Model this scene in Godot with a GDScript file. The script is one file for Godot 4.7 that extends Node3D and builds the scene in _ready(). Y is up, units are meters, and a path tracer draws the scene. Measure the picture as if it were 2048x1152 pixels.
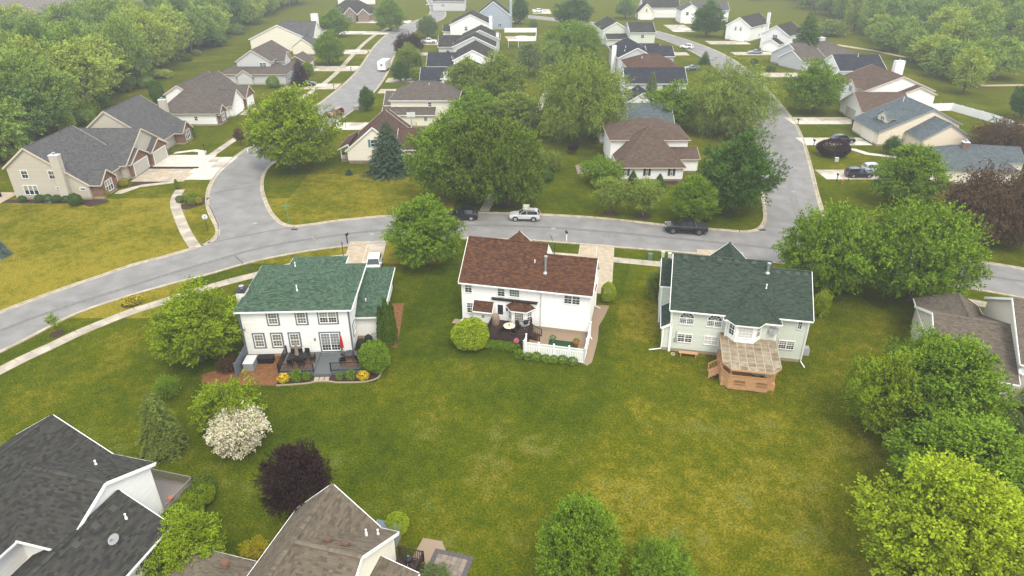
extends Node3D
# A suburb of two-storey houses seen from the air on a hazy day. Metres; x is east, -z is north; the lawn lies at y = 0.

class MB:
	var v := PackedVector3Array()
	var n := PackedVector3Array()
	var c := PackedColorArray()
	var col := Color(1, 1, 1)
	func tri(a: Vector3, b: Vector3, d: Vector3) -> void:  # counter-clockwise seen from outside
		var k := (b - a).cross(d - a).normalized()
		v.append(a); v.append(d); v.append(b)
		for i in 3:
			n.append(k); c.append(col)
	func quad(a: Vector3, b: Vector3, d: Vector3, e: Vector3) -> void:
		var k := (d - a).cross(e - b).normalized()
		v.append(a); v.append(d); v.append(b); v.append(a); v.append(e); v.append(d)
		for i in 6:
			n.append(k); c.append(col)
	func up(a: Vector3, b: Vector3, d: Vector3, e: Vector3) -> void:  # a quad that faces up whichever way it runs
		if (d - a).cross(e - b).y < 0: quad(a, e, d, b)
		else: quad(a, b, d, e)
	func box(p: Vector3, s: Vector3, t := Basis.IDENTITY) -> void:
		var x := t.x * s.x / 2; var y := t.y * s.y / 2; var z := t.z * s.z / 2
		quad(p - x - y + z, p + x - y + z, p + x + y + z, p - x + y + z)
		quad(p + x - y - z, p - x - y - z, p - x + y - z, p + x + y - z)
		quad(p + x - y + z, p + x - y - z, p + x + y - z, p + x + y + z)
		quad(p - x - y - z, p - x - y + z, p - x + y + z, p - x + y - z)
		quad(p - x + y + z, p + x + y + z, p + x + y - z, p - x + y - z)
		quad(p - x - y - z, p + x - y - z, p + x - y + z, p - x - y + z)
	func bar(a: Vector3, b: Vector3, w: float, h: float) -> void:  # w across, h upwards
		var d := b - a
		var x := d.normalized()
		var z := x.cross(Vector3.UP)
		z = Vector3.RIGHT if z.length() < 0.01 else z.normalized()
		box((a + b) / 2, Vector3(d.length(), h, w), Basis(x, z.cross(x), z))
	func tube(a: Vector3, b: Vector3, r0: float, r1: float, k := 7, cap := true) -> void:
		var d := (b - a).normalized()
		var x := d.cross(Vector3.RIGHT if absf(d.y) > 0.9 else Vector3.UP).normalized()
		var y := x.cross(d)
		for i in k:
			var p := x * cos(TAU * i / k) - y * sin(TAU * i / k)
			var q := x * cos(TAU * (i + 1) / k) - y * sin(TAU * (i + 1) / k)
			quad(a + p * r0, a + q * r0, b + q * r1, b + p * r1)
			if cap:
				tri(b, b + p * r1, b + q * r1)
				tri(a, a + q * r0, a + p * r0)
	func lathe(p: Vector3, prof: Array, k := 12) -> void:  # [[radius, height], ...] from the bottom up
		for j in prof.size() - 1:
			for i in k:
				var e := Vector3(cos(TAU * i / k), 0, -sin(TAU * i / k))
				var f := Vector3(cos(TAU * (i + 1) / k), 0, -sin(TAU * (i + 1) / k))
				var r0: float = prof[j][0]; var r1: float = prof[j + 1][0]
				var y0 := Vector3(0, prof[j][1], 0); var y1 := Vector3(0, prof[j + 1][1], 0)
				quad(p + e * r0 + y0, p + f * r0 + y0, p + f * r1 + y1, p + e * r1 + y1)
	func plate(poly: PackedVector2Array, y0: float, y1: float) -> void:  # poly in x, z; a slab from y0 up to y1
		var ix := Geometry2D.triangulate_polygon(poly)
		for i in range(0, ix.size(), 3):
			var a := Vector3(poly[ix[i]].x, y1, poly[ix[i]].y)
			var b := Vector3(poly[ix[i + 1]].x, y1, poly[ix[i + 1]].y)
			var d := Vector3(poly[ix[i + 2]].x, y1, poly[ix[i + 2]].y)
			if (b - a).cross(d - a).y < 0: tri(a, d, b)
			else: tri(a, b, d)
		if y1 > y0:
			var turn := 1 if Geometry2D.is_polygon_clockwise(poly) else 0
			for i in poly.size():
				var p := poly[i]; var q := poly[(i + 1) % poly.size()]
				if turn == 0: var w := p; p = q; q = w
				quad(Vector3(p.x, y0, p.y), Vector3(q.x, y0, q.y), Vector3(q.x, y1, q.y), Vector3(p.x, y1, p.y))
	func mesh() -> ArrayMesh:
		var a := []
		a.resize(Mesh.ARRAY_MAX)
		a[Mesh.ARRAY_VERTEX] = v; a[Mesh.ARRAY_NORMAL] = n; a[Mesh.ARRAY_COLOR] = c
		var m := ArrayMesh.new()
		if v.size(): m.add_surface_from_arrays(Mesh.PRIMITIVE_TRIANGLES, a)
		return m

var M := {}
var T := {}
var rng := RandomNumberGenerator.new()
var taken := {}
var cache := {}

func numbered(called: String) -> String:
	taken[called] = taken.get(called, 0) + 1
	return called if taken[called] == 1 else "%s_%03d" % [called, taken[called] - 1]

func tag(o: Node, label: String, category: String, group := "", kind := "") -> Node:
	o.set_meta("label", label); o.set_meta("category", category)
	if group: o.set_meta("group", group)
	if kind: o.set_meta("kind", kind)
	return o

func thing(called: String, label: String, category: String, at: Vector3, turn := 0.0, group := "") -> Node3D:
	var o := Node3D.new()
	o.name = numbered(called); add_child(o)
	o.position = at; o.rotation_degrees.y = turn
	tag(o, label, category, group)
	return o

func put(parent: Node, called: String, m: Mesh, material: Material, at := Vector3.ZERO, basis := Basis.IDENTITY) -> MeshInstance3D:
	var o := MeshInstance3D.new()
	o.name = called if parent != self else numbered(called)
	o.mesh = m; o.material_override = material; o.transform = Transform3D(basis, at)
	o.cast_shadow = GeometryInstance3D.SHADOW_CASTING_SETTING_ON
	parent.add_child(o, true)
	return o

func part(parent: Node, called: String, mb: MB, material: Material) -> MeshInstance3D:
	return put(parent, called, mb.mesh(), material)

func structure(called: String, mb: MB, material: Material) -> MeshInstance3D:
	var o := put(self, called, mb.mesh(), material)
	o.set_meta("kind", "structure")
	return o

func lin(r: float, g: float, b: float) -> Color:
	return Color(r, g, b).linear_to_srgb()

func noise_tex(key: String, freq: float, stops: Array, seed_ := 1, octaves := 4, size := 512) -> NoiseTexture2D:
	if T.has(key): return T[key]
	var f := FastNoiseLite.new()
	f.noise_type = FastNoiseLite.TYPE_SIMPLEX_SMOOTH
	f.frequency = freq; f.seed = seed_; f.fractal_octaves = octaves
	var g := Gradient.new()
	g.offsets = PackedFloat32Array([0.0, 1.0]); g.colors = PackedColorArray([stops[0], stops[1]])
	var t := NoiseTexture2D.new()
	t.width = size; t.height = size; t.seamless = true; t.noise = f; t.color_ramp = g
	T[key] = t
	return t

func mat(key: String, col: Color, rough := 0.85, tex: Texture2D = null, metres := 1.0, vc := false) -> StandardMaterial3D:
	if M.has(key): return M[key]
	var m := StandardMaterial3D.new()
	m.resource_name = key
	m.albedo_color = col; m.roughness = rough; m.metallic_specular = 0.35
	m.cull_mode = BaseMaterial3D.CULL_DISABLED
	if tex:
		m.albedo_texture = tex; m.uv1_triplanar = true; m.uv1_world_triplanar = true
		m.uv1_scale = Vector3.ONE / metres
	m.vertex_color_use_as_albedo = vc
	M[key] = m
	return m

func second(m: StandardMaterial3D, tex: Texture2D, metres: float) -> void:  # a coarser pattern multiplied over the first
	m.detail_enabled = true; m.detail_albedo = tex; m.detail_blend_mode = BaseMaterial3D.BLEND_MODE_MUL
	m.detail_uv_layer = BaseMaterial3D.DETAIL_UV_2
	m.uv2_triplanar = true; m.uv2_world_triplanar = true; m.uv2_scale = Vector3.ONE / metres

func make_materials() -> void:
	var speck := noise_tex("speck", 0.18, [Color(0.62, 0.62, 0.62), Color(1, 1, 1)], 3, 3)
	var fine := noise_tex("fine", 0.05, [Color(0.78, 0.78, 0.78), Color(1, 1, 1)], 5, 5)
	var soft := noise_tex("soft", 0.012, [Color(0.86, 0.855, 0.85), Color(1, 1, 1)], 7, 4)
	var even := noise_tex("even", 0.03, [Color(0.95, 0.95, 0.95), Color(1, 1, 1)], 8, 4)
	var blotch := noise_tex("blotch", 0.012, [Color(0.72, 0.73, 0.74), Color(1, 1, 1)], 9, 4)
	second(mat("asphalt", lin(0.4, 0.388, 0.375), 0.95, speck, 3.1), soft, 23.0)
	second(mat("tar", lin(0.3, 0.29, 0.285), 0.9, speck, 3.1), soft, 4.0)
	second(mat("tar_faint", lin(0.365, 0.354, 0.344), 0.9, speck, 3.1), soft, 5.0)
	second(mat("crack", lin(0.08, 0.08, 0.085), 0.8, fine, 2.0), soft, 9.0)
	second(mat("road_paint", lin(0.62, 0.6, 0.42), 0.8, speck, 1.1), blotch, 2.5)
	second(mat("concrete", lin(0.72, 0.62, 0.49), 0.9, fine, 2.3, true), blotch, 17.0)
	second(mat("concrete_pale", lin(0.82, 0.77, 0.67), 0.9, fine, 2.3, true), soft, 11.0)
	second(mat("concrete_tan", lin(0.62, 0.5, 0.36), 0.9, fine, 2.3, true), soft, 7.0)
	second(mat("kerb", lin(0.74, 0.63, 0.47), 0.9, fine, 1.7, true), blotch, 7.0)
	mat("foundation", lin(0.46, 0.38, 0.28), 0.9, fine, 1.5)
	mat("mulch", lin(0.075, 0.045, 0.032), 1.0, speck, 1.3)
	second(mat("mulch_orange", lin(0.42, 0.19, 0.075), 1.0, speck, 0.9), blotch, 3.1)
	mat("gravel", lin(0.45, 0.33, 0.23), 1.0, speck, 0.8)
	mat("turf", lin(0.03, 0.09, 0.03), 0.9, speck, 0.6)
	mat("soil", lin(0.2, 0.16, 0.12), 1.0, speck, 4.0)
	for w in [["white", 0.88, 0.875, 0.855], ["warm_white", 0.88, 0.87, 0.835], ["cream", 0.84, 0.79, 0.67], ["peach", 0.84, 0.73, 0.58], ["sage", 0.64, 0.68, 0.6], ["pale_sage", 0.64, 0.67, 0.59],
			["taupe", 0.5, 0.46, 0.38], ["blue_grey", 0.36, 0.41, 0.47], ["grey_wall", 0.56, 0.57, 0.57], ["beige", 0.56, 0.52, 0.43]]:
		mat(w[0], lin(w[1], w[2], w[3]), 0.6, even, 6.0, true)
	second(mat("brick", lin(0.46, 0.26, 0.18), 0.9, speck, 0.7), blotch, 3.0)
	second(mat("brick_pale", lin(0.55, 0.41, 0.31), 0.9, speck, 0.7), blotch, 3.0)
	mat("trim_white", lin(0.87, 0.87, 0.85), 0.45)
	mat("trim_slate", lin(0.13, 0.16, 0.19), 0.5)
	mat("trim_tan", lin(0.58, 0.5, 0.4), 0.5)
	mat("trim_grey", lin(0.25, 0.28, 0.28), 0.5)
	mat("shutter", lin(0.05, 0.06, 0.06), 0.6)
	mat("garage_white", lin(0.86, 0.86, 0.84), 0.5)
	mat("garage_tan", lin(0.5, 0.47, 0.41), 0.5)
	mat("glass_dark", lin(0.028, 0.034, 0.04), 0.06).metallic_specular = 0.6
	mat("glass_blind", lin(0.17, 0.165, 0.13), 0.1).metallic_specular = 0.6
	mat("glass_green", lin(0.1, 0.15, 0.13), 0.08).metallic_specular = 0.6
	mat("glass_curtain", lin(0.55, 0.55, 0.53), 0.15).metallic_specular = 0.6
	mat("blind_0", lin(0.3, 0.29, 0.25), 0.4); mat("blind_1", lin(0.2, 0.21, 0.21), 0.4); mat("blind_2", lin(0.13, 0.12, 0.1), 0.4)
	mat("black", lin(0.018, 0.018, 0.02), 0.5)
	mat("black_cover", lin(0.02, 0.02, 0.022), 0.75, fine, 0.5)
	mat("steel", lin(0.42, 0.43, 0.44), 0.4).metallic = 0.6
	mat("deck_brown", lin(0.06, 0.035, 0.03), 0.7, fine, 0.6)
	mat("deck_grey", lin(0.16, 0.175, 0.18), 0.7, fine, 0.6)
	second(mat("deck_cedar", lin(0.8, 0.45, 0.23), 0.75, fine, 0.6), soft, 2.0)
	mat("deck_old", lin(0.33, 0.29, 0.26), 0.85, speck, 0.7)
	mat("rug_brown", lin(0.24, 0.14, 0.09), 0.95, speck, 0.5)
	mat("dark_vent", lin(0.055, 0.055, 0.052), 0.7)
	mat("forest_vent", lin(0.045, 0.06, 0.05), 0.7)
	mat("paver_a", lin(0.4, 0.31, 0.25), 0.9, speck, 0.7); mat("paver_b", lin(0.3, 0.25, 0.21), 0.9, speck, 0.7); mat("paver_dark", lin(0.15, 0.14, 0.14), 0.9, speck, 0.7)
	mat("grey_box", lin(0.27, 0.28, 0.28), 0.7)
	mat("wicker", lin(0.022, 0.018, 0.017), 0.85, speck, 0.2)
	mat("vinyl", lin(0.86, 0.87, 0.87), 0.4)
	mat("red_cloth", lin(0.5, 0.025, 0.03), 0.85, fine, 0.5)
	mat("tan_cover", lin(0.33, 0.24, 0.17), 0.8, fine, 0.8)
	mat("cream_top", lin(0.78, 0.7, 0.5), 0.5)
	mat("terracotta", lin(0.45, 0.13, 0.06), 0.8)
	mat("pink", lin(0.7, 0.2, 0.3), 0.8)
	mat("yellow_flower", lin(0.85, 0.55, 0.02), 0.8)
	mat("sign_green", lin(0.05, 0.33, 0.22), 0.5)
	mat("sign_back", lin(0.62, 0.64, 0.65), 0.35)
	mat("utility_green", lin(0.1, 0.18, 0.13), 0.6)
	mat("utility_pale", lin(0.5, 0.52, 0.44), 0.6)
	mat("hydrant_red", lin(0.5, 0.12, 0.05), 0.6)
	mat("bin_blue", lin(0.03, 0.05, 0.16), 0.5)
	mat("pool_water", lin(0.1, 0.4, 0.5), 0.1)
	mat("pot_teal", lin(0.1, 0.22, 0.22), 0.5)
	mat("bark", lin(0.13, 0.1, 0.08), 0.95, fine, 0.7)
	mat("bark_pale", lin(0.3, 0.26, 0.22), 0.95, fine, 0.7)
	mat("stone_edge", lin(0.46, 0.38, 0.28), 0.9, fine, 0.7)
	mat("tyre", lin(0.012, 0.012, 0.013), 0.8)
	mat("rim", lin(0.55, 0.56, 0.57), 0.3).metallic = 0.7
	mat("rim_black", lin(0.12, 0.12, 0.125), 0.35)
	mat("car_glass", lin(0.015, 0.018, 0.022), 0.05).metallic_specular = 0.7
	mat("car_plastic", lin(0.03, 0.03, 0.032), 0.6)
	mat("tail_red", lin(0.4, 0.02, 0.015), 0.25)
	mat("head_lamp", lin(0.75, 0.77, 0.78), 0.15)
	for p in [["paint_black", 0.009, 0.01, 0.012], ["paint_silver", 0.5, 0.51, 0.52], ["paint_white", 0.82, 0.83, 0.83], ["paint_red", 0.22, 0.012, 0.02], ["paint_blue", 0.22, 0.27, 0.36], ["paint_navy", 0.02, 0.025, 0.045], ["paint_green", 0.1, 0.15, 0.16], ["paint_light", 0.42, 0.48, 0.53]]:
		var m := mat(p[0], lin(p[1], p[2], p[3]), 0.32)
		m.clearcoat_enabled = true; m.clearcoat = 0.8; m.clearcoat_roughness = 0.06
	mat("roof", Color.WHITE, 0.95, noise_tex("granule", 0.3, [Color(0.7, 0.7, 0.7), Color(1, 1, 1)], 11, 2), 0.9, true).specular_mode = BaseMaterial3D.SPECULAR_DISABLED

func leaf_mat(key: String, r: float, g: float, b: float, glow := 0.38) -> StandardMaterial3D:
	var m := mat("leaf_" + key, lin(r, g, b), 0.6, null, 1.0, true)
	m.metallic_specular = 0.12
	m.backlight_enabled = true; m.backlight = lin(glow, glow, glow * 0.3)
	return m

# ---------------------------------------------------------------- houses
const PAL := {
	"green": [[0.081, 0.136, 0.092], [0.103, 0.163, 0.11], [0.063, 0.11, 0.076], [0.121, 0.181, 0.127]],
	"brown": [[0.129, 0.062, 0.04], [0.16, 0.077, 0.045], [0.102, 0.055, 0.039], [0.176, 0.088, 0.052], [0.113, 0.059, 0.042]],
	"forest": [[0.061, 0.085, 0.065], [0.071, 0.096, 0.074], [0.053, 0.074, 0.058], [0.078, 0.103, 0.078]],
	"charcoal": [[0.073, 0.07, 0.065], [0.089, 0.085, 0.075], [0.057, 0.056, 0.054], [0.082, 0.082, 0.07]],
	"grey": [[0.139, 0.135, 0.135], [0.159, 0.154, 0.153], [0.123, 0.12, 0.121]],
	"tan": [[0.191, 0.156, 0.117], [0.209, 0.174, 0.131], [0.15, 0.124, 0.095], [0.2, 0.166, 0.123]],
	"driftwood": [[0.187, 0.153, 0.12], [0.211, 0.174, 0.137], [0.159, 0.132, 0.108], [0.198, 0.165, 0.131]],
	"walnut": [[0.16, 0.114, 0.089], [0.175, 0.126, 0.099], [0.144, 0.105, 0.084]],
	"taupe": [[0.16, 0.136, 0.119], [0.175, 0.15, 0.132], [0.144, 0.123, 0.109]],
	"redbrown": [[0.138, 0.085, 0.067], [0.153, 0.094, 0.074], [0.123, 0.077, 0.063]],
	"slate": [[0.057, 0.062, 0.074], [0.068, 0.073, 0.085], [0.051, 0.055, 0.066]],
	"bluegreen": [[0.146, 0.173, 0.184], [0.162, 0.189, 0.2], [0.13, 0.156, 0.167]],
}

func shade(pal: Array) -> Color:
	var p: Array = pal[rng.randi() % pal.size()]
	var k := rng.randf_range(0.88, 1.12)
	return Color(p[0] * k, p[1] * k, p[2] * k)

# One roof plane over its eave a-b, with c above a and d above b at the ridge: a deck under courses of separate shingle tabs.
func roof_plane(deck: MB, sh: MB, a: Vector3, b: Vector3, c: Vector3, d: Vector3, pal: Array, e: float) -> void:
	var dn := Vector3(0, 0.15, 0)
	var un := Vector3(0, 0.02, 0)
	deck.up(a - un, b - un, d - un, c - un)
	deck.up(a - dn, b - dn, d - dn, c - dn)
	deck.quad(a - dn, b - dn, b - un, a - un)
	deck.quad(b - dn, d - dn, d - un, b - un)
	deck.quad(c - dn, a - dn, a - un, c - un)
	var u := (b - a).normalized()
	var s := c - a
	s -= u * s.dot(u)
	var ln := s.length()
	if ln < 0.05: return
	s /= ln
	var nn := u.cross(s)
	if nn.y < 0: nn = -nn
	var c0 := (c - a).dot(u)
	var d0 := (d - a).dot(u)
	var wide := (b - a).length()
	sh.col = Color(pal[0][0], pal[0][1], pal[0][2]) * 0.8
	sh.up(a, b, d, c)
	var rows := ceili(ln / e)
	var w := e * 2.3
	var over := 0.05
	for r in rows:
		var y0 := e * r - (over if r == 0 else 0.0)
		var y1 := minf(e * (r + 1), ln)
		var m0 := maxf(y0, 0.0) / ln
		var m1 := y1 / ln
		var l0 := c0 * m0 - 0.02; var r0 := lerpf(wide, d0, m0) + 0.02
		var l1 := c0 * m1 - 0.02; var r1 := lerpf(wide, d0, m1) + 0.02
		var lo := minf(l0, l1); var hi := maxf(r0, r1)
		var x := lo - rng.randf() * w
		while x < hi:
			var x2 := x + w * rng.randf_range(0.7, 1.25)
			var a0 := clampf(x, l0, r0); var b0 := clampf(x2, l0, r0)
			var a1 := clampf(x, l1, r1); var b1 := clampf(x2, l1, r1)
			if b0 - a0 > 0.01 or b1 - a1 > 0.01:
				sh.col = shade(pal)
				var lift := nn * (0.016 + 0.012 * rng.randf())
				var p0 := a + u * a0 + s * y0; var p1 := a + u * b0 + s * y0
				var q0 := a + u * a1 + s * y1; var q1 := a + u * b1 + s * y1
				sh.up(p0 + lift, p1 + lift, q1 + nn * 0.003, q0 + nn * 0.003)
				sh.quad(p0, p1, p1 + lift, p0 + lift)
			x = x2

func cap_line(sh: MB, a: Vector3, b: Vector3, pal: Array, e: float) -> void:  # lapped caps along a ridge or a hip
	var ln := a.distance_to(b)
	var k := maxi(1, roundi(ln / (e * 1.4)))
	var x := (b - a).normalized()
	var z := x.cross(Vector3.UP).normalized()
	for i in k:
		var p := a.lerp(b, float(i) / k); var q := a.lerp(b, (i + 1.04) / k)
		sh.col = shade(pal) * 1.12
		var y0 := Vector3(0, 0.06, 0); var y1 := Vector3(0, 0.035, 0)
		var dr := Vector3(0, -0.055, 0)
		sh.up(p + y0, q + y1, q + z * 0.15 + y1 + dr, p + z * 0.15 + y0 + dr)
		sh.up(p + y0, q + y1, q - z * 0.15 + y1 + dr, p - z * 0.15 + y0 + dr)

# A wall with lapped boards. org + u * x + up * y; poly is convex in x, y; out points outside.
func siding(mb: MB, org: Vector3, u: Vector3, out: Vector3, poly: PackedVector2Array, e: float) -> void:
	var lo := INF; var hi := -INF
	for p in poly:
		lo = minf(lo, p.y); hi = maxf(hi, p.y)
	var span := func(y: float) -> Vector2:
		var a := INF; var b := -INF
		for i in poly.size():
			var p := poly[i]; var q := poly[(i + 1) % poly.size()]
			if (p.y <= y and q.y >= y) or (q.y <= y and p.y >= y):
				if absf(p.y - q.y) < 1e-5:
					a = minf(a, minf(p.x, q.x)); b = maxf(b, maxf(p.x, q.x))
				else:
					var x := lerpf(p.x, q.x, (y - p.y) / (q.y - p.y))
					a = minf(a, x); b = maxf(b, x)
		return Vector2(a, b)
	var y := lo
	while y < hi - 0.01:
		var y2 := minf(y + e, hi)
		var s0: Vector2 = span.call(y + 0.0005); var s1: Vector2 = span.call(y2 - 0.0005)
		var k := rng.randf_range(0.94, 1.0)
		mb.col = Color(k, k, k)
		var a := org + u * s0.x + Vector3(0, y, 0); var b := org + u * s0.y + Vector3(0, y, 0)
		var c := org + u * s1.y + Vector3(0, y2, 0); var d := org + u * s1.x + Vector3(0, y2, 0)
		var o := out * 0.03
		if u.cross(Vector3.UP).dot(out) > 0:
			mb.quad(a + o, b + o, c, d); mb.quad(b + o, a + o, a, b)
		else:
			mb.quad(b + o, a + o, d, c); mb.quad(a + o, b + o, b, a)
		y = y2

# b = [x0, x1, n0, n1, eave height, ridge axis "x" or "n", options]; n runs away from the wall line, so z = -n.
func block(h: Node3D, b: Array, S: Dictionary) -> void:
	var o: Dictionary = b[6] if b.size() > 6 else {}
	var ax: String = b[5]
	var alongx := ax == "x"
	var s0: float = b[0] if alongx else b[2]; var s1: float = b[1] if alongx else b[3]
	var t0: float = b[2] if alongx else b[0]; var t1: float = b[3] if alongx else b[1]
	var P := func(s: float, t: float, y: float) -> Vector3: return Vector3(s, y, -t) if alongx else Vector3(t, y, -s)
	var e0: float = b[4]
	var e1: float = o.get("h2", e0)
	var tr: float = o.get("tr", (t0 + t1) / 2)
	var p: float = o.get("p", 0.6)
	var hr: float = o.get("hr", e0 + p * (tr - t0))
	var k0: float = (hr - e0) / maxf(tr - t0, 0.01); var k1: float = (hr - e1) / maxf(t1 - tr, 0.01)
	var oh: float = o.get("oh", 0.38); var rk: float = o.get("rk", 0.28)
	var nr: String = o.get("nr", "")
	var hip: String = o.get("hip", "")
	var pal: Array = PAL[o.get("roof", S.roof)]
	var e: float = S.get("e", 0.15)
	var wm: Material = M[o.get("wall", S.wall)]
	var tm: Material = M[S.get("trim", "trim_white")]
	var y0: float = o.get("y0", S.get("found", 0.35))
	# walls
	var wl := MB.new()
	var bd: float = S.get("board", 0.16)
	var faces: String = o.get("faces", "0123")
	if faces.contains("0"): siding(wl, P.call(s0, t0, 0), P.call(1, 0, 0) - P.call(0, 0, 0), P.call(0, -1, 0) - P.call(0, 0, 0), PackedVector2Array([Vector2(0, y0), Vector2(s1 - s0, y0), Vector2(s1 - s0, e0), Vector2(0, e0)]), bd)
	if faces.contains("1"): siding(wl, P.call(s0, t1, 0), P.call(1, 0, 0) - P.call(0, 0, 0), P.call(0, 1, 0) - P.call(0, 0, 0), PackedVector2Array([Vector2(0, y0), Vector2(s1 - s0, y0), Vector2(s1 - s0, e1), Vector2(0, e1)]), bd)
	for k in 2:
		if not faces.contains(str(2 + k)): continue
		var poly := PackedVector2Array([Vector2(0, y0), Vector2(t1 - t0, y0), Vector2(t1 - t0, e1)])
		if not hip.contains(str(k)): poly.append(Vector2(tr - t0, hr))
		poly.append(Vector2(0, e0))
		siding(wl, P.call(s1 if k else s0, t0, 0), P.call(0, 1, 0) - P.call(0, 0, 0), P.call(1 if k else -1, 0, 0) - P.call(0, 0, 0), poly, bd)
	part(h, "wall", wl, wm)
	if y0 > 0.02 and y0 < 1.0:
		var f := MB.new()
		f.box(P.call((s0 + s1) / 2, (t0 + t1) / 2, y0 / 2 - 0.1), (P.call(s1 - s0 - 0.03, t1 - t0 - 0.03, y0 + 0.2) * Vector3(1, 1, -1)).abs())
		part(h, "foundation", f, M[S.get("foundation", "foundation")])
	# corner boards
	if S.get("corners", true) and o.get("corners", true):
		for q in [[s0, t0, e0], [s1, t0, e0], [s0, t1, e1], [s1, t1, e1]]:
			var cb := MB.new()
			cb.box(P.call(q[0], q[1], (q[2] + y0) / 2), Vector3(0.13, q[2] - y0 - 0.06, 0.13))
			part(h, "corner_board", cb, M[S.corner] if S.has("corner") else wm)
	if o.get("flat", false): return
	# roof
	var lift := 0.16
	var deck := MB.new(); var sh := MB.new()
	var h0 := hip.contains("0"); var h1 := hip.contains("1")
	var x0 := s0 - (oh if h0 else 0.0 if nr.contains("0") else rk); var x1 := s1 + (oh if h1 else 0.0 if nr.contains("1") else rk)
	var half := (t1 - t0) / 2
	var r0: float = s0 + half * o.get("hk", 1.0) if h0 else x0
	var r1: float = s1 - half * o.get("hk", 1.0) if h1 else x1
	if r0 > r1:
		r0 = (r0 + r1) / 2; r1 = r0
	var ya := e0 - k0 * oh + lift; var yb := e1 - k1 * oh + lift; var yr := hr + lift
	var A: Vector3 = P.call(x0, t0 - oh, ya); var B: Vector3 = P.call(x1, t0 - oh, ya)
	var C: Vector3 = P.call(x0, t1 + oh, yb); var D: Vector3 = P.call(x1, t1 + oh, yb)
	var R0: Vector3 = P.call(r0, tr, yr); var R1: Vector3 = P.call(r1, tr, yr)
	if tr > t0 + 0.02: roof_plane(deck, sh, A, B, R0, R1, pal, e)
	if t1 > tr + 0.02: roof_plane(deck, sh, D, C, R1, R0, pal, e)
	if h0: roof_plane(deck, sh, C, A, R0, R0, pal, e)
	if h1: roof_plane(deck, sh, B, D, R1, R1, pal, e)
	var caps := MB.new()
	if tr > t0 + 0.02 and t1 > tr + 0.02 and R0.distance_to(R1) > 0.2: cap_line(caps, R0, R1, pal, e)
	if h0: cap_line(caps, A, R0, pal, e); cap_line(caps, C, R0, pal, e)
	if h1: cap_line(caps, B, R1, pal, e); cap_line(caps, D, R1, pal, e)
	var rf := part(h, "roof", deck, tm)
	part(rf, "shingles", sh, M.roof).set_meta("kind", "stuff")
	part(rf, "ridge_cap", caps, M.roof)
	# gutters along the eaves and rake boards along the gables
	var g := MB.new()
	var gy := Vector3(0, -0.12, 0)
	var n0: Vector3 = P.call(0, -0.07, 0) - P.call(0, 0, 0)
	if tr > t0 + 0.02: g.bar(A + n0 + gy, B + n0 + gy, 0.1, 0.12)
	if t1 > tr + 0.02: g.bar(C - n0 + gy, D - n0 + gy, 0.1, 0.12)
	var sx: Vector3 = P.call(0.07, 0, 0) - P.call(0, 0, 0)
	if h0: g.bar(A - sx + gy, C - sx + gy, 0.1, 0.12)
	if h1: g.bar(B + sx + gy, D + sx + gy, 0.1, 0.12)
	part(rf, "gutter", g, tm)
	for k in 2:
		if [h0, h1][k] or nr.contains(str(k)): continue
		var q := sx * (0.36 if k else -0.36)
		for l in [[A, B][k], [C, D][k]]:
			if (l - [R0, R1][k]).length() > 0.3:
				var rb := MB.new()
				rb.bar(l + q + Vector3(0, -0.1, 0), [R0, R1][k] + q + Vector3(0, -0.1, 0), 0.05, 0.24)
				part(rf, "rake_board", rb, tm)

func face(b: Array, side: String, u: float, v: float) -> Transform3D:
	match side:
		"b": return Transform3D(Basis.IDENTITY, Vector3(u, v, -b[2] + 0.02))
		"f": return Transform3D(Basis(Vector3.UP, PI), Vector3(u, v, -b[3] - 0.02))
		"l": return Transform3D(Basis(Vector3.UP, -PI / 2), Vector3(b[0] - 0.02, v, -u))
	return Transform3D(Basis(Vector3.UP, PI / 2), Vector3(b[1] + 0.02, v, -u))

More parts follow.
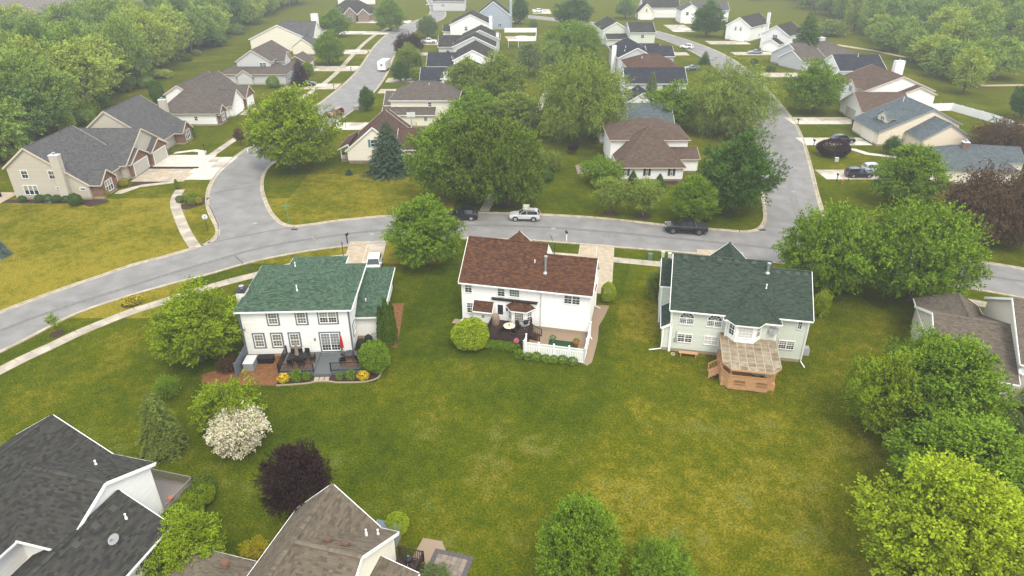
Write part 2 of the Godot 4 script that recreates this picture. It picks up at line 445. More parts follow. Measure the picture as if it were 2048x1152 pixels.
# st: glass material, panes across, rows in each sash, lights (twin windows), casing material
func window(h: Node3D, t: Transform3D, w: float, hh: float, st: Array) -> void:
	var glass: String = st[0]; var nx: int = st[1]; var ny: int = st[2]; var twin: int = st[3]; var casing: String = st[4] if st.size() > 4 else ""
	var sash: bool = st[5] if st.size() > 5 else true
	var key := "w%s%s%s%s" % [w, hh, st, ""]
	if not cache.has(key):
		var f := MB.new(); var p := MB.new(); var mu := MB.new(); var cs := MB.new()
		var fw := 0.07
		f.box(Vector3(-w / 2 + fw / 2, 0, 0.04), Vector3(fw, hh, 0.08)); f.box(Vector3(w / 2 - fw / 2, 0, 0.04), Vector3(fw, hh, 0.08))
		f.box(Vector3(0, hh / 2 - fw / 2, 0.04), Vector3(w - fw * 2, fw, 0.08)); f.box(Vector3(0, -hh / 2 + fw / 2, 0.045), Vector3(w - fw * 2, fw, 0.09))
		var bay := (w - fw) / twin
		for k in twin:
			var cx := -w / 2 + fw / 2 + bay * (k + 0.5)
			if k: f.box(Vector3(cx - bay / 2, 0, 0.035), Vector3(0.09, hh - fw * 2, 0.07))
			if sash: f.box(Vector3(cx, 0, 0.028), Vector3(bay - fw, 0.05, 0.05))
			for i in range(1, nx): mu.box(Vector3(cx + (bay - fw) * (float(i) / nx - 0.5), 0, 0.018), Vector3(0.022, hh - fw * 2, 0.02))
			for i in range(1, ny * 2):
				if i != ny or not sash: mu.box(Vector3(cx, (hh - fw) * (float(i) / (ny * 2) - 0.5), 0.017), Vector3(bay - fw, 0.022, 0.016))
		p.box(Vector3(0, 0, 0.004), Vector3(w - fw, hh - fw, 0.012))
		if casing:
			var cw := 0.15
			cs.box(Vector3(-w / 2 - cw / 2, 0, 0.02), Vector3(cw, hh + cw * 2, 0.05)); cs.box(Vector3(w / 2 + cw / 2, 0, 0.02), Vector3(cw, hh + cw * 2, 0.05))
			cs.box(Vector3(0, hh / 2 + cw / 2, 0.02), Vector3(w, cw, 0.05)); cs.box(Vector3(0, -hh / 2 - cw / 2, 0.02), Vector3(w, cw, 0.05))
		cache[key] = [f.mesh(), p.mesh(), mu.mesh() if mu.v.size() else null, cs.mesh() if casing else null]
	var o := Node3D.new()
	o.name = "window"; h.add_child(o, true); o.transform = t
	put(o, "frame", cache[key][0], M.trim_white); put(o, "pane", cache[key][1], M[glass])
	if glass == "glass_dark" and hh > 0.9 and rng.randf() < 0.6:
		var bl := MB.new()
		var drop := (hh - 0.14) * rng.randf_range(0.2, 0.75)
		bl.box(Vector3(0, hh / 2 - 0.07 - drop / 2, 0.009), Vector3(w - 0.14, drop, 0.012)); part(o, "blind", bl, M["blind_%d" % (rng.randi() % 3)])
	if cache[key][2]: put(o, "muntin", cache[key][2], M.trim_white)
	if cache[key][3]: put(o, "casing", cache[key][3], M[casing])

func shutter_pair(h: Node3D, t: Transform3D, w: float, hh: float, m := "shutter") -> void:
	for k in [-1, 1]:
		var mb := MB.new()
		mb.box(Vector3(k * (w / 2 + 0.24), 0, 0.03), Vector3(0.42, hh, 0.05))
		for i in 9: mb.box(Vector3(k * (w / 2 + 0.24), (i / 8.0 - 0.5) * (hh - 0.2), 0.06), Vector3(0.34, 0.05, 0.02))
		put(h, "shutter", mb.mesh(), M[m], t.origin, t.basis)

func garage_door(h: Node3D, t: Transform3D, w: float, hh: float, m: String) -> void:
	var key := "g%s%s" % [w, hh]
	if not cache.has(key):
		var f := MB.new(); var p := MB.new()
		f.box(Vector3(-w / 2 - 0.06, 0, 0.03), Vector3(0.12, hh, 0.08)); f.box(Vector3(w / 2 + 0.06, 0, 0.03), Vector3(0.12, hh, 0.08)); f.box(Vector3(0, hh / 2 + 0.06, 0.03), Vector3(w + 0.24, 0.12, 0.08))
		p.box(Vector3(0, 0, 0.0), Vector3(w, hh, 0.03))
		var cols := roundi(w / 0.6)
		for r in 4:
			for k in cols: p.box(Vector3((k + 0.5 - cols / 2.0) * w / cols, (r - 1.5) * hh / 4, 0.02), Vector3(w / cols - 0.14, hh / 4 - 0.16, 0.025))
			p.box(Vector3(0, (r - 2.0) * hh / 4 + 0.02, 0.017), Vector3(w, 0.02, 0.012))
		cache[key] = [f.mesh(), p.mesh()]
	var o := Node3D.new()
	o.name = "garage_door"; h.add_child(o, true); o.transform = t
	put(o, "frame", cache[key][0], M.trim_white); put(o, "panel", cache[key][1], M[m])

func entry_door(h: Node3D, t: Transform3D, m := "trim_white", lite := true) -> void:
	var f := MB.new(); var p := MB.new(); var g := MB.new()
	f.box(Vector3(-0.52, 0, 0.03), Vector3(0.1, 2.15, 0.08)); f.box(Vector3(0.52, 0, 0.03), Vector3(0.1, 2.15, 0.08)); f.box(Vector3(0, 1.12, 0.03), Vector3(1.14, 0.1, 0.08))
	p.box(Vector3(0, 0, 0.01), Vector3(0.94, 2.1, 0.05))
	g.box(Vector3(0, 0.25, 0.037), Vector3(0.6, 1.2, 0.012))
	for k in 2: g.box(Vector3(0, 0.25 + (k - 0.5) * 0.02, 0.04), Vector3(0.62, 0.02, 0.01))
	var o := Node3D.new()
	o.name = "door"; h.add_child(o, true); o.transform = t
	part(o, "frame", f, M.trim_white); part(o, "leaf", p, M[m])
	if lite: part(o, "pane", g, M.glass_dark)
	var k := MB.new(); k.box(Vector3(0.4, -0.05, 0.06), Vector3(0.05, 0.12, 0.06)); part(o, "handle", k, M.steel)

func vent_pipe(h: Node3D, at: Vector3, hh: float, r := 0.055, m := "trim_white") -> void:
	var mb := MB.new()
	mb.lathe(at, [[r * 1.8, -0.2], [r * 1.6, 0.1], [r, 0.16], [r, hh], [r * 1.25, hh], [r * 1.25, hh + 0.06], [0.0, hh + 0.07]], 10)
	part(h, "vent_pipe", mb, M[m])

func box_vent(h: Node3D, at: Vector3, turn: Basis, m := "dark_vent") -> void:
	var mb := MB.new()
	mb.box(at + Vector3(0, 0.07, 0), Vector3(0.42, 0.12, 0.42), turn); mb.box(at + Vector3(0, 0.02, 0), Vector3(0.56, 0.03, 0.56), turn)
	part(h, "roof_vent", mb, M[m])

func chimney(h: Node3D, x: float, n: float, w: float, d: float, y1: float, wall: String, cap := "sign_back") -> void:
	var mb := MB.new()
	for q in [[Vector3(x - w / 2, 0, -n + d / 2), Vector3.RIGHT, Vector3.BACK, w], [Vector3(x - w / 2, 0, -n - d / 2), Vector3.RIGHT, Vector3.FORWARD, w], [Vector3(x - w / 2, 0, -n - d / 2), Vector3.BACK, Vector3.LEFT, d], [Vector3(x + w / 2, 0, -n - d / 2), Vector3.BACK, Vector3.RIGHT, d]]:
		siding(mb, q[0], q[1], q[2], PackedVector2Array([Vector2(0, 0), Vector2(q[3], 0), Vector2(q[3], y1), Vector2(0, y1)]), 0.16)
	var c := part(h, "chimney", mb, M[wall])
	var k := MB.new()
	k.box(Vector3(x, y1 + 0.05, -n), Vector3(w + 0.12, 0.1, d + 0.12))
	part(c, "chimney_cap", k, M[cap])
	var f := MB.new()
	f.lathe(Vector3(x, y1 + 0.1, -n), [[0.16, 0.0], [0.16, 0.25], [0.26, 0.27], [0.26, 0.36], [0.0, 0.44]], 10)
	part(c, "flue", f, M.steel)

func downspout(h: Node3D, x: float, n: float, y1: float, kick: Vector3, m := "trim_white") -> void:
	var mb := MB.new()
	mb.box(Vector3(x, y1 / 2 + 0.1, -n), Vector3(0.09, y1 - 0.2, 0.07))
	mb.bar(Vector3(x, 0.22, -n), Vector3(x, 0.1, -n) + kick, 0.09, 0.07)
	part(h, "downspout", mb, M[m])

func dish(h: Node3D, at: Vector3, r: float, turn: Basis, m := "sign_back") -> void:
	var mb := MB.new()
	var ring := []
	for i in 6: ring.append([r * i / 5.0, 0.18 * r * (i / 5.0) * (i / 5.0)])
	mb.lathe(Vector3.ZERO, ring, 16)
	mb.tube(Vector3(0, 0.02, 0), Vector3(0, r * 1.0, r * 0.3), 0.02, 0.02, 5)
	mb.box(Vector3(0, r * 1.0, r * 0.3), Vector3(0.12, 0.12, 0.16))
	var o := Node3D.new()
	o.name = "satellite_dish"; h.add_child(o, true); o.position = at
	put(o, "reflector", mb.mesh(), M[m], Vector3(0, 0.45, 0), turn)
	var p := MB.new(); p.tube(Vector3(0, -0.3, 0), Vector3(0, 0.47, 0), 0.03, 0.03, 6); part(o, "mast", p, M.steel)

func house(called: String, label: String, ox: float, oz: float, yaw: float, S: Dictionary) -> Node3D:
	var h := thing(called, label, "house", Vector3(ox, 0, oz), yaw, S.get("group", ""))
	for b in S.blocks: block(h, b, S)
	for w in S.get("wins", []):  # [block, side, u, v, width, height, style, shutters]
		var t := face(S.blocks[w[0]], w[1], w[2], w[3])
		window(h, t, w[4], w[5], w[6])
		if w.size() > 7: shutter_pair(h, t, w[4], w[5], w[7])
	for g in S.get("garages", []): garage_door(h, face(S.blocks[g[0]], g[1], g[2], g[4] / 2 + 0.05), g[3], g[4], g[5])
	for d in S.get("doors", []): entry_door(h, face(S.blocks[d[0]], d[1], d[2], d[3]), d[4] if d.size() > 4 else "trim_white", d.size() < 6)
	for c in S.get("chimneys", []): chimney(h, c[0], c[1], c[2], c[3], c[4], c[5])
	for c in S.get("pipes", []): vent_pipe(h, Vector3(c[0], c[2], -c[1]), c[3])
	return h

# ---------------------------------------------------------------- trees
class LB:  # leaves: four-cornered blades with their own normals and tints
	var v := PackedVector3Array()
	var n := PackedVector3Array()
	var c := PackedColorArray()
	var ix := PackedInt32Array()
	func leaf(p: Vector3, d: Vector3, nn: Vector3, l: float, w: float, col: Color) -> void:
		var s := d.cross(nn).normalized() * w * 0.5
		var k := v.size()
		var m := p + d * (l * 0.45) + nn * (l * 0.06)
		v.append(p); v.append(m - s); v.append(p + d * l); v.append(m + s)
		n.append(nn); n.append(nn); n.append(nn); n.append(nn)
		c.append(col); c.append(col); c.append(col); c.append(col)
		ix.append(k); ix.append(k + 1); ix.append(k + 2); ix.append(k); ix.append(k + 2); ix.append(k + 3)
	func mesh() -> ArrayMesh:
		var a := []
		a.resize(Mesh.ARRAY_MAX)
		a[Mesh.ARRAY_VERTEX] = v; a[Mesh.ARRAY_NORMAL] = n; a[Mesh.ARRAY_COLOR] = c; a[Mesh.ARRAY_INDEX] = ix
		var m := ArrayMesh.new()
		m.add_surface_from_arrays(Mesh.PRIMITIVE_TRIANGLES, a)
		return m

func rvec() -> Vector3:
	var z := rng.randf_range(-1, 1)
	var a := rng.randf() * TAU
	var r := sqrt(1 - z * z)
	return Vector3(r * cos(a), z, r * sin(a))

func tint(base: float, spread: float, warm: float) -> Color:
	var k := base * rng.randf_range(1 - spread, 1 + spread)
	var mix := rng.randf() * warm
	return Color(minf(k * (1 + mix), 1), minf(k * (1 + mix * 0.35), 1), minf(k, 1))

# A broad crown: o holds height, radius, crown base, clumps, leaves, leaf size, droop, looseness and skew. Leaf blades sit in clumps at the ends of limbs.
func broad(o: Dictionary) -> Array:
	var H: float = o.h; var R: float = o.r; var base: float = o.base
	var cy := (H + base) / 2; var ry := (H - base) / 2
	var lb := LB.new(); var wood := MB.new()
	var droop: float = o.get("droop", 0.0); var loose: float = o.get("loose", 1.0)
	var bump := FastNoiseLite.new()
	bump.seed = o.seed; bump.frequency = 0.9
	var tips := []
	var n: int = o.clumps
	for i in n:
		# even spread of directions over the crown, few towards the underside
		var y := 1.0 - 1.86 * (i + 0.5) / n
		var a := i * 2.39996 + rng.randf() * 0.5
		var r := sqrt(maxf(0.0, 1 - y * y))
		var d := Vector3(r * cos(a), y, r * sin(a))
		var fill: float = o.get("egg", 0.0)
		var wide := 1.0 - fill * maxf(y, 0.0) + fill * 0.25 * maxf(-y, 0.0)
		var reach := (0.86 + 0.3 * bump.get_noise_3dv(d * 1.6)) * rng.randf_range(0.8, 1.1)
		if i % 4 == 3: reach *= rng.randf_range(0.45, 0.75)
		tips.append(Vector3(d.x * R * wide * reach, cy + d.y * ry * reach, d.z * R * wide * reach))
	var per: int = o.leaves / n
	var cs: float = o.get("clump", 0.26) * R
	for tip: Vector3 in tips:
		var out := (tip - Vector3(0, cy - ry * 0.3, 0)).normalized()
		var tone := rng.randf_range(0.56, 0.88)
		var rad := cs * rng.randf_range(0.6, 1.35)
		var stretch := Vector3(1, 0.72 + droop, 1)
		var sprigs := maxi(5, per / 12)
		for j in sprigs:
			var q := rvec() * pow(rng.randf(), 0.34)
			var p := tip + q * stretch * rad * loose
			p.y -= droop * rad * rng.randf() * 0.9
			var dir := (q * 0.7 + out * 0.6 + rvec() * 0.5 + Vector3(0, -droop * 1.4, 0)).normalized()
			var t2 := tone * rng.randf_range(0.86, 1.14)
			for k in 12:
				var d2 := (dir + rvec() * 0.85).normalized()
				var nn := (Vector3(0, 0.7, 0) + out * 0.45 + rvec() * 1.0).normalized()
				var l: float = o.leaf * rng.randf_range(0.7, 1.3)
				lb.leaf(p + dir * (k - 6.0) * o.leaf * 0.26 + rvec() * o.leaf * 0.55, d2, nn, l, l * o.get("slim", 0.62), tint(t2, 0.13, 0.22))
	var tr: float = o.get("trunk", R * 0.055)
	var fork := base + (H - base) * 0.25
	wood.tube(Vector3(0, -0.15, 0), Vector3(0, base * 0.3, 0), tr * 1.45, tr, 9, false)
	wood.tube(Vector3(0, base * 0.3, 0), Vector3(0, fork, 0), tr, tr * 0.75, 9, false)
	wood.tube(Vector3(0, fork, 0), Vector3(R * 0.04, H * 0.86, R * 0.03), tr * 0.75, tr * 0.12, 7, false)
	for i in range(0, n, maxi(1, n / 26)):
		var tip: Vector3 = tips[i]
		var from := Vector3(0, lerpf(base * 0.9, fork + (H - fork) * 0.35, rng.randf()), 0)
		if tip.y < from.y: from.y = maxf(base * 0.75, tip.y - 0.4)
		var mid := from.lerp(tip, 0.5) + Vector3(0, (tip.y - from.y) * 0.12 - 0.1, 0)
		wood.tube(from, mid, tr * 0.38, tr * 0.22, 5, false); wood.tube(mid, tip, tr * 0.22, tr * 0.05, 5, false)
	return [wood.mesh(), lb.mesh()]

func conifer(o: Dictionary) -> Array:  # whorls of drooping boughs
	var H: float = o.h; var R: float = o.r
	var lb := LB.new(); var wood := MB.new()
	wood.tube(Vector3(0, -0.1, 0), Vector3(0, H * 0.97, 0), R * 0.07, 0.02, 7, false)
	var rows: int = o.rows
	for i in rows:
		var f := float(i) / rows
		var y := lerpf(o.get("base", 0.04) * H, H * 0.98, f)
		var reach := R * pow(1 - f, o.get("pow", 0.85)) * rng.randf_range(0.86, 1.1) + 0.12
		var k := maxi(5, int(o.boughs * (1 - f * 0.75)))
		for j in k:
			var a := TAU * (j + rng.randf() * 0.7) / k + i * 0.7
			var rr := reach * rng.randf_range(0.78, 1.1)
			var dir := Vector3(cos(a), 0, sin(a))
			var tone := rng.randf_range(0.6, 0.9)
			var m := maxi(3, int(rr / (o.leaf * 0.42)))
			var bow: float = o.get("bow", 0.32) * rng.randf_range(0.6, 1.3)
			for s in m:
				var g := (s + 0.4) / m
				if g < 0.25: continue
				var p := Vector3(0, y, 0) + dir * rr * g + Vector3(0, -bow * rr * g * g + 0.12 * rr * g, 0)
				for w in 4:
					var side := dir.cross(Vector3.UP) * (-1.0 if w % 2 else 1.0)
					var d2 := (dir * 0.8 + side * rng.randf_range(0.2, 1.0) + Vector3(0, rng.randf_range(-0.45, 0.15), 0)).normalized()
					var nn := (Vector3.UP * 0.9 + dir * 0.35 + rvec() * 0.5).normalized()
					lb.leaf(p + rvec() * o.leaf * 0.25, d2, nn, o.leaf * rng.randf_range(0.8, 1.3), o.leaf * 0.34, tint(tone, 0.15, 0.1))
	return [wood.mesh(), lb.mesh()]

func dense(o: Dictionary) -> Array:  # clipped balls, cones and columns: upright sprays all over a lumpy body
	var lb := LB.new(); var wood := MB.new()
	var H: float = o.h; var R: float = o.r
	wood.tube(Vector3(0, -0.1, 0), Vector3(0, H * 0.6, 0), R * 0.09, R * 0.03, 6, false)
	var bump := FastNoiseLite.new()
	bump.seed = o.seed; bump.frequency = o.get("lump", 1.3) / R
	for i in int(o.leaves):
		var f := pow(rng.randf(), o.get("even", 0.8))
		var a := rng.randf() * TAU
		var r := R * sin(PI * pow(f, o.get("belly", 0.75))) if o.shape == "ball" else R * (pow(1 - f, o.get("cone", 0.75)) * (0.8 + 0.2 * minf(1, f * 6)))
		var out := Vector3(cos(a), 0, sin(a))
		var y := 0.04 * H + f * H * 0.96
		if o.shape == "ball":
			var th := acos(1 - 2 * rng.randf() * 0.93)
			r = R * sin(th); y = H * 0.5 * (1 + cos(th)); out = Vector3(cos(a) * sin(th), cos(th), sin(a) * sin(th))
		var c := Vector3(0, y, 0) + Vector3(cos(a), 0, sin(a)) * r
		var b := bump.get_noise_3dv(c)
		var deep: float = 1.0 + b * o.get("rough", 0.22) - 0.2 * pow(rng.randf(), 2.0)
		var p: Vector3 = Vector3(0, H * 0.5, 0) + (c - Vector3(0, H * 0.5, 0)) * deep if o.shape == "ball" else Vector3(c.x * deep, c.y, c.z * deep)
		var up: float = o.get("upright", 0.3)
		var d2 := (out * (1 - up) + Vector3(0, up, 0) + rvec() * 0.6).normalized()
		var nn := (out * 0.7 + Vector3(0, 0.5, 0) + rvec() * 0.7).normalized()
		var l: float = o.leaf * rng.randf_range(0.7, 1.35)
		lb.leaf(p, d2, nn, l, l * o.get("slim", 0.55), tint(0.74, 0.24, 0.2))
	return [wood.mesh(), lb.mesh()]

var KIND := {}

func make_kinds() -> void:
	KIND.maple = broad({"seed": 3, "h": 10.0, "r": 4.6, "base": 0.35, "clumps": 150, "leaves": 46000, "leaf": 0.205, "clump": 0.25, "egg": 0.2})
	KIND.oval = broad({"seed": 8, "h": 10.0, "r": 4.2, "base": 0.3, "clumps": 160, "leaves": 48000, "leaf": 0.2, "clump": 0.23, "egg": 0.35})
	KIND.spread = broad({"seed": 14, "h": 9.0, "r": 5.2, "base": 0.5, "clumps": 170, "leaves": 50000, "leaf": 0.205, "clump": 0.21, "loose": 1.15})
	KIND.locust = broad({"seed": 21, "h": 10.0, "r": 4.8, "base": 1.4, "clumps": 110, "leaves": 30000, "leaf": 0.2, "clump": 0.26, "slim": 0.4, "droop": 0.25, "loose": 1.2})
	KIND.willow = broad({"seed": 26, "h": 12.0, "r": 5.6, "base": 0.8, "clumps": 130, "leaves": 52000, "leaf": 0.26, "clump": 0.25, "slim": 0.34, "droop": 0.75, "loose": 1.1})
	KIND.wood_a = broad({"seed": 31, "h": 12.0, "r": 4.6, "base": 1.0, "clumps": 90, "leaves": 20000, "leaf": 0.28, "clump": 0.28, "egg": 0.25})
	KIND.wood_b = broad({"seed": 37, "h": 12.0, "r": 4.2, "base": 0.7, "clumps": 80, "leaves": 18000, "leaf": 0.28, "clump": 0.3, "egg": 0.4, "droop": 0.2})
	KIND.small = broad({"seed": 41, "h": 4.6, "r": 2.5, "base": 1.0, "clumps": 80, "leaves": 15000, "leaf": 0.145, "clump": 0.26, "loose": 1.1})
	KIND.mound = broad({"seed": 47, "h": 7.0, "r": 5.6, "base": 0.1, "clumps": 170, "leaves": 44000, "leaf": 0.22, "clump": 0.22, "slim": 0.5, "droop": 0.35})
	KIND.shrub = broad({"seed": 52, "h": 2.6, "r": 2.2, "base": 0.1, "clumps": 80, "leaves": 14000, "leaf": 0.13, "clump": 0.27})
	KIND.sapling = broad({"seed": 57, "h": 2.4, "r": 0.55, "base": 0.9, "clumps": 14, "leaves": 700, "leaf": 0.13, "clump": 0.4, "trunk": 0.03})
	KIND.spruce = conifer({"h": 10.0, "r": 3.4, "rows": 34, "boughs": 22, "leaf": 0.34})
	KIND.feathery = conifer({"h": 6.0, "r": 2.2, "rows": 26, "boughs": 20, "leaf": 0.3, "bow": 0.75, "pow": 0.62})
	KIND.ball = dense({"seed": 61, "shape": "ball", "h": 2.6, "r": 1.5, "leaves": 9000, "leaf": 0.14})
	KIND.column = dense({"seed": 63, "shape": "cone", "h": 5.0, "r": 0.75, "leaves": 7000, "leaf": 0.18, "upright": 0.75, "cone": 0.5, "slim": 0.4, "rough": 0.3})
	KIND.cone = dense({"seed": 65, "shape": "cone", "h": 2.8, "r": 1.1, "leaves": 5000, "leaf": 0.13, "upright": 0.5, "cone": 0.85})
	KIND.tuft = dense({"seed": 67, "shape": "ball", "h": 0.7, "r": 0.5, "leaves": 700, "leaf": 0.12, "upright": 0.5})
	for l in [["green", 0.22, 0.37, 0.03], ["bright", 0.29, 0.42, 0.02], ["lime", 0.4, 0.54, 0.03], ["olive", 0.17, 0.26, 0.03], ["deep", 0.11, 0.22, 0.04], ["light", 0.28, 0.39, 0.065], ["grey_green", 0.2, 0.29, 0.1],
			["wood", 0.3, 0.45, 0.09], ["wood_light", 0.44, 0.57, 0.1], ["wood_dark", 0.2, 0.34, 0.08], ["spruce", 0.095, 0.165, 0.09], ["blue", 0.22, 0.3, 0.27], ["arbor", 0.12, 0.21, 0.02], ["fern", 0.19, 0.25, 0.05]]:
		leaf_mat(l[0], l[1], l[2], l[3])
	leaf_mat("purple", 0.05, 0.026, 0.026, 0.25); leaf_mat("copper", 0.15, 0.1, 0.06, 0.3); leaf_mat("plum", 0.06, 0.035, 0.045, 0.25); leaf_mat("cream", 0.86, 0.85, 0.68, 0.3); leaf_mat("gold", 0.52, 0.48, 0.03)

# o = [kind, leaf, x, z, height, crown radius]
const SIZE := {"maple": [10.0, 4.6], "oval": [10.0, 4.2], "spread": [9.0, 5.2], "locust": [10.0, 4.8], "willow": [12.0, 5.6], "wood_a": [12.0, 4.6], "wood_b": [12.0, 4.2], "small": [4.6, 2.5], "mound": [7.0, 5.6], "shrub": [2.6, 2.2],
	"sapling": [2.4, 0.55], "spruce": [10.0, 3.4], "feathery": [6.0, 2.2], "ball": [2.6, 1.5], "column": [5.0, 0.75], "cone": [2.8, 1.1], "tuft": [0.7, 0.5]}

func tree(called: String, label: String, category: String, o: Array, group := "", bark := "bark") -> Node3D:
	var t := thing(called, label, category, Vector3(o[2], 0, o[3]), rng.randf() * 360, group)
	var full := 1.0 if o[0] in ["ball", "column", "cone", "tuft", "spruce", "feathery", "sapling"] else 0.92
	var sh: float = o[4] / SIZE[o[0]][0]; var sr: float = o[5] * full / SIZE[o[0]][1]
	var b := Basis.from_scale(Vector3(sr, sh, sr))
	var small: bool = category in ["shrub", "flower", "plant"]
	put(t, "stem" if small else "trunk", KIND[o[0]][0], M[bark], Vector3.ZERO, b)
	put(t, "foliage" if small else "crown", KIND[o[0]][1], M["leaf_" + o[1]], Vector3.ZERO, b)
	return t

# ---------------------------------------------------------------- vehicles
# The nose points to -x. st: [x, y of the sill, y of the shoulder, half width] along the body; cab: [x, y, half width] of the roof line from the windscreen foot back.
const CARS := {
	"suv": {"len": 4.6, "w": 0.92, "wheel": 0.36, "ax": [-1.4, 1.3],
		"body": [[-2.3, 0.42, 0.7, 0.72], [-2.2, 0.28, 0.86, 0.85], [-1.75, 0.24, 0.98, 0.92], [-0.9, 0.22, 1.05, 0.92], [0.8, 0.22, 1.08, 0.92], [1.9, 0.26, 1.1, 0.91], [2.2, 0.34, 1.05, 0.86], [2.3, 0.45, 0.9, 0.78]],
		"cab": [[-0.95, 1.05, 0.84], [-0.25, 1.58, 0.68], [0.3, 1.67, 0.69], [1.5, 1.62, 0.67], [1.85, 1.5, 0.66], [2.2, 1.08, 0.8]]},
	"sedan": {"len": 4.7, "w": 0.9, "wheel": 0.33, "ax": [-1.4, 1.35],
		"body": [[-2.35, 0.4, 0.6, 0.7], [-2.2, 0.25, 0.75, 0.84], [-1.7, 0.2, 0.86, 0.9], [-0.9, 0.18, 0.93, 0.9], [0.9, 0.18, 0.97, 0.9], [1.8, 0.22, 0.98, 0.89], [2.2, 0.3, 0.95, 0.83], [2.35, 0.42, 0.85, 0.76]],
		"cab": [[-0.95, 0.93, 0.82], [-0.1, 1.38, 0.62], [0.4, 1.44, 0.62], [1.0, 1.38, 0.6], [1.75, 0.98, 0.76]]},
	"van": {"len": 5.1, "w": 0.98, "wheel": 0.35, "ax": [-1.6, 1.45],
		"body": [[-2.55, 0.42, 0.68, 0.75], [-2.4, 0.26, 0.86, 0.9], [-1.9, 0.22, 1.0, 0.98], [-1.3, 0.2, 1.08, 0.98], [1.2, 0.2, 1.12, 0.98], [2.2, 0.24, 1.12, 0.97], [2.45, 0.32, 1.08, 0.92], [2.55, 0.45, 0.95, 0.86]],
		"cab": [[-1.6, 1.06, 0.88], [-0.6, 1.66, 0.74], [0.2, 1.74, 0.76], [1.9, 1.7, 0.74], [2.25, 1.58, 0.72], [2.5, 1.1, 0.86]]},
	"pickup": {"len": 5.9, "w": 1.0, "wheel": 0.46, "ax": [-1.85, 1.75],
		"body": [[-2.95, 0.6, 0.98, 0.85], [-2.85, 0.55, 1.14, 0.96], [-2.2, 0.55, 1.24, 0.98], [-1.2, 0.55, 1.27, 0.98], [0.85, 0.55, 1.27, 0.98], [2.5, 0.55, 1.27, 0.98], [2.85, 0.6, 1.27, 0.97], [2.95, 0.64, 1.24, 0.95]],
		"cab": [[-1.25, 1.27, 0.9], [-0.55, 1.88, 0.74], [0.0, 1.96, 0.75], [0.85, 1.92, 0.74], [1.05, 1.28, 0.88]]},
}

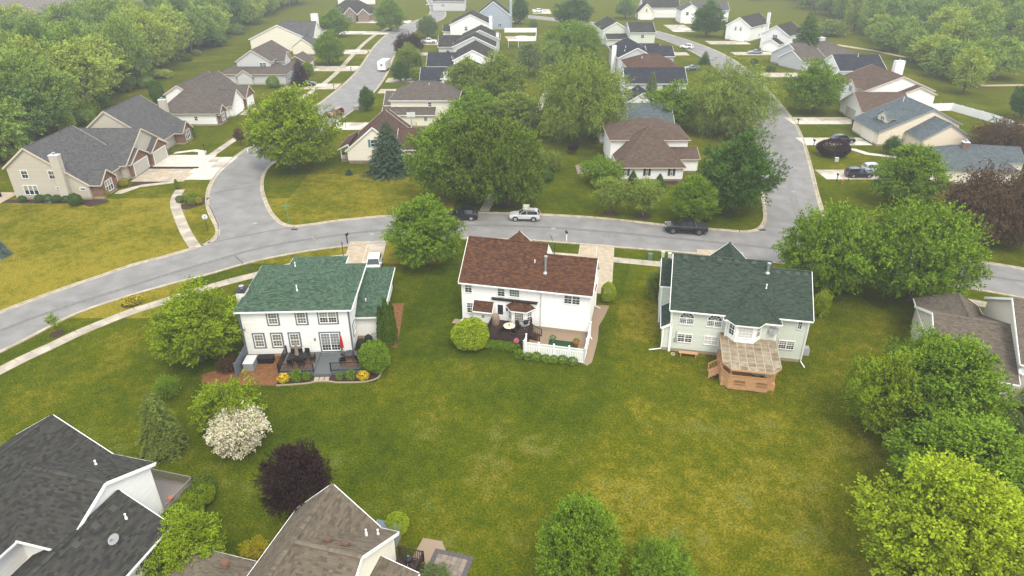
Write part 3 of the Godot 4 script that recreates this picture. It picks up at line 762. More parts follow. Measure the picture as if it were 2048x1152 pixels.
func vehicle(called: String, label: String, kind: String, x: float, z: float, turn: float, paint: String, rimm := "rim", rails := false) -> Node3D:
	var t := thing(called, label, "pickup truck" if kind == "pickup" else "car", Vector3(x, 0.012, z), turn)
	var K: Dictionary = CARS[kind]
	var W: float = K.w
	var bd := MB.new()
	var rings := []
	for s in K.body:
		var ym: float = lerpf(s[1], s[2], 0.5)
		rings.append([Vector3(s[0], s[1], s[3] * 0.9), Vector3(s[0], lerpf(s[1], s[2], 0.3), s[3]), Vector3(s[0], lerpf(s[1], s[2], 0.75), s[3] * 0.985), Vector3(s[0], s[2], s[3] * 0.9), Vector3(s[0], s[2] + 0.03, s[3] * 0.5)])
	for i in rings.size() - 1:
		for j in 4:
			for sd in [1, -1]:
				var f := Vector3(1, 1, sd)
				var a: Vector3 = rings[i][j] * f; var b: Vector3 = rings[i + 1][j] * f; var c: Vector3 = rings[i + 1][j + 1] * f; var d: Vector3 = rings[i][j + 1] * f
				if sd > 0: bd.quad(a, b, c, d)
				else: bd.quad(b, a, d, c)
		bd.up(rings[i][4], rings[i + 1][4], rings[i + 1][4] * Vector3(1, 1, -1), rings[i][4] * Vector3(1, 1, -1))
	for e in [0, rings.size() - 1]:
		for j in 4:
			var a: Vector3 = rings[e][j]; var d: Vector3 = rings[e][j + 1]
			if e == 0: bd.quad(a * Vector3(1, 1, -1), a, d, d * Vector3(1, 1, -1))
			else: bd.quad(a, a * Vector3(1, 1, -1), d * Vector3(1, 1, -1), d)
	var P: Material = M[paint]
	var body := part(t, "body", bd, P)
	var gl := MB.new(); var rf := MB.new(); var pl := MB.new()
	var cab: Array = K.cab
	var belt := []
	for s in cab: belt.append(Vector3(s[0], lerpf(cab[0][1], cab[-1][1], (s[0] - cab[0][0]) / (cab[-1][0] - cab[0][0])) - 0.02, W * 0.88))
	var n := cab.size()
	for i in n - 1:
		var a := Vector3(cab[i][0], cab[i][1], cab[i][2]); var b := Vector3(cab[i + 1][0], cab[i + 1][1], cab[i + 1][2])
		var m := Vector3(1, 1, -1)
		var flat := i > 0 and i < n - 2 and not (kind != "sedan" and i == n - 3 and kind != "pickup" and false)
		(rf if flat else gl).up(a, b, b * m, a * m)
		for sd in [1.0, -1.0]:
			var f := Vector3(1, 1, sd)
			if sd > 0: gl.quad(belt[i] * f, belt[i + 1] * f, b * f, a * f)
			else: gl.quad(belt[i + 1] * f, belt[i] * f, a * f, b * f)
			pl.bar(a * f, b * f, 0.07, 0.05)
	for i in range(1, n - 1):
		for sd in [1.0, -1.0]:
			if i == n - 2 or i == 2: pl.bar(Vector3(belt[i].x, belt[i].y, belt[i].z * sd), Vector3(cab[i][0], cab[i][1], cab[i][2] * sd), 0.07, 0.09)
	part(t, "window_glass", gl, M.car_glass); part(t, "roof", rf, P); part(t, "pillar", pl, P)
	var low := MB.new()
	for sd in [1.0, -1.0]: low.box(Vector3(0, 0.34 if kind != "pickup" else 0.46, sd * (W - 0.03)), Vector3(K.len * 0.5, 0.12, 0.06))
	low.box(Vector3(-K.len / 2 + 0.06, 0.42, 0), Vector3(0.14, 0.16, W * 1.4)); low.box(Vector3(K.len / 2 - 0.06, 0.44, 0), Vector3(0.14, 0.16, W * 1.4))
	part(t, "bumper_trim", low, M.car_plastic)
	for k in 2:
		for sd in [1.0, -1.0]:
			var w := Node3D.new()
			w.name = "wheel"; t.add_child(w, true); w.position = Vector3(K.ax[k], K.wheel, sd * (W - 0.08))
			var ty := MB.new(); var rm := MB.new()
			ty.tube(Vector3(0, 0, -0.11), Vector3(0, 0, 0.11), K.wheel, K.wheel, 18)
			for q in 5: rm.bar(Vector3(0, 0, sd * 0.125), Vector3(cos(TAU * q / 5), sin(TAU * q / 5), 0) * K.wheel * 0.66 + Vector3(0, 0, sd * 0.125), 0.03, 0.1)
			rm.tube(Vector3(0, 0, sd * 0.1), Vector3(0, 0, sd * 0.113), K.wheel * 0.7, K.wheel * 0.66, 16)
			part(w, "tyre", ty, M.tyre); part(w, "rim", rm, M[rimm])
			var ar := MB.new()
			for q in 9:
				var a0 := PI * (q / 9.0); var a1 := PI * ((q + 1) / 9.0)
				ar.bar(Vector3(K.ax[k] + cos(a0) * K.wheel * 1.14, K.wheel + sin(a0) * K.wheel * 1.14, sd * (W + 0.005)), Vector3(K.ax[k] + cos(a1) * K.wheel * 1.14, K.wheel + sin(a1) * K.wheel * 1.14, sd * (W + 0.005)), 0.05, 0.1)
			part(t, "wheel_arch", ar, M.car_plastic)
	for sd in [1.0, -1.0]:
		var y: float = K.body[1][2]
		var hl := MB.new(); hl.box(Vector3(-K.len / 2 + 0.12, y - 0.1, sd * W * 0.68), Vector3(0.22, 0.13, 0.34)); part(t, "headlight", hl, M.head_lamp)
		var tl := MB.new(); tl.box(Vector3(K.len / 2 - 0.1, y, sd * W * 0.76), Vector3(0.22, 0.2, 0.26)); part(t, "tail_light", tl, M.tail_red)
		var mi := MB.new(); mi.box(Vector3(cab[0][0] + 0.35, cab[0][1] + 0.1, sd * (W + 0.08)), Vector3(0.12, 0.14, 0.2)); part(t, "mirror", mi, P)
		if rails:
			var ra := MB.new(); ra.bar(Vector3(-0.2, 1.74, sd * 0.6), Vector3(1.5, 1.7, sd * 0.6), 0.05, 0.05); part(t, "roof_rail", ra, M.black)
	return t

# ---------------------------------------------------------------- ground, roads, pavements
func pts(a: Array) -> PackedVector2Array:
	var p := PackedVector2Array()
	for i in range(0, a.size(), 2): p.append(Vector2(a[i], a[i + 1]))
	return p

func smooth(p: PackedVector2Array) -> PackedVector2Array:  # two rounds of corner cutting
	for r in 2:
		var q := PackedVector2Array([p[0]])
		for i in p.size() - 1:
			q.append(p[i].lerp(p[i + 1], 0.25)); q.append(p[i].lerp(p[i + 1], 0.75))
		q.append(p[-1]); p = q
	return p

func offset_line(p: PackedVector2Array, d: float) -> PackedVector2Array:  # d metres to the side of the way it runs
	var q := PackedVector2Array()
	for i in p.size():
		var t := (p[mini(i + 1, p.size() - 1)] - p[maxi(i - 1, 0)]).normalized()
		q.append(p[i] + Vector2(-t.y, t.x) * d)
	return q

func ribbon(mb: MB, a: PackedVector2Array, b: PackedVector2Array, ya: float, yb: float) -> void:
	for i in a.size() - 1:
		mb.up(Vector3(a[i].x, ya, a[i].y), Vector3(a[i + 1].x, ya, a[i + 1].y), Vector3(b[i + 1].x, yb, b[i + 1].y), Vector3(b[i].x, yb, b[i].y))

func wall_strip(mb: MB, a: PackedVector2Array, y0: float, y1: float) -> void:
	for i in a.size() - 1:
		mb.quad(Vector3(a[i].x, y0, a[i].y), Vector3(a[i + 1].x, y0, a[i + 1].y), Vector3(a[i + 1].x, y1, a[i + 1].y), Vector3(a[i].x, y1, a[i].y))

func kerb(p: PackedVector2Array, side: float, gutter := 0.42) -> void:  # side: +1 when the road lies to the right of the line in x, z
	var mb: MB
	var back: PackedVector2Array; var pan: PackedVector2Array; var lip: PackedVector2Array
	var o := Node3D.new()
	o.name = numbered("kerb"); add_child(o); o.set_meta("kind", "structure")
	var c := Curve2D.new()
	for q in p: c.add_point(q)
	var n := int(c.get_baked_length() / 3.0)
	for k in n:
		var seg := PackedVector2Array()
		for i in 4: seg.append(c.sample_baked(k * 3.0 + 0.015 + 2.97 * i / 3.0))
		mb = MB.new()
		var tone := rng.randf_range(0.84, 1.0)
		mb.col = Color(tone, tone, tone * rng.randf_range(0.96, 1.0))
		back = offset_line(seg, -0.2 * side); pan = offset_line(seg, gutter * side); lip = offset_line(seg, 0.03 * side)
		ribbon(mb, back, seg, 0.12, 0.12); ribbon(mb, seg, lip, 0.12, 0.03); ribbon(mb, lip, pan, 0.03, 0.019); wall_strip(mb, back, -0.05, 0.12)
		part(o, "kerb_stone", mb, M.kerb)

func lay_slabs(called: String, label: String, p: PackedVector2Array, width: float, step: float, material: String) -> void:  # a path of separate slabs along a line
	var o := Node3D.new()
	o.name = numbered(called); add_child(o); o.set_meta("kind", "structure")
	var c := Curve2D.new()
	for q in p: c.add_point(q)
	var n := int(c.get_baked_length() / step)
	for i in n:
		var a := c.sample_baked(i * step + 0.012); var b := c.sample_baked((i + 1) * step - 0.012)
		var d := (b - a).normalized()
		var s := Vector2(-d.y, d.x) * width / 2
		var mb := MB.new()
		var k := rng.randf_range(0.9, 1.0)
		mb.col = Color(k, k, k)
		mb.plate(PackedVector2Array([a - s, b - s, b + s, a + s]), -0.05, 0.045 + rng.randf() * 0.012)
		part(o, "slab", mb, M[material])

func drive(x0: float, x1: float, z0: float, z1: float, nx: int, nz: int, mats: Array, turn := 0.0, flare := 0.0) -> Node3D:  # a concrete driveway of separate slabs
	var o := Node3D.new()
	o.name = numbered("driveway"); add_child(o); o.set_meta("kind", "structure")
	o.position = Vector3((x0 + x1) / 2, 0, (z0 + z1) / 2); o.rotation_degrees.y = turn
	var w := (x1 - x0) / nx; var d := (z1 - z0) / nz
	for i in nx:
		for j in nz:
			var mb := MB.new()
			var cx := (i + 0.5 - nx / 2.0) * w; var cz := (j + 0.5 - nz / 2.0) * d
			mb.box(Vector3(cx, 0.01, cz), Vector3(w - 0.1, 0.1 + rng.randf() * 0.01, d - 0.1))
			part(o, "slab", mb, M[mats[rng.randi() % mats.size()]])
	var g := MB.new()
	g.box(Vector3(0, 0.0, 0), Vector3(x1 - x0, 0.09, z1 - z0))
	part(o, "joint", g, M.concrete_pale)
	return o

func bed(called: String, p: Array, material: String, y := 0.03) -> void:
	var mb := MB.new()
	mb.plate(pts(p), -0.05, y)
	structure(called, mb, M[material])

func mulch_ring(x: float, z: float, r: float) -> void:
	var mb := MB.new()
	mb.lathe(Vector3(x, 0, z), [[r, -0.02], [r * 0.85, 0.06], [0.0, 0.1]], 14)
	structure("mulch_ring", mb, M.mulch)

func lawn_colours() -> ImageTexture:
	var n := 1024
	var f := FastNoiseLite.new()
	f.noise_type = FastNoiseLite.TYPE_SIMPLEX_SMOOTH
	var maps := []
	for q in [[0.009, 2, 4], [0.035, 5, 4], [0.16, 9, 3], [0.42, 12, 2]]:
		f.frequency = q[0]; f.seed = q[1]; f.fractal_octaves = q[2]
		maps.append(f.get_image(n, n, false, false, true).get_data())
	var big: PackedByteArray = maps[0]; var mid: PackedByteArray = maps[1]; var fine: PackedByteArray = maps[2]; var tiny: PackedByteArray = maps[3]
	var bytes := PackedByteArray()
	bytes.resize(n * n * 3)
	var deep := Vector3(0.06, 0.092, 0.002); var green := Vector3(0.122, 0.148, 0.003); var olive := Vector3(0.176, 0.174, 0.004); var gold := Vector3(0.39, 0.305, 0.036); var straw := Vector3(0.36, 0.25, 0.07)
	for j in n:
		var z := -20.0 - (j + 0.5) * 0.25
		for i in n:
			var x := -128.0 + (i + 0.5) * 0.25
			var k := j * n + i
			var b := big[k] / 255.0; var m := mid[k] / 255.0; var g := fine[k] / 255.0; var w := tiny[k] / 255.0
			var lush := 0.5; var dry := 0.0
			var edge := 5.4 + (-z - 41.6) * 0.262
			var lot := -13.0 + (-z - 58.0) * 0.12
			if z > -80:
				if x > edge:
					lush = lerpf(0.6, 0.5, clampf((x - edge - 16.0) / 14.0 + (b - 0.5), 0, 1))
					if x - edge < 0.4 + m: lush -= 0.2 * w
				elif x > lot:
					lush = 0.4; dry = clampf(1.25 - Vector2((x - 1.0) / 9.0, (z + 49.0) / 9.0).length(), 0, 1)
					if z < -58: lush = 0.28
				else: lush = 0.38
				if x < -40 and z < -66: lush = 0.86
			elif x < -36: lush = 0.82 if z > -104 else 0.5
			elif x < -9: lush = 0.78 if z > -116 else 0.55
			elif x < 42 and z > -120: lush = 0.38
			var t := clampf(lush + (b - 0.5) * 0.42 + (m - 0.5) * 0.42 + (g - 0.5) * 0.42 + (w - 0.5) * 0.42, 0.0, 1.0)
			var c: Vector3 = deep.lerp(green, t * 2.5) if t < 0.4 else green.lerp(olive, (t - 0.4) * 5.0) if t < 0.6 else olive.lerp(gold, (t - 0.6) * 2.5)
			var s := clampf((m - 0.56) * 5.0 + (b - 0.5) * 3.0, 0, 1) * clampf((g - 0.42) * 4.0, 0, 1)
			c = c.lerp(straw, s * (0.07 + 0.5 * dry))
			if z > -48 and m > 0.6: c = c.lerp(Vector3(0.16, 0.2, 0.045), clampf((m - 0.6) * 5.0, 0, 1) * clampf((g - 0.4) * 3.0, 0, 0.7))
			var rim := clampf(minf(minf(i, n - 1 - i), minf(j, n - 1 - j)) / 40.0, 0, 1)
			c = Vector3(0.16, 0.17, 0.008).lerp(c, rim)
			var q := k * 3
			bytes[q] = int(255 * pow(c.x, 0.4545)); bytes[q + 1] = int(255 * pow(c.y, 0.4545)); bytes[q + 2] = int(255 * pow(c.z, 0.4545))
	return ImageTexture.create_from_image(Image.create_from_data(n, n, false, Image.FORMAT_RGB8, bytes))

func make_ground() -> void:
	var m := StandardMaterial3D.new()
	m.resource_name = "lawn"
	m.albedo_texture = lawn_colours()
	m.roughness = 1.0; m.specular_mode = BaseMaterial3D.SPECULAR_DISABLED
	m.detail_enabled = true; m.detail_blend_mode = BaseMaterial3D.BLEND_MODE_MUL; m.detail_uv_layer = BaseMaterial3D.DETAIL_UV_2
	m.detail_albedo = noise_tex("blades", 0.1, [Color(0.5, 0.54, 0.4), Color(1, 1, 1)], 15, 5, 1024)
	m.uv2_triplanar = true; m.uv2_world_triplanar = true; m.uv2_scale = Vector3.ONE / 24.0
	m.albedo_color = Color(1, 1, 1)
	var outer: StandardMaterial3D = m.duplicate()
	outer.albedo_texture = null; outer.albedo_color = lin(0.16, 0.17, 0.008)
	var xs := [-800.0, -128.0, 128.0, 800.0]; var zs := [80.0, -20.0, -276.0, -900.0]
	var o := Node3D.new()
	o.name = "ground"; add_child(o); o.set_meta("kind", "structure")
	for i in 3:
		for j in 3:
			var s := SurfaceTool.new()
			s.begin(Mesh.PRIMITIVE_TRIANGLES)
			for q in [[0, 0], [0, 1], [1, 0], [1, 0], [0, 1], [1, 1]]:
				var x: float = xs[i + q[0]]; var z: float = zs[j + q[1]]
				s.set_normal(Vector3.UP); s.set_uv(Vector2((x + 128.0) / 256.0, (-20.0 - z) / 256.0)); s.add_vertex(Vector3(x, 0, z))
			put(o, "lawn", s.commit(), m if i == 1 and j == 1 else outer)
	bed("field", [-150, -300, -190, -270, -420, -252, -760, -760, -150, -760], "soil", 0.03)

func make_roads() -> void:
	var na := smooth(pts(ROAD.north_a)); var nb := smooth(pts(ROAD.north_b)); var nc := smooth(pts(ROAD.north_c)); var so := smooth(pts(ROAD.south))
	var nw := smooth(pts(ROAD.nw)); var ne := smooth(pts(ROAD.ne)); var mc := smooth(pts(ROAD.mid_corner)); var ea := smooth(pts(ROAD.east))
	var rev := func(p: PackedVector2Array) -> PackedVector2Array:
		var q := p.duplicate(); q.reverse(); return q
	var main := MB.new()
	main.plate(na + nb + nc + rev.call(so), 0.012, 0.012)
	structure("street", main, M.asphalt)
	for q in [[nw, ne], [mc, ea]]:
		var mb := MB.new()
		var l := Curve2D.new(); var r := Curve2D.new()
		for p in q[0]: l.add_point(p)
		for p in q[1]: r.add_point(p)
		var a := PackedVector2Array(); var b := PackedVector2Array()
		for i in 121:
			a.append(l.sample_baked(l.get_baked_length() * i / 120.0)); b.append(r.sample_baked(r.get_baked_length() * i / 120.0))
		ribbon(mb, a, b, 0.016, 0.016)
		structure("side_road", mb, M.asphalt)
	kerb(na, 1); kerb(nb, 1); kerb(nc, 1); kerb(so, -1)
	kerb(nw, 1); kerb(ne, -1); kerb(mc, 1); kerb(ea, -1)
	for st in [[TAR_MAIN, 0.62, "tar"], [TAR_EAST, 1.3, "tar_faint"]]:
		var p := smooth(pts(st[0]))
		var mb := MB.new()
		ribbon(mb, offset_line(p, -st[1] / 2), offset_line(p, st[1] / 2), 0.0205, 0.0205)
		structure("road_seam", mb, M[st[2]])
	for cr in CRACKS:
		var p := smooth(pts(cr))
		var mb := MB.new()
		for i in p.size(): p[i] += Vector2(rng.randf_range(-0.06, 0.06), rng.randf_range(-0.06, 0.06))
		ribbon(mb, offset_line(p, -0.05), offset_line(p, 0.06), 0.0245, 0.0245)
		structure("road_crack", mb, M.crack)
	for mk in MARKS:
		var a := Vector2(mk[0], mk[1]); var b := Vector2(mk[2], mk[3])
		var mb := MB.new()
		var p := PackedVector2Array([a, b])
		ribbon(mb, offset_line(p, -0.07), offset_line(p, 0.07), 0.0285, 0.0285)
		structure("road_marking", mb, M.road_paint)
	for q in [[-31.5, -91.2, 0.45], [36.2, -91.0, 0.45], [-42.4, -86.6, 0.4]]:  # storm drains let into the gutter
		var mb := MB.new(); mb.box(Vector3(q[0], 0.03, q[1]), Vector3(0.9, 0.05, q[2])); structure("storm_drain", mb, M.black)
	for q in [[-38.0, -93.5], [6.0, -91.5], [46.5, -107.0], [-45.0, -150.0], [-20.0, -89.5]]:  # manhole covers
		var mb := MB.new(); mb.lathe(Vector3(q[0], 0.018, q[1]), [[0.36, 0.0], [0.35, 0.012], [0.0, 0.014]], 16); structure("manhole_cover", mb, M.grey_box)
	for q in [[-52.0, -69.0, 1.6, 1.1], [-15.0, -92.5, 2.2, 1.3], [14.0, -89.0, 1.8, 1.0], [49.5, -118.0, 2.4, 1.6], [-43.5, -128.0, 2.0, 1.4], [58.0, -78.0, 2.0, 1.2]]:  # mended patches
		var mb := MB.new()
		var pl := PackedVector2Array()
		for i in 10: pl.append(Vector2(q[0], q[1]) + Vector2(cos(TAU * i / 10) * q[2], sin(TAU * i / 10) * q[3]) * rng.randf_range(0.7, 1.05))
		mb.plate(pl, 0.0185, 0.0185); structure("road_patch", mb, M.tar_faint)
	for w in WALKS: lay_slabs("pavement", "", smooth(pts(w)), 1.5, 1.55, "concrete")


# ---------------------------------------------------------------- where things stand (x, z in metres)
const ROAD := {
	"north_a": [-63.7, -55.9, -61.2, -62.0, -58.4, -67.4, -54.1, -73.7, -51.4, -76.7, -49.5, -79.5, -47.0, -81.4, -43.9, -84.2, -42.5, -85.7],
	"nw": [-42.5, -85.7, -41.9, -87.3, -41.9, -89.0, -42.6, -91.0, -43.6, -92.8, -46.6, -97.9, -48.9, -102.8, -51.1, -109.3, -52.3, -115.8, -52.8, -124.5, -52.2, -133.4, -50.2, -146.6, -48.2, -161.3, -46.9, -178.9, -46.3, -201.6, -47.3, -223.5, -49.9, -254.5, -50.7, -281.6, -49.1, -312.1, -45.0, -331.0, -41.0, -348.1, -40.8, -369.1, -45.5, -402.9, -52.5, -446.4],
	"ne": [-31.8, -92.4, -32.8, -92.6, -34.1, -93.5, -36.4, -96.8, -39.0, -102.0, -41.7, -108.3, -43.7, -115.0, -44.4, -121.2, -42.7, -131.3, -40.6, -142.6, -38.8, -154.1, -37.1, -167.3, -36.0, -183.1, -36.6, -206.8, -39.4, -236.3, -41.6, -274.7, -39.6, -310.5, -33.7, -329.2, -31.2, -348.1, -35.0, -382.9, -40.4, -425.0],
	"north_b": [-31.8, -92.4, -29.4, -93.1, -26.6, -94.4, -24.3, -95.1, -18.1, -96.7, -11.8, -97.5, -4.5, -97.8, -0.5, -97.4, 4.3, -97.0, 11.1, -96.1, 18.6, -94.1, 22.3, -92.8, 28.1, -91.5, 32.8, -90.5],
	"mid_corner": [32.8, -90.5, 34.5, -90.5, 35.9, -91.5, 37.1, -93.5, 38.1, -95.8, 39.3, -100.1, 41.2, -106.7, 44.6, -119.0, 51.1, -140.9, 54.6, -155.6, 58.1, -178.5, 61.3, -199.8, 62.6, -218.5, 63.3, -232.8, 61.7, -256.5, 55.5, -284.2, 50.2, -300.0, 32.8, -319.3, 15.2, -336.3, -4.8, -353.2, -21.9, -366.3],
	"north_c": [48.4, -87.3, 52.2, -86.0, 55.9, -83.8, 59.6, -81.3, 65.7, -78.5, 72.5, -74.5, 80.1, -69.2],
	"east": [48.4, -87.3, 47.1, -88.5, 46.5, -91.4, 47.1, -95.6, 48.5, -100.5, 50.7, -107.9, 53.4, -116.4, 60.0, -138.4, 63.7, -153.9, 67.2, -177.2, 70.4, -198.8, 71.8, -217.9, 72.5, -233.0, 70.8, -257.8, 64.4, -286.7, 57.9, -305.0, 39.4, -325.6, 21.4, -343.1, 1.0, -360.4, -16.3, -373.6],
	"south": [-57.8, -48.9, -55.5, -54.2, -52.8, -59.0, -51.3, -62.3, -49.9, -66.4, -47.5, -69.3, -44.7, -71.9, -41.6, -74.4, -38.3, -76.7, -35.8, -79.0, -33.1, -81.0, -30.1, -82.6, -27.0, -84.0, -22.3, -85.5, -17.8, -86.8, -12.2, -87.7, -5.9, -88.0, 1.3, -87.6, 5.4, -86.8, 8.2, -86.3, 13.6, -85.1, 21.6, -83.6, 28.3, -82.0, 37.2, -79.2, 47.4, -76.1, 55.3, -73.1, 60.5, -70.6, 66.7, -66.9, 73.7, -62.0],
}
const WALKS := [
	[-51.9, -53.2, -50.7, -55.7, -49.6, -58.1, -48.2, -60.3, -46.9, -62.9, -45.3, -65.0, -43.5, -67.4, -41.4, -69.2, -38.5, -71.9, -35.4, -74.6, -32.5, -76.5, -29.8, -78.4, -26.4, -80.3, -24.7, -81.2, -21.0, -82.4],
	[1.8, -83.2, 6.7, -82.4, 12.4, -81.3, 20.3, -79.5, 25.3, -78.1],
	[53.3, -69.8, 57.4, -68.0, 62.6, -65.3],
	[-43.1, -84.7, -46.5, -89.6, -50.4, -96.2, -53.2, -101.2, -54.5, -104.6, -55.2, -107.9],
	[-57.6, -124.9, -57.3, -131.0, -57.0, -138.8, -55.9, -150.8, -54.5, -166.8, -52.8, -184.3, -52.1, -192.6, -52.1, -210.3, -53.4, -230.2, -55.2, -269.7, -54.4, -298.9, -50.3, -320.4],
	[-4.3, -98.4, -2.8, -106.7, 0.6, -127.4, 4.7, -151.7, 7.7, -173.8, 10.8, -198.8],
]
const WOOD_WEST := [-142.9, -417.1, -144.8, -410.4, -133.1, -413.0, -120.4, -411.8, -150.4, -401.3, -144.1, -401.5, -129.9, -400.7, -126.0, -400.1, -144.4, -391.9, -135.3, -394.9, -120.3, -397.5, -147.4, -385.6, -141.3, -387.7, -134.9, -388.1, -120.7, -383.9, -142.4, -377.1, -130.3, -375.8, -123.8, -375.7, -141.7, -368.7, -134.0, -368.5, -121.8, -373.0, -141.0, -362.5, -131.4, -358.2, -120.4, -362.0, -147.3, -353.9, -138.0, -350.1, -131.3, -354.7, -119.3, -353.1, -140.3, -343.9, -130.3, -347.4, -120.9, -346.1, -138.8, -338.4, -133.4, -334.0, -125.8, -333.9, -138.9, -329.9, -131.0, -324.7, -121.2, -330.5, -114.9, -325.0, -143.8, -318.6, -132.0, -316.7, -122.3, -318.7, -115.1, -319.2, -144.5, -313.7, -128.8, -309.9, -124.7, -313.9, -143.4, -306.1, -129.2, -303.0, -120.9, -306.4, -113.6, -300.1, -149.3, -293.2, -141.5, -291.3, -134.7, -293.3, -124.2, -293.2, -156.5, -289.6, -153.7, -284.1, -141.9, -289.3, -131.7, -282.6, -122.6, -287.1, -116.3, -289.1, -162.8, -279.0, -153.4, -277.4, -138.3, -277.0, -129.5, -279.7, -126.1, -277.4, -113.5, -277.2, -171.0, -272.3, -160.4, -268.8, -152.4, -272.4, -139.9, -272.5, -134.1, -270.9, -123.6, -272.2, -114.0, -270.7, -195.5, -259.5, -189.4, -258.8, -179.3, -263.6, -172.3, -263.3, -161.6, -259.7, -152.1, -264.1, -139.4, -260.6, -135.3, -264.1, -125.3, -262.0, -110.9, -257.8, -186.3, -253.0, -175.4, -250.5, -171.9, -253.9, -157.0, -252.9, -151.1, -253.0, -139.4, -249.5, -131.8, -249.3, -122.0, -255.4, -111.2, -253.2, -186.0, -246.1, -179.5, -246.0, -165.8, -241.8, -157.4, -243.4, -151.3, -246.8, -139.0, -244.3, -135.3, -246.6, -125.5, -242.7, -110.6, -246.4, -179.8, -236.7, -169.4, -234.4, -160.6, -232.5, -148.4, -232.9, -139.9, -234.7, -131.7, -233.7, -123.7, -235.2, -112.1, -235.7, -167.9, -225.1, -158.2, -226.7, -152.7, -227.4, -138.5, -229.3, -128.6, -227.2, -123.5, -231.0, -114.2, -229.8, -158.0, -221.1, -153.7, -218.7, -139.0, -216.4, -130.4, -219.7, -123.2, -218.9, -110.5, -220.5, -149.6, -207.7, -143.2, -209.4, -129.6, -210.9, -125.5, -212.9, -115.8, -213.6, -106.6, -209.9, -153.5, -203.1, -141.0, -203.3, -134.7, -201.7, -123.6, -201.1, -113.4, -199.1, -143.2, -192.8, -135.0, -195.6, -125.6, -194.2, -110.0, -193.7, -104.9, -190.9, -141.2, -188.8, -132.8, -183.7, -123.2, -185.0, -110.6, -184.6, -103.1, -188.9, -140.1, -179.9, -134.3, -177.6, -125.7, -178.1, -110.6, -174.5, -106.2, -180.7, -122.1, -165.6, -115.2, -168.4, -105.8, -168.6, -119.5, -157.1, -114.8, -162.9, -101.0, -163.5, -114.2, -151.2, -105.9, -153.8, -113.7, -142.7, -101.3, -142.2, -97.8, -142.8, -103.6, -132.5, -97.3, -137.1, -94.5, -121.6]
const WOOD_EAST := [155.0, -449.1, 140.8, -438.3, 155.6, -439.3, 160.2, -436.7, 143.0, -430.4, 186.4, -429.8, 215.2, -424.8, 260.5, -428.2, 279.7, -429.4, 292.6, -429.6, 306.2, -428.1, 166.0, -422.3, 177.4, -418.2, 189.2, -421.2, 200.1, -418.4, 210.7, -416.2, 224.8, -419.9, 235.9, -419.8, 256.3, -419.9, 260.9, -419.4, 281.5, -421.8, 288.2, -420.7, 304.0, -418.3, 165.7, -405.8, 174.2, -407.2, 192.0, -411.0, 198.5, -404.2, 218.6, -410.7, 223.3, -405.4, 237.7, -405.2, 247.8, -407.1, 261.5, -408.2, 279.1, -406.5, 293.1, -403.4, 164.3, -397.4, 172.8, -392.4, 191.3, -397.8, 202.2, -394.6, 214.8, -391.6, 229.9, -397.2, 238.2, -394.3, 249.0, -391.3, 260.4, -395.4, 275.1, -395.1, 285.4, -398.0, 155.6, -380.8, 166.9, -381.9, 181.2, -383.6, 188.6, -383.4, 200.2, -388.5, 212.5, -384.5, 223.6, -388.1, 237.3, -385.4, 256.6, -384.3, 267.9, -381.8, 278.1, -385.8, 288.7, -385.9, 164.4, -372.5, 173.4, -370.6, 188.3, -373.1, 202.4, -369.7, 212.9, -372.3, 228.2, -371.4, 238.0, -375.0, 252.0, -371.9, 266.1, -376.4, 276.7, -372.3, 154.8, -357.3, 165.8, -366.0, 177.3, -360.1, 188.1, -359.9, 201.0, -360.5, 215.8, -360.0, 231.3, -359.7, 241.7, -359.7, 249.7, -360.6, 265.9, -365.8, 156.5, -348.0, 163.2, -347.8, 177.5, -348.8, 191.0, -346.9, 204.3, -345.9, 214.7, -350.5, 228.7, -349.8, 235.5, -346.0, 250.5, -350.4, 260.4, -353.3, 154.8, -338.7, 168.3, -340.9, 181.5, -343.5, 193.5, -339.9, 197.5, -341.4, 219.4, -337.1, 229.5, -336.2, 235.1, -341.0, 251.9, -335.3, 149.7, -329.7, 164.7, -330.6, 180.6, -328.1, 185.6, -331.8, 205.9, -327.1, 212.8, -325.9, 222.9, -324.2, 243.9, -326.3, 248.0, -328.6, 149.1, -319.3, 164.9, -317.8, 175.0, -317.5, 194.0, -315.7, 204.6, -312.5, 210.3, -313.0, 223.4, -319.5, 142.5, -301.3, 153.4, -304.5, 167.5, -303.4, 174.3, -306.2, 186.5, -309.9, 204.0, -307.0, 212.4, -309.9, 222.7, -303.8, 143.1, -289.5, 152.2, -294.9, 164.5, -295.4, 179.7, -293.4, 186.2, -289.8, 202.5, -291.8, 215.2, -293.3, 141.5, -284.0, 147.8, -286.0, 163.4, -281.1, 178.7, -283.0, 192.7, -284.5, 200.8, -280.5, 137.1, -270.6, 156.6, -270.8, 161.4, -274.5, 178.5, -275.9, 185.0, -272.8, 199.9, -271.7, 137.6, -259.5, 149.4, -263.0, 165.2, -261.1, 181.0, -263.8, 193.7, -262.7, 200.7, -264.1, 130.9, -247.2, 139.1, -253.6, 150.0, -249.9, 163.5, -248.4, 172.5, -249.4, 138.7, -234.0, 151.6, -235.0, 166.0, -241.9, 174.5, -237.2, 128.8, -229.1, 137.3, -222.6, 148.9, -224.9, 162.5, -226.7, 129.0, -216.1, 139.4, -217.9, 126.0, -202.5, 138.6, -201.5, 125.7, -190.7, 117.3, -180.6]

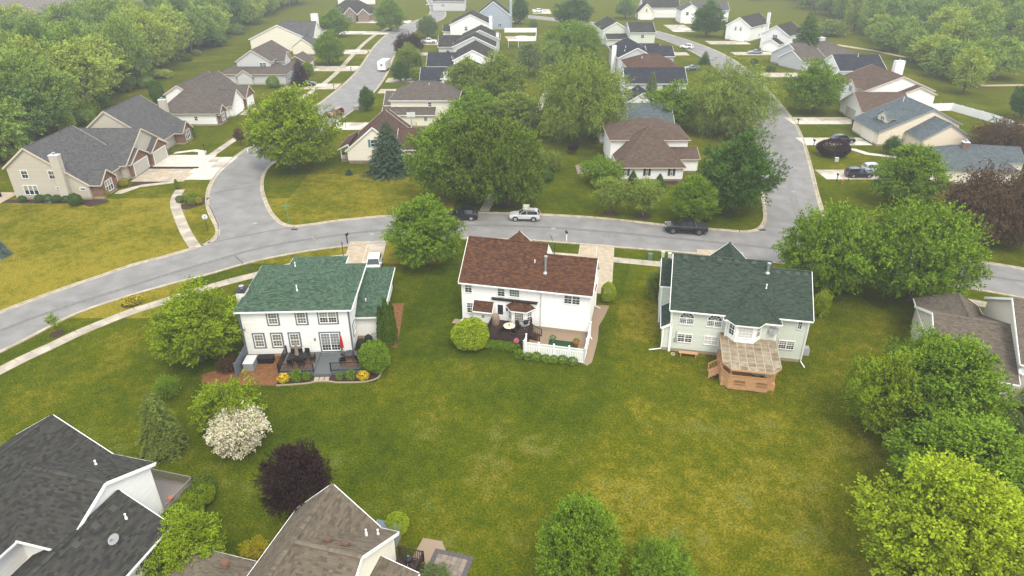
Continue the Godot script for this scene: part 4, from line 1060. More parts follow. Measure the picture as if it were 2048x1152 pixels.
func plant_trees() -> void:
	tree("maple_tree", "yellow-green maple beside the white house with slate window casings", "tree", ["maple", "bright", -31.2, -57.5, 7.9, 4.7], "")
	tree("pear_tree", "full green tree on the lawn beside the brown-roofed white house", "tree", ["oval", "green", -11.3, -79.8, 9.3, 5.0], "")
	tree("locust_tree", "airy yellow-green tree overhanging the bend of the side road", "tree", ["maple", "bright", -39.2, -118.9, 13.9, 8.5], "")
	tree("blue_spruce", "large dark spruce in front of the cream red-brown-roofed house", "tree", ["spruce", "spruce", -21.7, -116.7, 9.8, 4.3], "")
	tree("shade_tree", "bright green shade tree beside the corner lawn, next to the footpath", "tree", ["maple", "green", -10.8, -103.7, 13.2, 6.4], "")
	tree("shade_tree", "dark olive shade tree by the black parked car, over the footpath", "tree", ["oval", "olive", -5.3, -101.4, 14.2, 6.1], "")
	tree("shade_tree", "olive tree behind the silver car with the roof crate", "tree", ["spread", "olive", -0.8, -100.8, 13.1, 6.7], "")
	tree("backyard_tree", "upright light green tree behind the long grey-roofed houses", "tree", ["oval", "light", -10.7, -164.3, 11.8, 5.6], "")
	tree("backyard_tree", "light green tree beside the footpath behind the grey-roofed houses", "tree", ["maple", "light", -2.5, -162.3, 12.9, 6.7], "")
	tree("backyard_tree", "green tree beside the cream hip-roofed two-storey house", "tree", ["maple", "green", -7.4, -144.6, 8.3, 6.8], "")
	tree("backyard_tree", "light green tree where the footpath meets the back gardens", "tree", ["oval", "light", 0.6, -142.2, 8.8, 6.5], "")
	tree("willow_tree", "huge light green willow with a dark forked trunk behind the brown hip-roofed house", "tree", ["willow", "light", 13.9, -137.0, 17.3, 9.9], "", "bark")
	tree("shade_tree", "broad domed green tree behind the pale sage house", "tree", ["spread", "green", 19.7, -231.1, 11.8, 10.4], "")
	tree("backyard_tree", "grey-green tree beside the white pool fence", "tree", ["wood_b", "grey_green", 5.0, -204.6, 9.4, 4.7], "")
	tree("backyard_tree", "slim green tree between the pool yard and the domed tree", "tree", ["wood_a", "wood", 12.3, -213.8, 8.7, 3.8], "")
	tree("willow_tree", "yellow-green willow leaning over the side road near the kerb", "tree", ["willow", "light", 45.6, -143.0, 14.4, 9.8], "")
	tree("shade_tree", "green maple behind the brown hip-roofed corner house", "tree", ["maple", "green", 33.6, -146.2, 9.5, 6.6], "")
	tree("spruce_tree", "narrow grey-green spruce against the white slate-roofed house", "tree", ["spruce", "grey_green", 33.2, -165.3, 8.8, 2.8], "")
	tree("maple_tree", "dense dark green maple at the street corner by the kerb", "tree", ["maple", "deep", 33.7, -98.0, 12.0, 6.3], "")
	tree("street_tree", "mid green tree in a mulch ring behind the black pickup", "tree", ["oval", "green", 26.9, -94.4, 7.1, 3.7], "")
	tree("crabapple_tree", "pale green crabapple in a mulch ring before the brown hip-roofed house", "tree", ["small", "light", 15.1, -97.4, 5.8, 3.0], "pale crabapples on the corner lawn")
	tree("crabapple_tree", "pale green crabapple in a mulch ring before the brown hip-roofed house", "tree", ["small", "light", 19.8, -96.4, 5.8, 3.2], "pale crabapples on the corner lawn")
	tree("viburnum_shrub", "wide dark shrub at the corner of the brown hip-roofed house", "shrub", ["shrub", "green", 15.3, -111.3, 4.3, 3.9], "")
	tree("lilac_shrub", "tall pale green shrub on the lawn edge by the footpath", "shrub", ["shrub", "light", 7.3, -117.8, 3.5, 1.8], "")
	tree("boxwood_shrub", "small dark round shrub beside the tall pale green shrub", "shrub", ["ball", "deep", 6.0, -112.6, 1.8, 1.2], "")
	tree("plum_tree", "small dark purple tree in the bed under the willow", "tree", ["small", "plum", 11.6, -128.0, 2.3, 1.2], "")
	tree("linden_tree", "wide green tree beside the sage green house", "tree", ["spread", "green", 37.8, -72.7, 10.5, 6.4], "")
	tree("linden_tree", "wide green tree beside the driftwood-roofed beige house", "tree", ["spread", "green", 46.5, -70.2, 11.8, 6.8], "")
	tree("pear_tree", "olive green tree on the lawn by the two parked cars", "tree", ["oval", "green", 61.7, -101.4, 9.6, 5.7], "")
	tree("copper_tree", "large copper brown spreading tree across the street from the beige house", "tree", ["mound", "copper", 66.1, -87.8, 9.7, 6.8], "")
	tree("copper_tree", "copper brown spreading tree behind the peach blue-roofed house", "tree", ["mound", "copper", 90.3, -123.0, 7.6, 5.9], "")
	tree("barberry_shrub", "dark purple round shrub on the lawn by the black car", "shrub", ["ball", "plum", 61.2, -127.1, 3.0, 2.8], "")
	tree("maple_tree", "green maple overhanging the kerb before the porch with white columns", "tree", ["maple", "green", 70.0, -160.4, 11.5, 6.9], "")
	tree("pine_tree", "tall dark pine before the white houses by the side road", "tree", ["spruce", "deep", 92.6, -225.7, 16.1, 6.9], "")
	tree("locust_tree", "thin yellow-green tree at the edge of the tree row by the beige house", "tree", ["maple", "bright", 31.4, -46.8, 7.8, 3.4], "")
	tree("pear_tree", "leafy green tree in the row beside the beige house, its top against the roof", "tree", ["oval", "green", 36.1, -45.8, 9.8, 4.9], "")
	tree("pear_tree", "slender green tree against the driftwood roof in the tree row", "tree", ["maple", "green", 37.2, -51.1, 7.0, 3.4], "")
	tree("pear_tree", "broad green tree in the middle of the tree row", "tree", ["oval", "green", 33.5, -38.1, 7.7, 5.3], "")
	tree("maple_tree", "bright lime green maple at the end of the tree row", "tree", ["maple", "lime", 28.4, -31.0, 9.2, 5.7], "")
	tree("young_maple", "dark green tree standing alone at the foot of the mown lawn", "tree", ["oval", "green", 4.4, -31.1, 7.5, 2.9], "")
	tree("young_maple", "low green tree at the foot of the mown lawn beside a taller one", "tree", ["maple", "green", 9.7, -30.2, 4.6, 2.4], "")
	tree("purple_maple", "dark purple-leaved maple behind the tan-roofed house", "tree", ["maple", "purple", -15.7, -37.3, 6.4, 2.8], "")
	tree("cypress_tree", "feathery grey-green conifer on the lawn", "tree", ["feathery", "fern", -29.1, -44.2, 6.1, 2.0], "")
	tree("dogwood_shrub", "bright green shrub behind the white-flowering one", "shrub", ["shrub", "bright", -24.9, -47.8, 4.1, 3.0], "")
	tree("small_tree", "yellow-green tree beside the charcoal-roofed white house", "tree", ["maple", "bright", -22.3, -32.1, 4.3, 3.0], "")
	tree("gold_shrub", "golden yellow shrub beside the tan roof", "shrub", ["shrub", "gold", -17.8, -33.2, 1.5, 1.0], "")
	tree("round_shrub", "large round lime green shrub at the dark brown deck", "shrub", ["ball", "lime", -4.3, -60.1, 3.1, 1.8], "")
	tree("round_shrub", "round dark green shrub at the grey deck corner", "shrub", ["ball", "green", -13.5, -55.9, 3.1, 1.5], "")
	tree("arborvitae", "narrow dark arborvitae beside the garage of the green-roofed white house", "tree", ["column", "arbor", -13.6, -60.5, 4.6, 0.5], "arborvitae beside the garage")
	tree("arborvitae", "narrow dark arborvitae beside the garage of the green-roofed white house", "tree", ["column", "arbor", -12.9, -60.2, 5.6, 0.6], "arborvitae beside the garage")
	tree("arborvitae", "narrow dark arborvitae beside the garage of the green-roofed white house", "tree", ["column", "arbor", -12.4, -60.5, 5.1, 0.5], "arborvitae beside the garage")
	tree("round_shrub", "green shrub at the side of the brown-roofed white house", "shrub", ["ball", "lime", 11.2, -69.8, 2.4, 0.8], "")
	tree("hydrangea_shrub", "pale green shrub at the side of the sage house bay", "shrub", ["shrub", "light", 17.1, -70.9, 3.6, 1.5], "")
	tree("hydrangea_shrub", "lime green shrub between the sage house and the wide tree", "shrub", ["shrub", "lime", 34.6, -66.5, 3.2, 1.0], "")
	tree("blue_spruce", "silvery blue spruce on the wide front lawn", "tree", ["spruce", "blue", -68.4, -82.3, 4.0, 1.6], "")
	tree("sapling_tree", "staked sapling in a mulch ring by the pavement", "tree", ["sapling", "bright", -49.1, -62.7, 2.4, 0.6], "")
	tree("young_tree", "small upright tree in a mulch ring by the side road", "tree", ["oval", "deep", -34.3, -162.8, 5.6, 2.0], "")
	tree("front_yard_tree", "round green tree before the grey hip-roofed villa", "tree", ["maple", "green", -57.4, -223.1, 9.7, 5.1], "")
	tree("front_yard_tree", "round green tree before the cream villa with the tall chimney", "tree", ["maple", "green", -69.4, -282.6, 10.1, 6.4], "")
	tree("front_yard_tree", "tall green tree on the lawn before the far villa", "tree", ["oval", "green", -50.1, -299.6, 12.3, 6.6], "")
	tree("purple_tree", "dark purple pyramidal tree by the black car in the driveway", "tree", ["spruce", "plum", -57.9, -191.3, 7.3, 3.3], "")
	tree("small_tree", "small yellow-green tree behind the purple pyramidal one", "tree", ["maple", "bright", -59.5, -206.1, 3.8, 1.8], "")
	tree("plum_tree", "rounded purple tree across from the white trailer", "tree", ["mound", "purple", -34.8, -240.8, 6.7, 5.7], "")
	tree("small_tree", "light green tree beside the white trailer", "tree", ["maple", "light", -31.7, -217.1, 7.0, 4.3], "")
	tree("small_tree", "dark green tree by the kerb behind the white trailer", "tree", ["oval", "deep", -31.1, -196.0, 5.9, 2.9], "")
	tree("lilac_shrub", "spreading pale shrub behind the cream hip-roofed house", "shrub", ["shrub", "light", -26.1, -198.8, 3.5, 4.0], "")
	tree("arborvitae", "narrow dark arborvitae at the grey slate-roofed house", "tree", ["column", "arbor", -29.0, -215.5, 3.7, 0.5], "arborvitae at the slate-roofed house")
	tree("arborvitae", "narrow dark arborvitae at the grey slate-roofed house", "tree", ["column", "arbor", -27.8, -215.5, 3.7, 0.5], "arborvitae at the slate-roofed house")
	tree("street_tree", "grey-green tree beside the white pickup", "tree", ["spread", "grey_green", -32.7, -279.9, 8.3, 4.4], "")
	tree("round_shrub", "round green shrub at the white gabled house", "shrub", ["ball", "green", -25.8, -290.9, 4.4, 2.2], "")
	tree("street_tree", "dark tree behind the blue-grey house", "tree", ["oval", "deep", 3.5, -322.1, 11.5, 4.0], "")
	tree("small_shrub", "small grey-green shrub on the lawn by the pool fence", "shrub", ["shrub", "grey_green", 8.7, -299.6, 4.5, 1.9], "")
	tree("street_tree", "dense green tree beside the drive of the white minivan", "tree", ["maple", "deep", 25.6, -305.8, 12.5, 8.9], "")
	tree("street_tree", "dark bushy tree before the far white gabled house", "tree", ["wood_a", "wood_dark", 52.8, -340.3, 8.8, 5.3], "")
	tree("maple_tree", "dark round maple between two white houses", "tree", ["maple", "deep", 76.1, -282.6, 12.7, 7.0], "")
	tree("yew_shrub", "dark shrub at the white garage house", "shrub", ["shrub", "deep", 84.8, -279.9, 6.4, 3.3], "")
	tree("small_spruce", "small dark spruce at the street corner", "tree", ["spruce", "deep", 60.9, -223.9, 4.1, 2.2], "")
	tree("round_shrub", "clipped round shrub on the far lawn", "shrub", ["ball", "deep", 76.0, -222.2, 1.9, 1.1], "")
	tree("yew_shrub", "low dark shrub on the far lawn", "shrub", ["shrub", "deep", 77.6, -211.4, 1.8, 1.5], "")
	tree("backyard_tree", "light yellow-green tree behind the white houses", "tree", ["wood_b", "light", 126.2, -285.3, 6.3, 6.3], "")
	tree("cone_shrub", "clipped conical evergreen before the brown hip-roofed house", "shrub", ["cone", "deep", 20.7, -111.9, 2.0, 0.9], "conical evergreens at the front wall")
	tree("cone_shrub", "clipped conical evergreen before the brown hip-roofed house", "shrub", ["cone", "deep", 24.5, -108.3, 2.6, 1.2], "conical evergreens at the front wall")
	tree("backyard_tree", "dark green tree at the field edge", "tree", ["maple", "deep", 115.5, -154.8, 8.6, 3.6], "")
	tree("round_shrub", "clipped round shrub at the walnut-roofed garage", "shrub", ["ball", "deep", 75.5, -148.7, 2.1, 1.1], "")
	tree("round_shrub", "clipped round shrub at the grey villa's side wall", "shrub", ["ball", "green", -64.6, -188.7, 2.9, 1.6], "")
	tree("yew_shrub", "green shrub at the brick bay of the grey-roofed townhouse", "shrub", ["shrub", "green", -66.2, -139.6, 2.7, 1.1], "")
	tree("japanese_maple", "small bronze tree by the pavement", "tree", ["small", "copper", -54.3, -134.1, 3.4, 1.3], "")
	tree("cedar_shrub", "dark egg-shaped evergreen behind the townhouses", "shrub", ["ball", "deep", -87.6, -171.0, 5.3, 1.6], "")
	tree("bed_plant", "mixed leafy plant in the kerb bed by the wide driveway", "plant", ["ball", "grey_green", -52.7, -102.1, 1.1, 0.6], "plants in the kerb bed")
	tree("bed_plant", "mixed leafy plant in the kerb bed by the wide driveway", "plant", ["ball", "light", -51.9, -102.8, 1.1, 0.8], "plants in the kerb bed")
	tree("bed_plant", "mixed leafy plant in the kerb bed by the wide driveway", "plant", ["ball", "green", -51.0, -103.2, 1.2, 0.7], "plants in the kerb bed")
	tree("bed_plant", "mixed leafy plant in the kerb bed by the wide driveway", "plant", ["ball", "gold", -49.5, -101.6, 1.1, 0.5], "plants in the kerb bed")
	tree("bed_plant", "mixed leafy plant in the kerb bed by the wide driveway", "plant", ["ball", "light", -50.4, -101.2, 1.1, 0.6], "plants in the kerb bed")
	tree("foundation_shrub", "low dark shrub in the edged bed along the taupe end wall", "shrub", ["ball", "deep", -77.8, -102.3, 1.0, 0.6], "shrubs along the taupe wall")
	tree("foundation_shrub", "low dark shrub in the edged bed along the taupe end wall", "shrub", ["ball", "deep", -75.0, -102.3, 1.2, 0.7], "shrubs along the taupe wall")
	tree("foundation_shrub", "low dark shrub in the edged bed along the taupe end wall", "shrub", ["ball", "deep", -73.7, -102.3, 1.2, 0.7], "shrubs along the taupe wall")
	tree("foundation_shrub", "low dark shrub in the edged bed along the taupe end wall", "shrub", ["ball", "deep", -72.3, -102.3, 1.1, 0.7], "shrubs along the taupe wall")
	tree("foundation_shrub", "low dark shrub in the edged bed along the taupe end wall", "shrub", ["ball", "deep", -70.9, -102.3, 1.0, 0.6], "shrubs along the taupe wall")
	tree("foundation_shrub", "low dark shrub in the edged bed along the taupe end wall", "shrub", ["ball", "deep", -68.5, -100.8, 1.9, 1.0], "shrubs along the taupe wall")
	tree("gold_shrub", "yellow-green shrub at the brick bay of the taupe townhouse", "shrub", ["ball", "gold", -66.0, -105.0, 1.2, 0.6], "")
	tree("gold_shrub", "yellow-green shrub at the taupe townhouse driveway", "shrub", ["ball", "gold", -65.5, -109.8, 1.2, 0.7], "")
	tree("small_shrub", "small upright shrub at the head of the pavement", "shrub", ["column", "green", -56.0, -108.6, 1.6, 0.4], "")
	tree("dark_shrub", "dark shrub at the peach garage corner", "shrub", ["shrub", "deep", 72.4, -127.4, 3.6, 1.7], "")
	tree("hydrangea_shrub", "leafy shrub at the corner of the beige house", "shrub", ["shrub", "grey_green", 43.1, -45.5, 2.4, 1.3], "")
	tree("dark_shrub", "dark shrub in the mulch bed under the beige wall", "shrub", ["shrub", "deep", 44.4, -50.0, 1.1, 0.9], "")
	tree("round_shrub", "round lime green shrub at the tan-roofed house", "shrub", ["ball", "lime", -8.3, -35.5, 1.6, 0.8], "")
	tree("hosta_plant", "blue-green leafy plant at the white wall", "plant", ["shrub", "blue", -25.1, -34.5, 1.1, 0.5], "")
	tree("small_spruce", "low young spruce on the lawn beside the large dark spruce", "tree", ["spruce", "spruce", -28.8, -115.8, 1.2, 0.8], "")
	tree("small_tree", "small green tree in a pot-edged bed beside the feathery conifer", "tree", ["small", "green", -31.8, -51.1, 2.6, 1.2], "")
	tree("patio_shrub", "grey-green shrub at the edge of the paver patio", "shrub", ["shrub", "grey_green", -5.2, -31.1, 1.2, 1.2], "")
	tree("path_shrub", "loose green shrub along the footpath under the shade trees", "shrub", ["shrub", "wood", 4.6, -119.8, 3.2, 1.8], "")

const TAR_MAIN := [-57.4, -61.0, -55.6, -63.3, -54.2, -65.5, -52.5, -67.5, -50.0, -70.2, -47.3, -72.8, -44.5, -75.8, -42.1, -78.1, -38.8, -81.0, -35.4, -84.2, -30.3, -87.1, -23.2, -89.8, -18.5, -91.0, -12.0, -92.3, -5.8, -92.8, 0.6, -92.6, 8.1, -91.5, 15.5, -89.9, 22.9, -88.0, 29.6, -86.3, 35.2, -84.8, 44.9, -82.0, 57.8, -77.1, 63.4, -74.9, 69.9, -71.2]
const TAR_EAST := [41.8, -89.2, 43.6, -96.8, 45.7, -105.5, 48.5, -115.6, 51.8, -127.4, 54.1, -135.9]
const CRACKS := [[-42.7, -86.0, -40.8, -87.1, -37.9, -88.9, -34.9, -90.7, -31.6, -92.0], [-49.0, -106.4, -46.2, -108.3, -42.2, -110.1], [-48.4, -102.1, -45.9, -97.8, -42.9, -92.5, -41.3, -87.8], [-40.0, -104.3, -37.4, -98.8, -35.0, -94.8], [-42.5, -165.8, -38.9, -164.8, -36.5, -166.3], [-42.6, -182.4, -39.1, -181.2, -35.9, -183.1], [-45.4, -222.2, -41.2, -220.5, -37.8, -223.9], [5.4, -89.2, 5.7, -87.1], [-37.0, -82.3, -32.9, -77.4]]
const MARKS := [[-28.3, -88.5, -27.6, -87.5], [-27.3, -86.8, -26.6, -85.6], [-4.6, -91.6, -5.2, -90.7], [-5.3, -90.5, -6.0, -89.4], [-6.1, -89.2, -6.6, -88.3]]

# ---------------------------------------------------------------- fittings of the three houses in the middle
func railing(o: Node3D, a: Vector3, b: Vector3, hh: float, step: float, rail: Material, w := 0.05, gap := 0.1) -> void:
	var ln := a.distance_to(b)
	var d := (b - a) / ln
	for k in [0.0, 1.0]:
		var mb := MB.new(); mb.box(a.lerp(b, k) + Vector3(0, hh / 2, 0), Vector3(0.1, hh + 0.06, 0.1)); part(o, "post", mb, rail)
	for y in [gap, hh]:
		var mb := MB.new(); mb.bar(a + Vector3(0, y, 0), b + Vector3(0, y, 0), 0.07, 0.05); part(o, "rail", mb, rail)
	var key := "bal%s%s%s" % [hh, w, gap]
	if not cache.has(key):
		var mb := MB.new(); mb.box(Vector3(0, (hh + gap) / 2, 0), Vector3(w, hh - gap, w)); cache[key] = mb.mesh()
	var n := int(ln / step)
	for i in range(1, n): put(o, "baluster", cache[key], rail, a + d * (ln * i / n))

func deck_boards(o: Node3D, x0: float, x1: float, n0: float, n1: float, y: float, m: Material, along_x := true, w := 0.15) -> void:
	var cnt := int((n1 - n0) / w) if along_x else int((x1 - x0) / w)
	for i in cnt:
		var mb := MB.new()
		if along_x: mb.box(Vector3((x0 + x1) / 2, y - 0.02, -(n0 + (i + 0.5) * (n1 - n0) / cnt)), Vector3(x1 - x0, 0.04, (n1 - n0) / cnt - 0.012))
		else: mb.box(Vector3(x0 + (i + 0.5) * (x1 - x0) / cnt, y - 0.02, -(n0 + n1) / 2), Vector3((x1 - x0) / cnt - 0.012, 0.04, n1 - n0))
		part(o, "deck_board", mb, m)
	var f := MB.new()
	for q in [[x0, x1, n0, n0], [x0, x1, n1, n1], [x0, x0, n0, n1], [x1, x1, n0, n1]]:
		f.bar(Vector3(q[0], y / 2 - 0.03, -q[2]), Vector3(q[1], y / 2 - 0.03, -q[3]), 0.05, y - 0.05)
	part(o, "skirt", f, m)

func steps(o: Node3D, x0: float, x1: float, n0: float, dn: float, y: float, k: int, m: Material) -> void:
	for i in k:
		var mb := MB.new()
		var top := y * (k - i) / (k + 1)
		mb.box(Vector3((x0 + x1) / 2, top / 2, -(n0 + dn * (i + 0.5))), Vector3(x1 - x0, top, absf(dn)))
		part(o, "step", mb, m)

func at_house(h: Node3D, x: float, y: float, n: float) -> Vector3:
	return h.transform * Vector3(x, y, -n)

func chair(label: String, group: String, at: Vector3, turn: float, m: String) -> void:
	var t := thing("patio_chair", label, "chair", at, turn, group)
	var s := MB.new(); s.box(Vector3(0, 0.44, 0), Vector3(0.5, 0.05, 0.5)); part(t, "seat", s, M[m])
	var b := MB.new(); b.box(Vector3(0, 0.72, -0.24), Vector3(0.48, 0.5, 0.04), Basis(Vector3.RIGHT, -0.15)); part(t, "backrest", b, M[m])
	for q in [[-1, -1], [1, -1], [-1, 1], [1, 1]]:
		var l := MB.new(); l.box(Vector3(q[0] * 0.22, 0.21, q[1] * 0.22), Vector3(0.04, 0.42, 0.04)); part(t, "leg", l, M.black)
	for q in [-1, 1]:
		var l := MB.new(); l.box(Vector3(q * 0.25, 0.63, 0), Vector3(0.05, 0.04, 0.46)); part(t, "armrest", l, M.black)

func table(called: String, label: String, at: Vector3, turn: float, w: float, d: float, m: String, rnd := false) -> void:
	var t := thing(called, label, "table", at, turn)
	var s := MB.new()
	if rnd: s.lathe(Vector3.ZERO, [[0.0, 0.69], [w / 2, 0.69], [w / 2, 0.73], [0.0, 0.735]], 24)
	else: s.box(Vector3(0, 0.72, 0), Vector3(w, 0.05, d))
	part(t, "table_top", s, M[m])
	for q in [[-1, -1], [1, -1], [-1, 1], [1, 1]]:
		var l := MB.new(); l.box(Vector3(q[0] * w * 0.33, 0.35, q[1] * d * 0.33), Vector3(0.06, 0.7, 0.06)); part(t, "leg", l, M.black)

func grill(label: String, at: Vector3, turn: float, covered: String) -> void:
	var t := thing("barbecue_grill", label, "grill", at, turn)
	var b := MB.new()
	if covered: b.lathe(Vector3.ZERO, [[0.42, 0.0], [0.46, 0.3], [0.44, 0.8], [0.34, 1.1], [0.16, 1.28], [0.0, 1.32]], 12); part(t, "cover", b, M[covered])
	else:
		b.lathe(Vector3(0, 0.55, 0), [[0.1, 0.0], [0.27, 0.12], [0.3, 0.25], [0.27, 0.38], [0.1, 0.48], [0.0, 0.5]], 14); part(t, "kettle", b, M.black)
		for k in 3:
			var l := MB.new(); l.tube(Vector3(cos(k * 2.1) * 0.3, 0, sin(k * 2.1) * 0.3), Vector3(0, 0.65, 0), 0.02, 0.02, 5); part(t, "leg", l, M.steel)
		var hd := MB.new(); hd.box(Vector3(0, 1.08, 0), Vector3(0.14, 0.03, 0.04)); part(t, "handle", hd, M.steel)

func air_unit(label: String, at: Vector3, turn: float) -> void:
	var t := thing("air_conditioner", label, "air conditioner", at, turn)
	var b := MB.new(); b.box(Vector3(0, 0.42, 0), Vector3(0.8, 0.8, 0.8)); part(t, "case", b, M.utility_pale if false else M.grey_box)
	var g := MB.new(); g.lathe(Vector3(0, 0.82, 0), [[0.36, 0.0], [0.34, 0.05], [0.1, 0.07], [0.0, 0.07]], 14); part(t, "fan_grille", g, M.steel)
	for k in 8:
		var l := MB.new(); l.box(Vector3(0, 0.12 + k * 0.085, 0), Vector3(0.83, 0.02, 0.83)); part(t, "louvre", l, M.sign_back)

func bay(h: Node3D, x0: float, x1: float, n: float, dep: float, y0: float, y1: float, rise: float, wall: String, pal: String, glass: String) -> void:
	var q := dep * 0.75
	var p := [Vector3(x0, 0, -n), Vector3(x0 + q, 0, -n + dep), Vector3(x1 - q, 0, -n + dep), Vector3(x1, 0, -n)]
	var wl := MB.new()
	for i in 3:
		var a: Vector3 = p[i]; var b: Vector3 = p[i + 1]
		var u := (b - a).normalized()
		siding(wl, a, u, u.cross(Vector3.UP), PackedVector2Array([Vector2(0, y0), Vector2(a.distance_to(b), y0), Vector2(a.distance_to(b), y1), Vector2(0, y1)]), 0.16)
	var poly := PackedVector2Array()
	for v in p: poly.append(Vector2(v.x, v.z))
	wl.plate(poly, y0 - 0.12, y0)
	part(h, "bay_wall", wl, M[wall])
	for i in 3:
		var a: Vector3 = p[i]; var b: Vector3 = p[i + 1]
		var u := (b - a).normalized()
		var out := u.cross(Vector3.UP)
		window(h, Transform3D(Basis(u, Vector3.UP, out), (a + b) / 2 + out * 0.02 + Vector3(0, (y0 + y1) / 2 + 0.1, 0)), a.distance_to(b) - 0.3, minf(y1 - y0 - 0.5, 1.35), [glass if i == 1 else "glass_dark", 2 if i != 1 else 4, 2, 1, "", i != 1])
	var tr := MB.new()
	for i in 3: tr.bar(p[i] + Vector3(0, y0 - 0.05, 0), p[i + 1] + Vector3(0, y0 - 0.05, 0), 0.06, 0.16)
	for v in p: tr.box(v + Vector3(0, (y0 + y1) / 2, 0), Vector3(0.11, y1 - y0, 0.11))
	part(h, "bay_trim", tr, M.trim_white)
	if rise <= 0: return
	var deck := MB.new(); var sh := MB.new(); var g := MB.new()
	var e := [Vector3(x0 - 0.3, y1, -n), Vector3(x0 + q - 0.12, y1, -n + dep + 0.25), Vector3(x1 - q + 0.12, y1, -n + dep + 0.25), Vector3(x1 + 0.3, y1, -n)]
	var r0 := Vector3(x0 + q, y1 + rise, -n); var r1 := Vector3(x1 - q, y1 + rise, -n)
	roof_plane(deck, sh, e[0], e[1], r0, r0, PAL[pal], 0.14); roof_plane(deck, sh, e[1], e[2], r0, r1, PAL[pal], 0.14); roof_plane(deck, sh, e[2], e[3], r1, r1, PAL[pal], 0.14)
	for i in 3: g.bar(e[i] - Vector3(0, 0.1, 0), e[i + 1] - Vector3(0, 0.1, 0), 0.1, 0.14)
	var rf := part(h, "bay_roof", deck, M.trim_white)
	part(rf, "shingles", sh, M.roof).set_meta("kind", "stuff"); part(rf, "gutter", g, M.trim_white)

func arch_window(h: Node3D, t: Transform3D, w: float, low: float) -> void:
	var o := Node3D.new()
	o.name = "arched_window"; h.add_child(o, true); o.transform = t
	var f := MB.new(); var p := MB.new(); var mu := MB.new()
	var r := w / 2
	f.box(Vector3(-r + 0.035, -low / 2, 0.04), Vector3(0.07, low, 0.08)); f.box(Vector3(r - 0.035, -low / 2, 0.04), Vector3(0.07, low, 0.08)); f.box(Vector3(0, -low + 0.04, 0.045), Vector3(w - 0.14, 0.08, 0.09)); f.box(Vector3(0, 0, 0.04), Vector3(w - 0.14, 0.09, 0.08)); f.box(Vector3(0, -low / 2, 0.036), Vector3(0.09, low - 0.1, 0.07))
	p.box(Vector3(0, -low / 2, 0.004), Vector3(w - 0.08, low, 0.012))
	for i in 12:
		var a := PI * i / 12; var b := PI * (i + 1) / 12
		f.bar(Vector3(cos(a), sin(a), 0) * (r - 0.03) + Vector3(0, 0, 0.04), Vector3(cos(b), sin(b), 0) * (r - 0.03) + Vector3(0, 0, 0.04), 0.08, 0.08)
		p.tri(Vector3(0, 0, 0.012), Vector3(cos(a) * r * 0.98, sin(a) * r * 0.98, 0.012), Vector3(cos(b) * r * 0.98, sin(b) * r * 0.98, 0.012))
		mu.bar(Vector3(cos(a) * r * 0.55, sin(a) * r * 0.55, 0.02), Vector3(cos(b) * r * 0.55, sin(b) * r * 0.55, 0.02), 0.02, 0.03)
	for k in range(1, 5): mu.bar(Vector3(0, 0, 0.022), Vector3(cos(PI * k / 5), sin(PI * k / 5), 0) * (r - 0.05) + Vector3(0, 0, 0.022), 0.02, 0.03)
	for k in [-0.75, -0.5, -0.25, 0.25, 0.5, 0.75]: mu.box(Vector3(k * r, -low / 2, 0.019), Vector3(0.026, low - 0.1, 0.02))
	for k in range(1, 4): mu.box(Vector3(0, -low * k / 4.0, 0.018), Vector3(w - 0.1, 0.026, 0.018))
	part(o, "frame", f, M.trim_white); part(o, "pane", p, M.glass_dark); part(o, "muntin", mu, M.trim_white)

